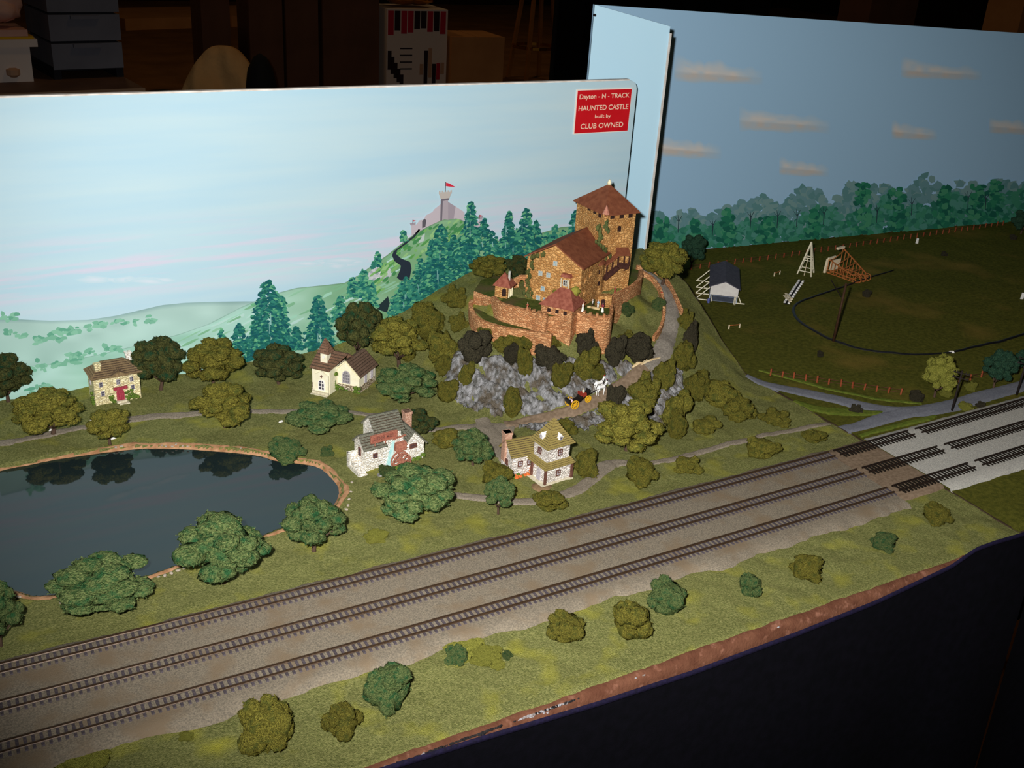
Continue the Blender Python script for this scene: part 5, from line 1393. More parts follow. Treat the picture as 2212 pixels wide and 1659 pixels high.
for px, py in ((1323, 468), (1343, 467), (1362, 466)):
    q = cl(Y(px, py, TY0 - .0003)); window(castle, q, .0052, .0046, 0, 'castle_dark', 'castle_dark', 0, 0, depth=.0008)
q = cl(Y(1338, 494, TY0 - .0003)); window(castle, q, .0045, .0066, 0, 'castle_dark', 'castle_dark', 0, 0, True, depth=.0008)
q = cl(Y(1309, 464, TY0)); mb = MB(); mb.lathe([(.0012, -.007), (.0034, -.003), (.0036, .001)], 10, (q.x, q.y, q.z)); mb.build('corner_oriel', 'castle_stone', castle)
mb = MB(); mb.lathe([(.0042, .001), (.0022, .0060), (.0003, .0110)], 10, (q.x, q.y, q.z)); mb.build('corner_oriel_roof', 'castle_pink', castle)
# gallery on the tower front
GYc = TY0 - .0075
def gp(px, py, y=GYc): return cl(Y(px, py, y))
mb = MB()
a, b_, c, d = gp(1331, 553), gp(1362, 553), gp(1358, 536, TY0), gp(1330, 536, TY0)
for q0, q1, q2, q3 in ((a, b_, c, d),): mb.add([q0, q1, q2, q3] + [q + Vector((0, .0004, .0012)) for q in (q0, q1, q2, q3)], [(0, 1, 2, 3), (4, 7, 6, 5), (0, 4, 5, 1), (1, 5, 6, 2), (2, 6, 7, 3), (3, 7, 4, 0)])
a, b_, c, d = gp(1309, 576), gp(1336, 556), gp(1334, 546, TY0), gp(1306, 568, TY0)
mb.add([a, b_, c, d] + [q + Vector((0, .0004, .0012)) for q in (a, b_, c, d)], [(0, 1, 2, 3), (4, 7, 6, 5), (0, 4, 5, 1), (1, 5, 6, 2), (2, 6, 7, 3), (3, 7, 4, 0)])
mb.build('gallery_roof', 'castle_roof', castle)
mb = MB(); mb.bar(gp(1306, 603), gp(1336, 578), .0014, .0046); mb.bar(gp(1335, 573), gp(1358, 575), .0014, .0060)
mb.bar(gp(1306, 605) + Vector((0, .004, 0)), gp(1336, 581) + Vector((0, .004, 0)), .008, .0012); mb.bar(gp(1335, 579) + Vector((0, .004, 0)), gp(1358, 580) + Vector((0, .004, 0)), .008, .0012)
mb.build('gallery_parapet', 'castle_timber', castle)
for p0, p1 in (((1312, 573), (1308, 602)), ((1324, 566), (1320, 592)), ((1336, 555), (1334, 575)), ((1349, 554), (1347, 574)), ((1360, 554), (1357, 578))):
    mb = MB(); mb.bar(gp(*p0), gp(*p1), .0012); mb.build('gallery_post', 'castle_timber', castle)
for p0, p1 in (((1320, 592), (1317, 600)), ((1334, 579), (1331, 590)), ((1357, 579), (1354, 588))):
    mb = MB(); mb.bar(gp(*p0), gp(*p1) + Vector((0, .006, 0)), .0011); mb.build('gallery_bracket', 'castle_timber', castle)
# stair turret
q = Z(1282, 646, CZ - .002); tcx, tcy = q.x + .004, q.y + .011; rr = .0112
et = Y(1292, 572, tcy - rr).z
mb = MB(); mb.lathe([(rr, .080 - CZ), (rr, et - CZ)], 20, (tcx - CO.x, tcy - CO.y, 0)); mb.build('turret_wall', 'castle_stone', castle, smooth=False)
mb = MB(); mb.lathe([(rr + .0024, et - CZ - .0004), (rr + .002, et - CZ + .0006), (rr * .55, et - CZ + .0068), (.0003, et - CZ + .0125)], 20, (tcx - CO.x, tcy - CO.y, 0)); mb.build('turret_roof', 'castle_roof', castle)
mb = MB(); mb.ell((tcx - CO.x, tcy - CO.y, et - CZ + .0132), (.0009, .0009, .0012)); mb.build('turret_finial', 'trim_cream', castle)
fdir = Vector((math.sin(HEAD), math.cos(HEAD), 0))
window(castle, cl((tcx, tcy, CZ + .0062)) - fdir * (rr + .0002), .0062, .0120, -HEAD, 'castle_timber', 'castle_dark', 1, 0, True, name='door')
for dz, da in ((.030, .5), (.016, .6)):
    an = -HEAD + da; window(castle, cl((tcx, tcy, CZ + dz)) + Vector((math.sin(an), -math.cos(an), 0)) * (rr + .0002), .0026, .0046, an, 'castle_dark', 'castle_dark', 0, 0)
for u_, z_ in ((.012, .030), (.012, .016), (.024, .034)):
    window(castle, hp(HW + .0003, u_, z_), .0034, .0062, HY + PI / 2, 'castle_stone', 'castle_dark', 0, 0)
# cellar door block below the terrace wall
q = Z(1304, 664, CZ); mb = MB(); mb.box((q.x - CO.x + .003, q.y - CO.y + .006, .005), (.016, .010, .014), rz=RAD(-20)); mb.build('door_block', 'castle_stone', castle)
window(castle, cl((q.x - .0005, q.y + .0012, CZ + .005)), .0044, .0085, RAD(-20), 'castle_timber', 'castle_dark', 0, 0, True, name='door')
# gatehouse
GF = Z(1229, 756, .0515); gu = Vector((math.cos(RAD(-54)), math.sin(RAD(-54)), 0)); gv = Vector((-gu.y, gu.x, 0)); gw, gd = .036, .030
gb = Vector((GF.x - CO.x, GF.y - CO.y, 0)) - gu * gw
def gq(u, v, z): return gb + gu * u + gv * v + Vector((0, 0, z - CZ))
gz1 = Y(1241, 668, GF.y).z
mb = MB(); P4 = lambda z: [gq(0, 0, z), gq(gw, 0, z), gq(gw, gd, z), gq(0, gd, z)]
mb.add(P4(.038) + P4(gz1), [(3, 2, 1, 0), (4, 5, 6, 7), (0, 1, 5, 4), (1, 2, 6, 5), (2, 3, 7, 6), (3, 0, 4, 7)]); mb.build('gatehouse_walls', 'castle_wall_stone', castle)
mb = MB(); o_ = .0028; E4 = [gq(-o_, -o_, gz1 - .001), gq(gw + o_, -o_, gz1 - .001), gq(gw + o_, gd + o_, gz1 - .001), gq(-o_, gd + o_, gz1 - .001)]; R0, R1 = gq(gw * .40, gd * .5, gz1 + .0165), gq(gw * .72, gd * .5, gz1 + .0165)
mb.add(E4 + [R0, R1], [(0, 1, 5, 4), (1, 2, 5), (2, 3, 4, 5), (3, 0, 4), (3, 2, 1, 0)]); mb.build('gatehouse_roof', 'castle_roof_red', castle)
for u_ in (.26, .52, .78): window(castle, gq(gw * u_, -.0003, gz1 - .0060), .0036, .0036, RAD(-54), 'castle_dark', 'castle_dark', 0, 0)
# well pavilion
q = Z(1087, 642, CZ); pvz = RAD(-50); pu = Vector((math.cos(pvz), math.sin(pvz), 0)); pv_ = Vector((-pu.y, pu.x, 0)); pb = cl((q.x, q.y, CZ)) - pu * .010
mb = MB(); mb.box(pb + pu * .007 + pv_ * .007 + Vector((0, 0, .0045)), (.0145, .014, .016), rz=pvz); pvw = mb.build('pavilion_walls', 'castle_stone', castle)
window(castle, pb + pu * .0108 - pv_ * .0003 + Vector((0, 0, .0060)), .0046, .0090, pvz, 'castle_dark', 'castle_dark', 0, 0, True, name='door')
for k in range(3):
    mb = MB(); mb.box(pb + pu * (.0160 + k * .0001) + pv_ * (.002 + k * .0046) + Vector((0, 0, .006)), (.0012, .0012, .0125), rz=pvz); mb.build('pavilion_post', 'trim_cream', castle)
mb = MB(); pz_ = .0125; e = [pb + pu * a_ + pv_ * c_ + Vector((0, 0, pz_)) for a_, c_ in ((-.0028, -.0028), (.0190, -.0028), (.0190, .0168), (-.0028, .0168))]; ap = pb + pu * .008 + pv_ * .007 + Vector((0, 0, .0270))
mb.add(e + [ap], [(0, 1, 4), (1, 2, 4), (2, 3, 4), (3, 0, 4), (3, 2, 1, 0)]); mb.build('pavilion_roof', 'castle_roof_red', castle)
mb = MB(); mb.box(ap + pu * .0055 + Vector((0, 0, -.004)), (.0022, .0022, .012), rz=pvz); mb.build('pavilion_chimney', 'castle_blue_frame', castle)
# arched wall between pavilion and hall
a, b_ = Z(1106, 622, CZ), Z(1138, 622, CZ); wl_ = (b_ - a).length; yw = math.atan2(b_.y - a.y, b_.x - a.x)
pts = [(0, -.006), (0, .010), (wl_ * .5, .0155), (wl_, .0155), (wl_, -.006), (wl_ * .8, -.006), (wl_ * .8, .006)] + [(wl_ * .62 + wl_ * .18 * math.cos(t), .006 + .0045 * math.sin(t)) for t in np.linspace(0.2, PI - .2, 6)] + [(wl_ * .44, .006), (wl_ * .44, -.006)]
mb = MB(); tri = ears(pts); n = len(pts); mb.add([(p[0], -.0015, p[1]) for p in pts] + [(p[0], .0015, p[1]) for p in pts], [t for t in tri] + [tuple(n + i for i in t[::-1]) for t in tri] + [(i, (i + 1) % n, n + (i + 1) % n, n + i) for i in range(n)])
o = mb.build('arch_wall', 'castle_wall_stone', castle, cl(a)); o.rotation_euler.z = yw
# ivy on the walls
r = random.Random(77)
def ivy(spots, seed, s0=.0015):
    mb = foam([(tuple(cl(p)), (s, s, s * 1.5)) for p, s in spots], seed, 120, .4, .0014); return mb.build('ivy', 'foam_dark', castle, smooth=True)
sp = []
for (pa, pb2, n_, w_) in (((1294, 488), (1293, 530), 11, 3), ((1309, 478), (1309, 498), 6, 3), ((1304, 535), (1312, 558), 10, 5)):
    for k in range(n_): t = k / (n_ - 1); sp.append((Y(pa[0] + (pb2[0] - pa[0]) * t + r.gauss(0, w_), pa[1] + (pb2[1] - pa[1]) * t, TY0 - .0006), r.uniform(.0012, .0022)))
ivy(sp, 71)
sp = []
for (pa, pb2, n_, w_) in (((1150, 556), (1172, 548), 8, 3), ((1150, 565), (1138, 625), 14, 3), ((1140, 630), (1146, 642), 8, 4)):
    for k in range(n_): t = k / (n_ - 1); sp.append((onplane(pa[0] + (pb2[0] - pa[0]) * t + r.gauss(0, w_), pa[1] + (pb2[1] - pa[1]) * t, HA, gn) - HV * .0006, r.uniform(.0012, .0020)))
ivy(sp, 72)
mb = foam([(tuple(q - HV * .008 + HU * .008 + Vector((0, 0, -.004))), (.005, .005, .0052)) for q in [cl(onplane(1236, 614, HA, gn))]] + [(tuple(cl(onplane(1205 + i * 6, 627, HA, gn)) - HV * .006), (.003, .003, .0022)) for i in range(7)], 73, 200, .3, .0016); mb.build('garden_shrub', 'foam_olive', castle, smooth=True)

# ------------------------------------------------------------------ little figures, horses and the carriage
def organic(name, mb, voxel, colf, parent=None, material='paint', loc=None, rz=0.0, smooth=True):
    """fuse overlapping limbs into one continuous skin, then colour it"""
    me = mb.mesh(name); ob = bpy.data.objects.new(name, me); COL.objects.link(ob)
    md = ob.modifiers.new('fuse', 'REMESH'); md.mode = 'VOXEL'; md.voxel_size = voxel; md.use_smooth_shade = smooth
    sm = ob.modifiers.new('ease', 'SMOOTH'); sm.factor = .5; sm.iterations = 2
    bpy.context.view_layer.update()
    m2 = bpy.data.meshes.new_from_object(ob.evaluated_get(bpy.context.evaluated_depsgraph_get())); m2.name = name
    bpy.data.objects.remove(ob, do_unlink=True)
    ca = m2.color_attributes.new('Col', 'FLOAT_COLOR', 'POINT')
    ca.data.foreach_set('color', np.array([S(*colf(v.co)) for v in m2.vertices], dtype=np.float32).ravel())
    m2.materials.clear(); m2.materials.append(MATS[material])
    o = bpy.data.objects.new(name, m2); COL.objects.link(o)
    if parent: o.parent = parent
    if loc is not None: o.location = loc
    o.rotation_euler.z = rz
    return o
SKIN = (226, 176, 150)
def person(label, loc, rz, top, bottom, hair, dress=True, side=None, sit=False, hgt=.0112, cat='figurine', arms=(.6, -.5), cape=None):
    k = hgt / 1.72; mb = MB()
    if sit:
        hipz = .10
        for s in (-1, 1): mb.tube([(s * .09, 0, hipz), (s * .10, -.42, hipz + .02), (s * .10, -.46, -.38), (s * .10, -.56, -.42)], [.10, .08, .06, .05], 8)
    else:
        hipz = .88
        if dress: mb.lathe([(.30, 0), (.27, .25), (.20, .6), (.15, .98)], 12)
        else:
            for s in (-1, 1): mb.tube([(s * .10, -.10, .04), (s * .10, .02, .06), (s * .10, 0, .45), (s * .09, 0, hipz)], [.05, .06, .075, .10], 8)
    mb.tube([(0, 0, hipz - .02), (0, 0, hipz + .18), (0, 0, hipz + .42), (0, 0, hipz + .56), (0, -.01, hipz + .64)], [.15, .14, .18, .10, .06], 10)
    for s, a in zip((-1, 1), arms): mb.tube([(s * .19, 0, hipz + .50), (s * .25, -.06, hipz + .26), (s * .18, -.26 * abs(a) - .04, hipz + .12 + .2 * max(a, 0)), (s * .16, -.32 * abs(a) - .05, hipz + .12 + .26 * max(a, 0))], [.065, .055, .045, .04], 7)
    mb.ell((0, -.02, hipz + .74), (.095, .11, .13)); mb.ell((0, .02, hipz + .78), (.105, .11, .115)); mb.ell((0, -.13, hipz + .73), (.02, .025, .025))
    mb.v = [(a * k, b2 * k, c * k) for a, b2, c in mb.v]
    def colf(p):
        x, y, z = p.x / k, p.y / k, p.z / k
        if z > hipz + .58:
            return hair if (y > .01 or z > hipz + .83) else SKIN
        if abs(x) < .24 and y < -.28 and not sit and z > hipz: return SKIN
        if z > hipz: return (side or top) if x > .08 else top
        return (cape if cape and x > .12 else bottom)
    o = organic('person', mb, .0000042 / .0112 * hgt * 100, colf, None, 'paint', loc, rz)
    return tag(o, label, cat)
face = -HEAD   # turned to the viewer
PG = 'tiny painted figures on the castle hill'
def stand(px, py, z=None): return Z(px, py, z) if z is not None else G(px, py)
FZ = .0885
person('tiny figure in a white gown with crimson cape beside the gatehouse roof', stand(1258, 675, FZ), face + .9, (244, 240, 232), (248, 244, 236), (110, 40, 40), True, (170, 30, 60), hgt=.0115, cape=(176, 34, 66))['group'] = PG
person('tiny figure in white skirt and maroon top on the bastion edge', stand(1301, 674, FZ), face - .6, (150, 60, 70), (246, 242, 232), (180, 100, 70), True, hgt=.0105)['group'] = PG
person('tiny figure in pale blue and white before the turret door', stand(1291, 667, FZ), face + .4, (170, 200, 222), (238, 238, 228), (200, 214, 224), False, hgt=.0105, arms=(.9, .8))['group'] = PG
person('tiny figure in black with white shoulders before the turret door', stand(1279, 664, FZ), face - 1.0, (34, 28, 30), (70, 56, 44), (240, 236, 230), False, (230, 226, 220), hgt=.0095)['group'] = PG
person('tiny white and red figure by the base of the tall tower', stand(1328, 633, .0925), face, (150, 70, 60), (160, 80, 66), (240, 232, 222), True, hgt=.0075)['group'] = PG
person('tiny red figure on the left curtain wall', stand(1139, 668, .0905), face + .3, (176, 92, 70), (186, 120, 90), (238, 226, 210), True, hgt=.0075)['group'] = PG
for (px, py), t_ in (((1428, 644), 'right one of two tiny red figures at the castle road wall'), ((1420, 656), 'left one of two tiny red figures at the castle road wall')):
    person(t_, G(px, py), face, (172, 58, 40), (150, 50, 36), (236, 220, 206), True, hgt=.0095)['group'] = PG
person('tiny black and white figure among the bushes under the left castle wall', G(1090, 768) + Vector((0, 0, .002)), face, (36, 32, 34), (40, 34, 36), (232, 208, 190), False, (220, 214, 210), hgt=.0105)['group'] = PG
mat('sand_block', S(200, 168, 118), S(222, 196, 146), 500, 0.9, 0.4, 1500)
q = Z(1281, 667, FZ); mb = MB(); mb.tube([(-.0065, 0, .0012), (-.0025, 0, .0012)], .0014, 8); mb.tube([(-.0018, 0, .0013), (.0075, -.001, .0013)], .0016, 8)
o = mb.build('sawn_log', 'sand_block', None, q, smooth=True); o.rotation_euler.z = RAD(-48); tag(o, 'pale sawn log lying on the bastion floor between the figures', 'log')

# horse facing +x
def horse_mesh():
    mb = MB()
    mb.tube([(-.0052, 0, .0102), (-.0040, 0, .0104), (-.0015, 0, .0100), (.0015, 0, .0099), (.0036, 0, .0104), (.0048, 0, .0108)], [.0010, .0019, .0020, .0021, .0019, .0012], 10)
    mb.tube([(.0036, 0, .0108), (.0054, 0, .0130), (.0064, 0, .0148)], [.0017, .0012, .0009], 9)
    mb.tube([(.0060, 0, .0152), (.0074, 0, .0142), (.0088, 0, .0128)], [.0009, .0009, .0006], 8)
    for s in (-1, 1):
        mb.tube([(.0061, s * .0004, .0158), (.0062, s * .0006, .0166)], [.0003, .0001], 5)
        mb.tube([(-.0042, s * .0009, .0100), (-.0040, s * .0011, .0076), (-.0052, s * .0011, .0050 if s > 0 else .0052), (-.0046 - .0004 * s, s * .0011, .0006), (-.0042 - .0004 * s, s * .0011, .0003)], [.0014, .0009, .0005, .0004, .0006], 7)
        mb.tube([(.0036, s * .0009, .0096), (.0037, s * .0010, .0070), (.0038 + .0006 * s, s * .0010, .0048), (.0038 + .0010 * s, s * .0010, .0006), (.0042 + .0010 * s, s * .0010, .0003)], [.0011, .0007, .00048, .0004, .0006], 7)
    mb.tube([(-.0052, 0, .0106), (-.0062, 0, .0090), (-.0060, 0, .0060)], [.0005, .0006, .0002], 6)
    return mb
mat('harness', S(40, 26, 24), S(54, 36, 32), 500, 0.6); mat('plume', S(170, 40, 48))
mat('coach_black', S(22, 18, 18), S(34, 28, 26), 500, 0.35, spec=.5); mat('coach_red', S(140, 48, 36), S(156, 60, 44), 500, 0.6); mat('wheel_yellow', S(218, 164, 30), S(236, 184, 50), 500, 0.5)
pr, pf = G(1238, 888), G(1308, 854); ch_yaw = math.atan2(pf.y - pr.y, pf.x - pr.x); ch_d = Vector((math.cos(ch_yaw), math.sin(ch_yaw), 0)); ch_s = Vector((-ch_d.y, ch_d.x, 0))
def road_z(p): return GH(p.x, p.y) + .0016
pitch_ = math.atan2(pf.z - pr.z, Vector((pf.x - pr.x, pf.y - pr.y, 0)).length)
for s, t_ in ((-1, 'near white horse with black harness pulling the carriage'), (1, 'far white horse mostly hidden behind the near carriage horse')):
    hb_ = G(1297, 858); hpz = Vector((hb_.x, hb_.y, 0)) + ch_s * (.0028 + s * .0024) + ch_d * .0005
    hr = empty('horse', (hpz.x, hpz.y, road_z(hpz)), ch_yaw); tag(hr, t_, 'horse', 'carriage horses')
    organic('body', horse_mesh(), .00024, lambda p: (246, 244, 240) if p.z > .0008 else (120, 110, 104), hr)
    mb = MB(); mb.lathe([(.0017, -.0003), (.0021, 0), (.0017, .0003)], 12); R3 = Matrix.Rotation(RAD(65), 3, 'Y'); mb.v = [tuple(R3 @ Vector(v) + Vector((.0040, 0, .0112))) for v in mb.v]; mb.build('collar', 'harness', hr)
    mb = MB()
    for q_ in (-1, 1): mb.bar((.0040, q_ * .0019, .0102), (-.0080, q_ * .0016, .0085), .0003); mb.bar((.0078, q_ * .0009, .0140), (-.0020, q_ * .0012, .0128), .0002)
    mb.build('reins', 'harness', hr)
    mb = MB(); mb.ell((.0064, 0, .0170), (.0007, .0004, .0008)); mb.build('plume', 'plume', hr)
cb = G(1254, 881); cb = Vector((cb.x, cb.y, 0)) + ch_s * .003; cr_ = empty('carriage', (cb.x, cb.y, road_z(cb)), ch_yaw); cr_.rotation_euler = (0, -pitch_, ch_yaw)
tag(cr_, 'open black carriage with yellow wheels on the rocky hill road', 'carriage')
def wheel(x, y, r_):
    w_ = empty('wheel', (x, y, r_), 0, cr_); mb = MB(); n = 18
    for k in range(n):
        a0, a1 = 2 * PI * k / n, 2 * PI * (k + 1) / n; mb.bar((r_ * math.cos(a0), 0, r_ * math.sin(a0)), (r_ * math.cos(a1), 0, r_ * math.sin(a1)), .0009, .0009, up=(0, 1, 0))
    for k in range(8): a = PI * k / 4; mb.bar((0, 0, 0), (r_ * math.cos(a), 0, r_ * math.sin(a)), .0007, up=(0, 1, 0))
    mb.tube([(0, -.0010, 0), (0, .0010, 0)], .0012, 10)
    me = mb.mesh('wheel'); me.materials.append(MATS['wheel_yellow']); bpy.data.objects.remove(w_, do_unlink=True)
    o = bpy.data.objects.new('wheel', me); COL.objects.link(o); o.parent = cr_; o.location = (x, y, r_)
for s in (-1, 1): wheel(-.0088, s * .0052, .0046); wheel(.0088, s * .0046, .0036)
mb = MB(); prof = [(-.0145, .0085), (-.0140, .0062), (-.0100, .0048), (-.0040, .0042), (.0005, .0046), (.0022, .0070), (.0030, .0095), (.0022, .0095), (.0010, .0070), (-.0020, .0062), (-.0100, .0062), (-.0135, .0100)]
mb.prism(prof, -.0040, .0040, 'y'); mb.b2((-.0150, -.0042, .0085), (-.0128, .0042, .0118)); mb.build('body', 'coach_black', cr_)
mb = MB(); mb.prism([(.0040, .0062), (.0100, .0062), (.0125, .0085), (.0140, .0120), (.0134, .0120), (.0115, .0088), (.0095, .0072), (.0040, .0074)], -.0034, .0034, 'y'); mb.bar((-.0090, 0, .0042), (.0110, 0, .0046), .0016); mb.bar((-.0088, -.0052, .0046), (-.0088, .0052, .0046), .0008); mb.bar((.0088, -.0046, .0036), (.0088, .0046, .0036), .0008); mb.build('driver_box', 'coach_black', cr_)
mb = MB(); mb.b2((.0030, -.0034, .0074), (.0085, .0034, .0106)); mb.b2((.0018, -.0034, .0095), (.0034, .0034, .0128)); mb.build('driver_seat', 'coach_red', cr_)
mb = MB(); mb.bar((.0120, 0, .0050), (.0330, 0, .0072), .0007); mb.build('shaft', 'coach_black', cr_)
crm = Matrix.Translation(cr_.location) @ cr_.rotation_euler.to_matrix().to_4x4()
for (lx, ly, lz, t_, tp_, bt, hr_) in ((.0060, 0, .0103, 'seated carriage driver in cream coat behind the horses', (226, 220, 196), (220, 214, 190), (236, 226, 200)), (-.0105, -.0016, .0066, 'seated carriage passenger in pink and white, near side', (240, 200, 204), (236, 150, 170), (60, 44, 38)), (-.0105, .0018, .0066, 'seated carriage passenger in grey beside the pink one', (150, 142, 146), (120, 112, 116), (70, 50, 40))):
    p = crm @ Vector((lx, ly, lz)); person(t_, p, ch_yaw + PI / 2, tp_, bt, hr_, sit=True, hgt=.0098)['group'] = 'people in the carriage'
# ------------------------------------------------------------------ things on the right module
mat('shed_roof', S(70, 68, 80), S(84, 82, 92), 200, 0.7, 0.3, 900); mat('shed_wall', S(168, 176, 190), S(182, 188, 198), 200, 0.8); mat('shed_front', S(206, 200, 196), S(216, 212, 206), 200, 0.8)
mat('white_beam', S(226, 216, 186), S(238, 230, 206), 400, 0.7); mat('shed_inside', S(96, 104, 122), S(112, 120, 136), 200, 0.8)
mat('ride_wood', S(150, 86, 42), S(184, 112, 60), 400, 0.7); mat('ride_cream', S(226, 206, 170), S(240, 224, 194), 400, 0.7)
mat('mast_brown', S(52, 34, 22), S(70, 46, 28), 300, 0.7); mat('pole_black', S(30, 24, 24), S(42, 34, 32), 300, 0.7)
mat('fence_red', S(124, 58, 32), S(146, 76, 44), 500, 0.7); mat('tag_white', S(232, 228, 224)); mat('barrel_blue', S(60, 70, 140), S(120, 126, 180), 300, 0.5); mat('block_black', S(26, 26, 28))
mat('wire', S(92, 58, 40))
# shed
a, b_ = Z(1531, 650), Z(1591, 657); sy_ = math.atan2(b_.y - a.y, b_.x - a.x); sh = empty('shed', (a.x, a.y, 0), sy_); sw_ = (b_ - a).length; sl_ = .095
tag(sh, 'long grey shed with pale gable front and white side braces', 'shed')
ze, za = .0215, .0300
mb = MB(); mb.b2((0, .001, 0), (.0012, sl_, ze)); mb.b2((sw_ - .0012, .001, 0), (sw_, sl_, ze)); mb.prism([(0, 0), (sw_, 0), (sw_, ze), (sw_ / 2, za), (0, ze)], sl_ - .001, sl_, 'y'); mb.build('walls', 'shed_wall', sh)
mb = MB(); mb.b2((.001, .022, 0), (sw_ - .001, .023, .020)); mb.build('inner_wall', 'shed_inside', sh)
mb = MB(); mb.prism([(0, .0105), (sw_, .0105), (sw_, ze), (sw_ / 2, za), (0, ze)], -.0012, .0008, 'y'); mb.build('front_panel', 'shed_front', sh)
mb = MB(); ov = .0022; s_ = (za - ze) / (sw_ / 2)
for x0, x1 in ((-ov, sw_ / 2), (sw_ + ov, sw_ / 2)):
    z0 = ze - ov * s_; mb.add([(x0, -.0008, z0), (x1, -.0008, za), (x1, sl_ + .001, za), (x0, sl_ + .001, z0)] + [(x0, -.0008, z0 + .0012), (x1, -.0008, za + .0012), (x1, sl_ + .001, za + .0012), (x0, sl_ + .001, z0 + .0012)], [(0, 1, 2, 3), (4, 7, 6, 5), (0, 4, 5, 1), (1, 5, 6, 2), (2, 6, 7, 3), (3, 7, 4, 0)])
mb.build('roof', 'shed_roof', sh)
mb = MB(); mb.b2((.001, .002, .0002), (sw_ - .001, sl_ - .002, .001)); mb.build('shed_floor', 'shed_inside', sh)
for yy in (.001, .026, .052, .082):
    mb = MB(); mb.bar((-.0012, yy, .0195), (-.0185, yy, .0010), .0012); mb.bar((-.0190, yy, .0007), (.0, yy, .0007), .0012); mb.build('side_brace', 'white_beam', sh)
for x, y0 in ((sw_ + .001, .002),):
    mb = MB(); mb.bar((x, y0, .0110), (x + .005, y0, .0008), .0012); mb.bar((x - .004, y0, .0008), (x + .010, y0, .0008), .0012); mb.build('side_brace', 'white_beam', sh)
for x in (.0035, sw_ * .90): mb = MB(); mb.bar((x, 0, 0), (x, 0, .0115), .0008); mb.build('front_post', 'white_beam', sh)
o = MB().b2((sw_ * .92, -.006, 0), (sw_ * .945, -.0045, .0125)).b2((sw_ * .875, -.006, 0), (sw_ * .89, -.0045, .0105)).build('front_prop', 'white_beam', sh)
q = Z(1530, 654); mb = MB(); mb.lathe([(.0016, 0), (.0020, .003), (.0016, .0062)], 12); o = mb.build('barrel', 'barrel_blue', None, q); tag(o, 'small blue barrel at the near corner of the grey shed', 'barrel')
# white A-frame tower
l_, r_, k_ = Z(1722, 592), Z(1752, 598), Z(1758, 589); bl_ = Vector((l_.x + (k_.x - r_.x), l_.y + (k_.y - r_.y), 0)); ap = Y(1753, 523, (r_.y + k_.y) / 2)
af = empty('frame_tower', l_); tag(af, 'open white wooden pyramid frame standing in the field', 'tower')
def L0(p): return Vector(p) - Vector(l_)
for p in (l_, r_, k_, bl_): mb = MB(); mb.bar(L0(p), L0(ap), .0018); mb.build('leg', 'white_beam', af)
for t in (.12, .45, .52):
    c4 = [L0(p).lerp(L0(ap), t) for p in (l_, r_, k_, bl_)]
    for i in range(4): mb = MB(); mb.bar(c4[i], c4[(i + 1) % 4], .0011); mb.build('cross_beam', 'white_beam', af)
mb = MB(); mb.bar((L0(l_) + L0(r_)) / 2, L0(l_).lerp(L0(ap), .5) * .5 + L0(r_).lerp(L0(ap), .5) * .5, .0008); mb.build('strut', 'ride_cream', af)
# ladder-like strip lying in the grass
a, b_ = Z(1698, 658), Z(1731, 608); d = (b_ - a); ly = math.atan2(d.y, d.x); n_ = d.length
ld = empty('white_block_strip', a, ly); tag(ld, 'strip of white blocks in two rows lying beside the oval strip', 'model part')
mb = MB(); mb.b2((0, -.003, .0004), (n_, .003, .0012)); mb.build('backing', 'block_black', ld)
for k in range(11):
    for s in (-1, 1):
        if k == 0 and s > 0: pass
        mb = MB(); x = n_ * (k + .5) / 11; mb.box((x + s * .0008, s * .0030, .0020), (n_ / 11 * .55, .0028, .0022)); mb.build('block', 'tag_white', ld)
for k in range(2): mb = MB(); mb.box((n_ * (.14 + .09 * k), .002, .0038), (.0032, .024, .0012), rz=RAD(-58)); mb.build('loose_plank', 'ride_cream', ld)
# wooden ride
f0, f1, f2 = Z(1786, 590), Z(1848, 612), Z(1864, 597); d = (f1 - f0); ry = math.atan2(d.y, d.x); rl = d.length; rd = empty('wooden_ride', f0, ry)
tag(rd, 'orange wooden fairground ride frame with cream beams behind the mast', 'ride')
w_ = .030
def rb(a, b2, w=.0012, m='ride_wood', nm='beam'): mb = MB(); mb.bar(a, b2, w); return mb.build(nm, m, rd)
zt0, zt1 = .036, .010
for y in (0, w_):
    rb((0, y, .001), (rl, y, .001)); rb((0, y, .006), (rl, y, .005)); rb((0, y, zt0 if y else zt0 * .6), (rl * .9, y, zt1), .0014, nm='top_rail')
    for k in range(9):
        t = k / 8; zt = (zt0 if y else zt0 * .6) * (1 - t) + zt1 * t; rb((rl * .9 * t, y, .001), (rl * .9 * t, y, zt), .0009, nm='slat')
    rb((0, y, .001), (rl * .5, y, .010), .0009); rb((rl * .5, y, .001), (rl, y, .008), .0009)
for k in range(5): t = k / 4; rb((rl * t, 0, .0012), (rl * t, w_, .0012), .0012)
for k in range(4): t = k / 4 + .08; rb((rl * .9 * t, 0, (zt0 * .6) * (1 - t) + zt1 * t), (rl * .9 * t, w_, zt0 * (1 - t) + zt1 * t), .0010)
rb((-.001, -.001, zt0 * .6 + .0012), (-.001, w_ * .55, zt0 * .6 + .0020), .0030, 'ride_cream', 'cream_beam'); rb((0, w_ * .5, zt0 + .001), (0, w_ + .002, zt0 + .001), .0034, 'ride_cream', 'cream_beam'); rb((-.003, -.002, 0), (-.002, -.001, zt0 * .62), .0032, 'ride_cream', 'cream_post')
mb = MB(); mb.b2((.001, .003, .004), (.002, w_ * .9, .020)); mb.build('back_panel', 'ride_cream', rd)
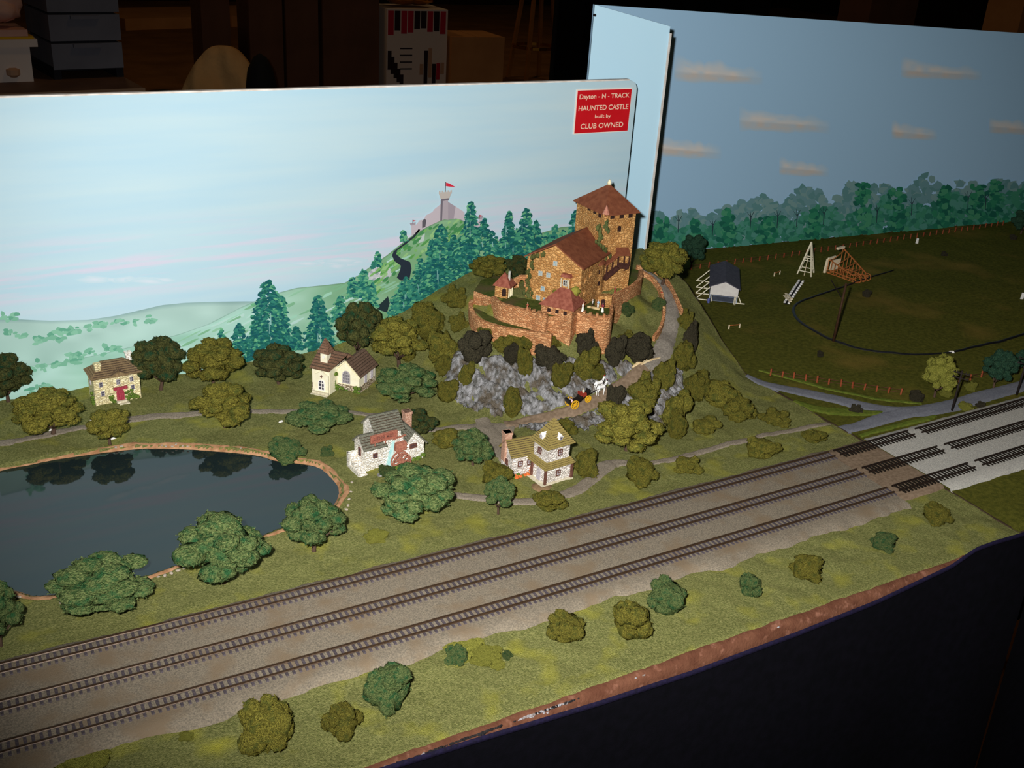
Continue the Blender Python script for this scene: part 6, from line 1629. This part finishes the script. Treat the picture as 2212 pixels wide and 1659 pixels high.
for s in (.1, .5, .9):
    mb = MB(); R_ = .0055; c = (rl + .001, w_ * s, .006)
    for k in range(12): a0, a1 = 2 * PI * k / 12, 2 * PI * (k + 1) / 12; mb.bar((c[0] + R_ * math.cos(a0), c[1], c[2] + R_ * math.sin(a0)), (c[0] + R_ * math.cos(a1), c[1], c[2] + R_ * math.sin(a1)), .0010, up=(0, 1, 0))
    mb.build('end_hoop', 'ride_wood', rd)
# mast and utility poles
mbase = Z(1800, 738); ms = empty('mast', mbase); mt_ = Y(1828, 612, mbase.y); tag(ms, 'tall dark brown mast standing on the black oval strip', 'pole')
mb = MB(); mb.tube([(0, 0, 0), (mt_.x - mbase.x, 0, mt_.z)], [.0019, .0014], 8); mb.build('pole', 'mast_brown', ms, smooth=True)
j0, j1 = Y(1817, 642, mbase.y), Y(1795, 604, mbase.y - .002); mb = MB(); mb.bar(Vector(j0) - mbase, Vector(j1) - mbase, .0009); mb.build('brace', 'pole_black', ms)
for (bx, by, tx, ty), t_ in (((2056, 888, 2083, 800), 'dark utility pole with crossarms at the road junction'), ((2196, 853, 2226, 770), 'dark utility pole cut by the right picture edge')):
    p0 = Z(bx, by); p1 = Y(tx, ty, p0.y); u = empty('utility_pole', p0); tag(u, t_, 'pole', 'utility poles beside the road')
    mb = MB(); mb.tube([(0, 0, 0), (0, 0, p1.z)], [.0013, .0009], 8); mb.build('pole', 'pole_black', u, smooth=True)
    for dz in (.003, .009):
        ca = empty('crossarm', (0, 0, p1.z - dz), RAD(-62), u); bpy.data.objects.remove(ca, do_unlink=True)
        mb = MB(); mb.bar((-.0085, 0, 0), (.0085, 0, 0), .0010)
        for k in (-.0075, -.0045, .0045, .0075): mb.bar((k, 0, 0), (k, 0, .0022), .0008)
        o = mb.build('crossarm', 'pole_black', u, (0, 0, p1.z - dz)); o.rotation_euler.z = RAD(-62)
# fences
def fence(pts, n, h_, label, name='post_fence'):
    P = [Z(a, b) for a, b in pts]; cum = [0]
    for i in range(len(P) - 1): cum.append(cum[-1] + (P[i + 1] - P[i]).length)
    f = empty(name, P[0]); tag(f, label, 'fence', 'rust coloured fences in the field'); mb = MB(); mb.box((0, 0, h_ / 2), (.0017, .0017, h_)); me = mb.mesh('post'); me.materials.append(MATS['fence_red']); Q = []
    for k in range(n):
        s = cum[-1] * k / (n - 1); i = max(j for j in range(len(P) - 1) if cum[j] <= s + 1e-9); t = (s - cum[i]) / max(1e-9, cum[i + 1] - cum[i]); q = P[i].lerp(P[i + 1], min(t, 1)) - P[0]; Q.append(q)
        o = shared('post', me, f, q, RND.uniform(0, 1)); o.rotation_euler.x = RND.uniform(-.06, .06); o.rotation_euler.y = RND.uniform(-.06, .06); o.scale.z = RND.uniform(.85, 1.1)
    for z in (.35, .75):
        mb = MB()
        for a, b_ in zip(Q[:-1], Q[1:]): mb.bar(a + Vector((0, 0, h_ * z)), b_ + Vector((0, 0, h_ * z)), .0004)
        mb.build('fence_rail', 'wire', f)
fence([(1474, 585), (1700, 556), (1900, 525), (2166, 487)], 46, .0088, 'long rusty post fence along the backdrop treeline')
fence([(1664, 812), (1800, 832), (1945, 853)], 12, .0085, 'rusty post fence beside the grey road, left of the pale tree')
fence([(2046, 832), (2100, 820), (2190, 800)], 7, .0080, 'rusty post fence beside the road, behind the utility pole')
for (xa, ya, xb, yb), t_ in (((1574, 711, 1597, 709), 'small wooden hurdle in the near field below the shed'), ((1672, 597, 1684, 593), 'small wooden hurdle near the white pyramid frame')):
    a, b_ = Z(xa, ya), Z(xb, yb); hd = empty('hurdle', a); tag(hd, t_, 'hurdle', 'wooden hurdles'); v = b_ - a
    mb = MB(); mb.bar((0, 0, .0052), v + Vector((0, 0, .0052)), .0010); mb.build('top_bar', 'ride_wood', hd)
    for s in (0, 1): mb = MB(); mb.bar(v * s, v * s + Vector((0, 0, .0060)), .0012); mb.build('upright', 'ride_cream', hd)
for (px, py), t_, hh in (((1980, 526), 'small white marker standing before the far fence', .009), ((2207, 646), 'small white marker at the right picture edge', .010)):
    q = Z(px, py); mb = MB(); mb.box((0, 0, hh / 2), (.0045, .0012, hh), taper=.8); o = mb.build('marker', 'tag_white', None, q); o.rotation_euler.z = -.5; tag(o, t_, 'marker', 'white markers')
q = Z(2055, 762); mb = MB(); mb.box((0, 0, .0012), (.008, .003, .0024), taper=.6); o = mb.build('paper_scrap', 'tag_white', None, q); o.rotation_euler.z = -.3; tag(o, 'white scrap lying on the black oval strip', 'scrap')
# pebbles on the pond shore and pale flakes in the grass
PB = [(42, 992), (60, 988), (92, 985), (105, 982), (118, 975), (250, 966), (262, 964), (350, 962), (358, 964), (372, 964), (380, 960), (395, 963), (405, 964), (520, 968), (760, 1042), (758, 1062), (754, 1078), (752, 1092), (748, 1100), (342, 1246), (356, 1243), (370, 1238), (385, 1232), (398, 1227), (158, 1296), (40, 1290), (130, 1302)]
pm = []
for k in range(3):
    mb = MB(); V, F = ICO2; o0 = Vector((k * 3.1, 1, 2)); mb.add([tuple(Vector(v) * (1 + .35 * mnoise.noise(Vector(v) * 1.6 + o0))) for v in V], F); me = mb.mesh('pebble', False); me.materials.append(MATS['pebble']); pm.append(me)
PBO = []
for i, (px, py) in enumerate(PB):
    q = Z(px, py, .0008); o = bpy.data.objects.new('pebble', pm[i % 3]); COL.objects.link(o); s = RND.uniform(.0007, .0014); o.location = (q.x, q.y, .0008); o.scale = (s * 1.4, s, s * .8); o.rotation_euler.z = i
    PBO.append((o, px, py))
for f_, t_ in ((lambda x, y: y < 1030, 'pale pebbles on the far pond shore'), (lambda x, y: x > 700, 'pale pebbles at the right pond end'), (lambda x, y: y > 1200, 'pale pebbles on the near pond shore')):
    for i, (o, px, py) in enumerate(sorted((q for q in PBO if f_(q[1], q[2])), key=lambda q: q[1])): tag(o, ORD[i] + ' of the ' + t_, 'pebble', 'pebbles on the pond shore')
for i, (px, py, t_) in enumerate(((607, 912, 'white flake lying in the grass left of the low wide green tree'), (245, 948, 'white flake under the olive tree before the stone house'), (112, 930, 'white flake under the olive tree left of the stone house'), (199, 910, 'white flake on the grass between two olive trees by the stone house'))):
    q = G(px, py); mb = MB(); mb.box((0, 0, .0009), (.0052, .0020, .0014), taper=.6); o = mb.build('flake', 'tag_white', None, q); o.rotation_euler.z = .5 - .3 * i; tag(o, t_, 'flake')
q0, q1 = G(1006, 588) + Vector((0, 0, .003)), G(1024, 578) + Vector((0, 0, .004)); mb = MB(); mb.tube([Vector((0, 0, 0)), (q1 - q0) * .5 + Vector((0, 0, .001)), q1 - q0], [.0010, .0013, .0008], 6); o = mb.build('stick', 'tag_white', None, q0); tag(o, 'small white stick on the hill edge against the painted forest', 'stick')
mat('raw_plaster', S(214, 184, 136), S(236, 214, 172), 300, 0.9, 0.6, 900)
for i, (l, t_) in enumerate((([(1385, 790), (1400, 782), (1425, 776)], 'broken tan plaster strip at the foot of the castle road'), ([(1366, 796), (1380, 786), (1402, 778)], 'broken tan plaster lump beside the castle road foot'))):
    pts = [G(a, b) + Vector((0, 0, .0015)) for a, b in l]; mb = MB(); mb.tube([p - pts[0] for p in pts], [.0012, .0022, .0010], 6); o = mb.build('plaster_chip', 'raw_plaster', None, pts[0]); tag(o, t_, 'plaster')
# ------------------------------------------------------------------ the dim hall behind the layout
mat('hall_floor', S(120, 84, 50), S(140, 100, 62), 3, 0.9); mat('hall_wall', S(40, 30, 24), S(48, 36, 28), 2, 0.9)
mat('table_top', S(110, 84, 70), S(124, 96, 80), 6, 0.6); mat('table_edge', S(170, 140, 112)); mat('cab_grey', S(110, 112, 124), S(120, 122, 134), 6, 0.6); mat('cab_gap', S(40, 40, 46))
mat('box_white', S(236, 222, 214), S(244, 232, 224), 5, 0.7); mat('book_yellow', S(220, 176, 40)); mat('book_blue', S(70, 92, 120)); mat('cloth_pink', S(226, 176, 160), S(240, 196, 178), 8, .8)
mat('carton_dark', S(104, 74, 56), S(118, 84, 64), 4, 0.9); mat('carton', S(196, 140, 88), S(210, 154, 100), 4, 0.9); mat('jacket', S(206, 160, 104), S(220, 176, 118), 5, 0.9, 0.6, 12, bdist=.02)
mat('chair_black', S(26, 26, 28)); mat('brass', S(200, 140, 50), rough=.25, metal=.9, spec=.6); mat('stool_wood', S(170, 110, 50), S(186, 124, 62), 6, .5); mat('drape_black', S(8, 7, 8), S(12, 11, 12), 4, .95)
mat('print_white', S(232, 218, 206)); mat('print_red', S(196, 44, 66)); mat('print_dark', S(54, 40, 44)); mat('print_tan', S(200, 160, 130))
FZ0 = -1.02
mb = MB(); mb.b2((-9, -6, FZ0 - .05), (14, 15, FZ0)); tag(mb.build('floor', 'hall_floor'), kind='structure')
mb = MB(); mb.b2((-9, 15, FZ0), (14, 15.1, 4)); tag(mb.build('wall_back', 'hall_wall'), kind='structure')
for xx in (-9, 14):
    mb = MB(); mb.b2((xx - .05, -6, FZ0), (xx + .05, 15, 4)); tag(mb.build('wall_left' if xx < 0 else 'wall_right', 'hall_wall'), kind='structure')
# table supporting the modules
for x0, x1, y1, t_ in ((XL, -.004, .60, 'folding table hidden under the castle module'), (.006, 1.25, .80, 'folding table hidden under the right module')):
    t = empty('layout_table', ((x0 + x1) / 2, y1 / 2, FZ0)); tag(t, t_, 'table', 'tables under the layout'); mb = MB(); mb.b2((x0 - t.location.x, .012 - y1 / 2, -.125 - FZ0), (x1 - t.location.x, y1 / 2 - .002, -.0905 - FZ0)); mb.build('table_top', 'wood_under', t)
    for sx in (-1, 1):
        for sy in (-1, 1): mb = MB(); mb.bar((sx * (x1 - x0) * .45, sy * y1 * .38, 0), (sx * (x1 - x0) * .45, sy * y1 * .38, -.125 - FZ0), .03); mb.build('leg', 'wood_under', t)
# side table with boxes and drawers
TZ = -.29
a, b_ = Z(0, 203, TZ), Z(312, 190, TZ); ty = math.atan2(b_.y - a.y, b_.x - a.x); tb = empty('side_table', (b_.x, b_.y, FZ0), ty); tag(tb, 'brown table behind the backdrop carrying grey drawers and white boxes', 'table')
ht = TZ - FZ0
mb = MB(); mb.b2((-1.6, 0, ht - .03), (0, .75, ht)); mb.build('table_top', 'table_top', tb)
mb = MB(); mb.b2((-1.6, -.004, ht - .034), (.002, .0, ht + .001)); mb.build('table_edge', 'table_edge', tb)
for x in (-1.5, -.1):
    for y in (.08, .67): mb = MB(); mb.bar((x, y, 0), (x, y, ht - .03), .04); mb.build('leg', 'chair_black', tb)
a, b_ = Z(118, 172, TZ), Z(268, 166, TZ); cab = empty('drawer_tower', (a.x, a.y, TZ), math.atan2(b_.y - a.y, b_.x - a.x)); cw_ = (b_ - a).length; tag(cab, 'tall grey plastic drawer tower on the dim side table', 'drawers')
mb = MB(); mb.b2((.012, .02, .03), (cw_ - .012, .36, .62)); mb.b2((0, 0, 0), (.03, .36, .05)); mb.b2((cw_ - .03, 0, 0), (cw_, .36, .05)); mb.build('body', 'cab_gap', cab)
for k in range(5): mb = MB(); z = .04 + k * .112; mb.b2((0, -.01, z), (cw_, .36, z + .102)); mb.b2((cw_ * .3, -.022, z + .086), (cw_ * .7, -.008, z + .1)); mb.build('drawer', 'cab_grey', cab)
a = Z(-40, 180, TZ); b_ = Z(76, 180, TZ); bx = empty('white_carton', (a.x, a.y, TZ), ty); w_ = (b_ - a).length; tag(bx, 'white box on the dim side table at the left edge', 'box'); mb = MB(); mb.b2((0, 0, 0), (w_, .25, .135)); mb.build('carton', 'box_white', bx); mb = MB(); mb.lathe([(.012, 0), (.026, .01), (.026, .03), (.012, .036)], 12, (w_ * .62, -.004, .02)); mb.build('tape_roll', 'print_tan', bx)
fb = MB(); fb.b2((-.01, -.01, .1355), (w_ + .03, .26, .165)); o = fb.build('flat_box', 'box_white', None, (a.x, a.y, TZ)); o.rotation_euler.z = ty; tag(o, 'flat pale box lid lying on the white box', 'box')
fb = MB(); fb.b2((-.01, .0, .1655), (w_ + .02, .24, .175)); o = fb.build('book', 'book_yellow', None, (a.x, a.y, TZ)); o.rotation_euler.z = ty; tag(o, 'thin yellow book on the stack at the left edge', 'book')
fb = MB(); fb.b2((-.02, .0, .1755), (w_ + .0, .22, .20)); o = fb.build('book', 'cloth_pink', None, (a.x, a.y, TZ)); o.rotation_euler.z = ty; tag(o, 'pinkish book on the stack at the left edge', 'book')
fb = foam([((w_ * .45, .11, .272), (.11, .10, .055)), ((w_ * .7, .11, .31), (.07, .08, .09)), ((w_ * .2, .12, .29), (.09, .08, .06))], 91, 0, .15, .01); o = fb.build('folded_cloth', 'cloth_pink', None, (a.x, a.y, TZ), smooth=True); o.rotation_euler.z = ty; tag(o, 'pale pink cloth heaped on the stack at the left edge', 'cloth')
# chair with tan jacket
q = Z(478, 192, -.46); ch = empty('chair', (q.x, q.y, FZ0), RAD(-20)); tag(ch, 'black chair under the tan jacket behind the backdrop', 'chair')
mb = MB(); mb.ell((.20, -.06, .50), (.085, .10, .25), 12, 8); mb.build('backrest', 'chair_black', ch, smooth=True); mb = MB(); mb.ell((-.24, -.30, .46), (.20, .14, .14), 14, 8); mb.build('seat', 'chair_black', ch, smooth=True)
for sx in (-.2, .2):
    for sy in (-.25, .1): mb = MB(); mb.bar((sx, sy, 0), (sx, sy, .42), .03); mb.build('leg', 'chair_black', ch)
mb = MB(); nx, nz = 40, 14
def arch(t): return .34 + .46 * max(0.0, math.sin(PI * (.06 + .88 * t))) ** .55 - .10 * (1 - t) ** 2
for i in range(nx + 1):
    t = i / nx; x = -.26 + .46 * t
    for k in range(nz + 1):
        s_ = k / nz; z = .12 + (arch(t) - .12) * s_
        y = -.10 + .05 * s_ ** 3 + .030 * math.sin(13 * t + 9 * s_) * (1 - s_ ** 4) + .016 * mnoise.noise(Vector((t * 9, s_ * 5, 1)))
        mb.v.append((x + .05 * (s_ - .5), y, z))
    for k in range(1, 5):
        a_ = k / 4; mb.v.append((x + .025, -.05 + .20 * a_, arch(t) - .03 * a_ * a_ + .004 * math.sin(20 * t)))
m_ = nz + 5
for i in range(nx):
    for k in range(m_ - 1): mb.f.append((i * m_ + k, (i + 1) * m_ + k, (i + 1) * m_ + k + 1, i * m_ + k + 1))
o = mb.build('jacket', 'jacket', None, (q.x, q.y, FZ0), smooth=True); o.rotation_euler.z = RAD(-20); tag(o, 'tan jacket draped over the dark chair behind the backdrop', 'jacket')
# cartons on the floor
def floor_box(name, x0, x1, ytop, ybase_px, material, label, cat='box', depth=.4, group=None, lid=True):
    a, b_ = Z(x0, ybase_px, FZ0), Z(x1, ybase_px - (x1 - x0) * .02, FZ0); w_ = (b_ - a).length; yw_ = math.atan2(b_.y - a.y, b_.x - a.x); hh = Y((x0 + x1) / 2, ytop, (a.y + b_.y) / 2).z - FZ0
    e = empty(name, (a.x, a.y, FZ0), yw_); tag(e, label, cat, group); mb = MB(); mb.b2((0, 0, 0), (w_, depth, hh)); mb.build('carton', material, e)
    if lid: mb = MB(); mb.b2((0, .0, hh), (w_ * .48, depth, hh + .006)); mb.build('flap', material, e); mb = MB(); mb.b2((w_ * .5, 0, hh), (w_, depth, hh + .006)); mb.build('flap', material, e)
    return e, w_, hh
for x0, x1, yt, t_ in ((445, 505, -60, 'tall dark carton stack left of centre in the dim background'), (545, 615, -70, 'dark carton stack right of the draped jacket'), (622, 690, -50, 'dark carton stack in the middle of the carton row'), (700, 818, -60, 'widest dark carton stack left of the printed red and white box')):
    floor_box('carton_stack', x0, x1, yt, 205, 'carton_dark', t_, group='dark cartons in the background')
e, w_, hh = floor_box('cardboard_box', 972, 1084, 82, 205, 'carton', 'tan cardboard box on the hall floor behind the backdrop', depth=.45)
e, w_, hh = floor_box('printed_box', 834, 962, 20, 205, 'print_white', 'large red and white printed box in the dim background', lid=False)
r = random.Random(12)
def panel(nm, m, x0, x1, z0, z1): mb = MB(); mb.b2((w_ * x0, -.004, hh * z0), (w_ * x1, 0, hh * z1)); mb.build(nm, m, e)
for i in range(9): panel('printed_patch', r.choice(('print_red', 'print_red', 'print_dark')), .02 + i * .107, .11 + i * .107, .72 + r.uniform(-.05, .08), .98)
for i in range(5): panel('printed_patch', 'print_dark', .02 + i * .05, .08 + i * .05, .1 + .05 * (4 - i), .52 - .07 * i)
for i in range(6): panel('printed_patch', r.choice(('print_dark', 'print_tan', 'print_red')), .55 + i * .07, .61 + i * .07, r.uniform(.1, .25), r.uniform(.35, .6))
for i in range(4): panel('printed_line', 'print_dark', .22, .42, .30 + i * .08, .315 + i * .08)
mb = foam([((w_ * .40, .2, hh + .085), (.17, .14, .07)), ((w_ * .65, .2, hh + .075), (.13, .14, .06))], 92, 0, .12, .01); o = mb.build('plastic_bag', 'brass', None, e.location, smooth=True); o.rotation_euler.z = e.rotation_euler.z; tag(o, 'shiny amber plastic bag on top of the printed box', 'bag')
# stool
q = Z(1150, 172, FZ0); st = empty('bar_stool', q); tag(st, 'wooden bar stool with brass foot ring in the dim background', 'stool')
for sx in (-1, 1):
    for sy in (-1, 1): mb = MB(); mb.bar((sx * .17, sy * .17, 0), (sx * .10, sy * .10, .74), .03); mb.build('leg', 'stool_wood', st)
mb = MB()
for k in range(20): a0, a1 = 2 * PI * k / 20, 2 * PI * (k + 1) / 20; mb.bar((.20 * math.cos(a0), .20 * math.sin(a0), .30), (.20 * math.cos(a1), .20 * math.sin(a1), .30), .025)
mb.build('foot_ring', 'brass', st); mb = MB(); mb.lathe([(.18, .74), (.20, .76), (.19, .80)], 18); mb.build('seat', 'stool_wood', st)
# black hanging cloth and low platform
a, b_ = Z(1185, 250, FZ0), Z(1300, 250, FZ0); mb = MB(); n = 24
dr = empty('black_curtain', a, math.atan2(b_.y - a.y, b_.x - a.x)); L_ = (b_ - a).length * 4
for i in range(n * 4 + 1):
    x = L_ * i / (n * 4)
    for z in (0, .7, 1.5, 2.4): mb.v.append((x, .05 * math.sin(x * 24), z))
for i in range(n * 4):
    for j in range(3): mb.f.append((i * 4 + j, (i + 1) * 4 + j, (i + 1) * 4 + j + 1, i * 4 + j + 1))
mb.build('cloth', 'drape_black', dr, smooth=True); mb = MB(); mb.tube([(-.02, 0, 2.42), (L_ + .02, 0, 2.42)], .02, 8); mb.build('curtain_rod', 'chair_black', dr); tag(dr, 'tall black curtain hanging behind the right backdrop board', 'curtain')
for sx in (0, L_): mb = MB(); mb.tube([(sx, .0, 0), (sx, .0, 2.42)], .02, 8); mb.build('curtain_stand', 'chair_black', dr)
a, b_ = Z(272, 66, FZ0), Z(442, 60, FZ0); pl_ = MB(); pl_.b2((0, 0, 0), (2.4, 1.0, .12)); o = pl_.build('low_platform', 'carton', None, a); o.rotation_euler.z = math.atan2(b_.y - a.y, b_.x - a.x); tag(o, 'low tan platform far back on the hall floor', 'platform')

floor_box('carton_stack', 1838, 1935, -60, 240, 'carton_dark', 'dim carton stack just above the right backdrop top', group='dark cartons in the background')
floor_box('carton_stack', 2150, 2300, -60, 260, 'carton', 'dim carton stack above the far right end of the right backdrop', group='dark cartons in the background')
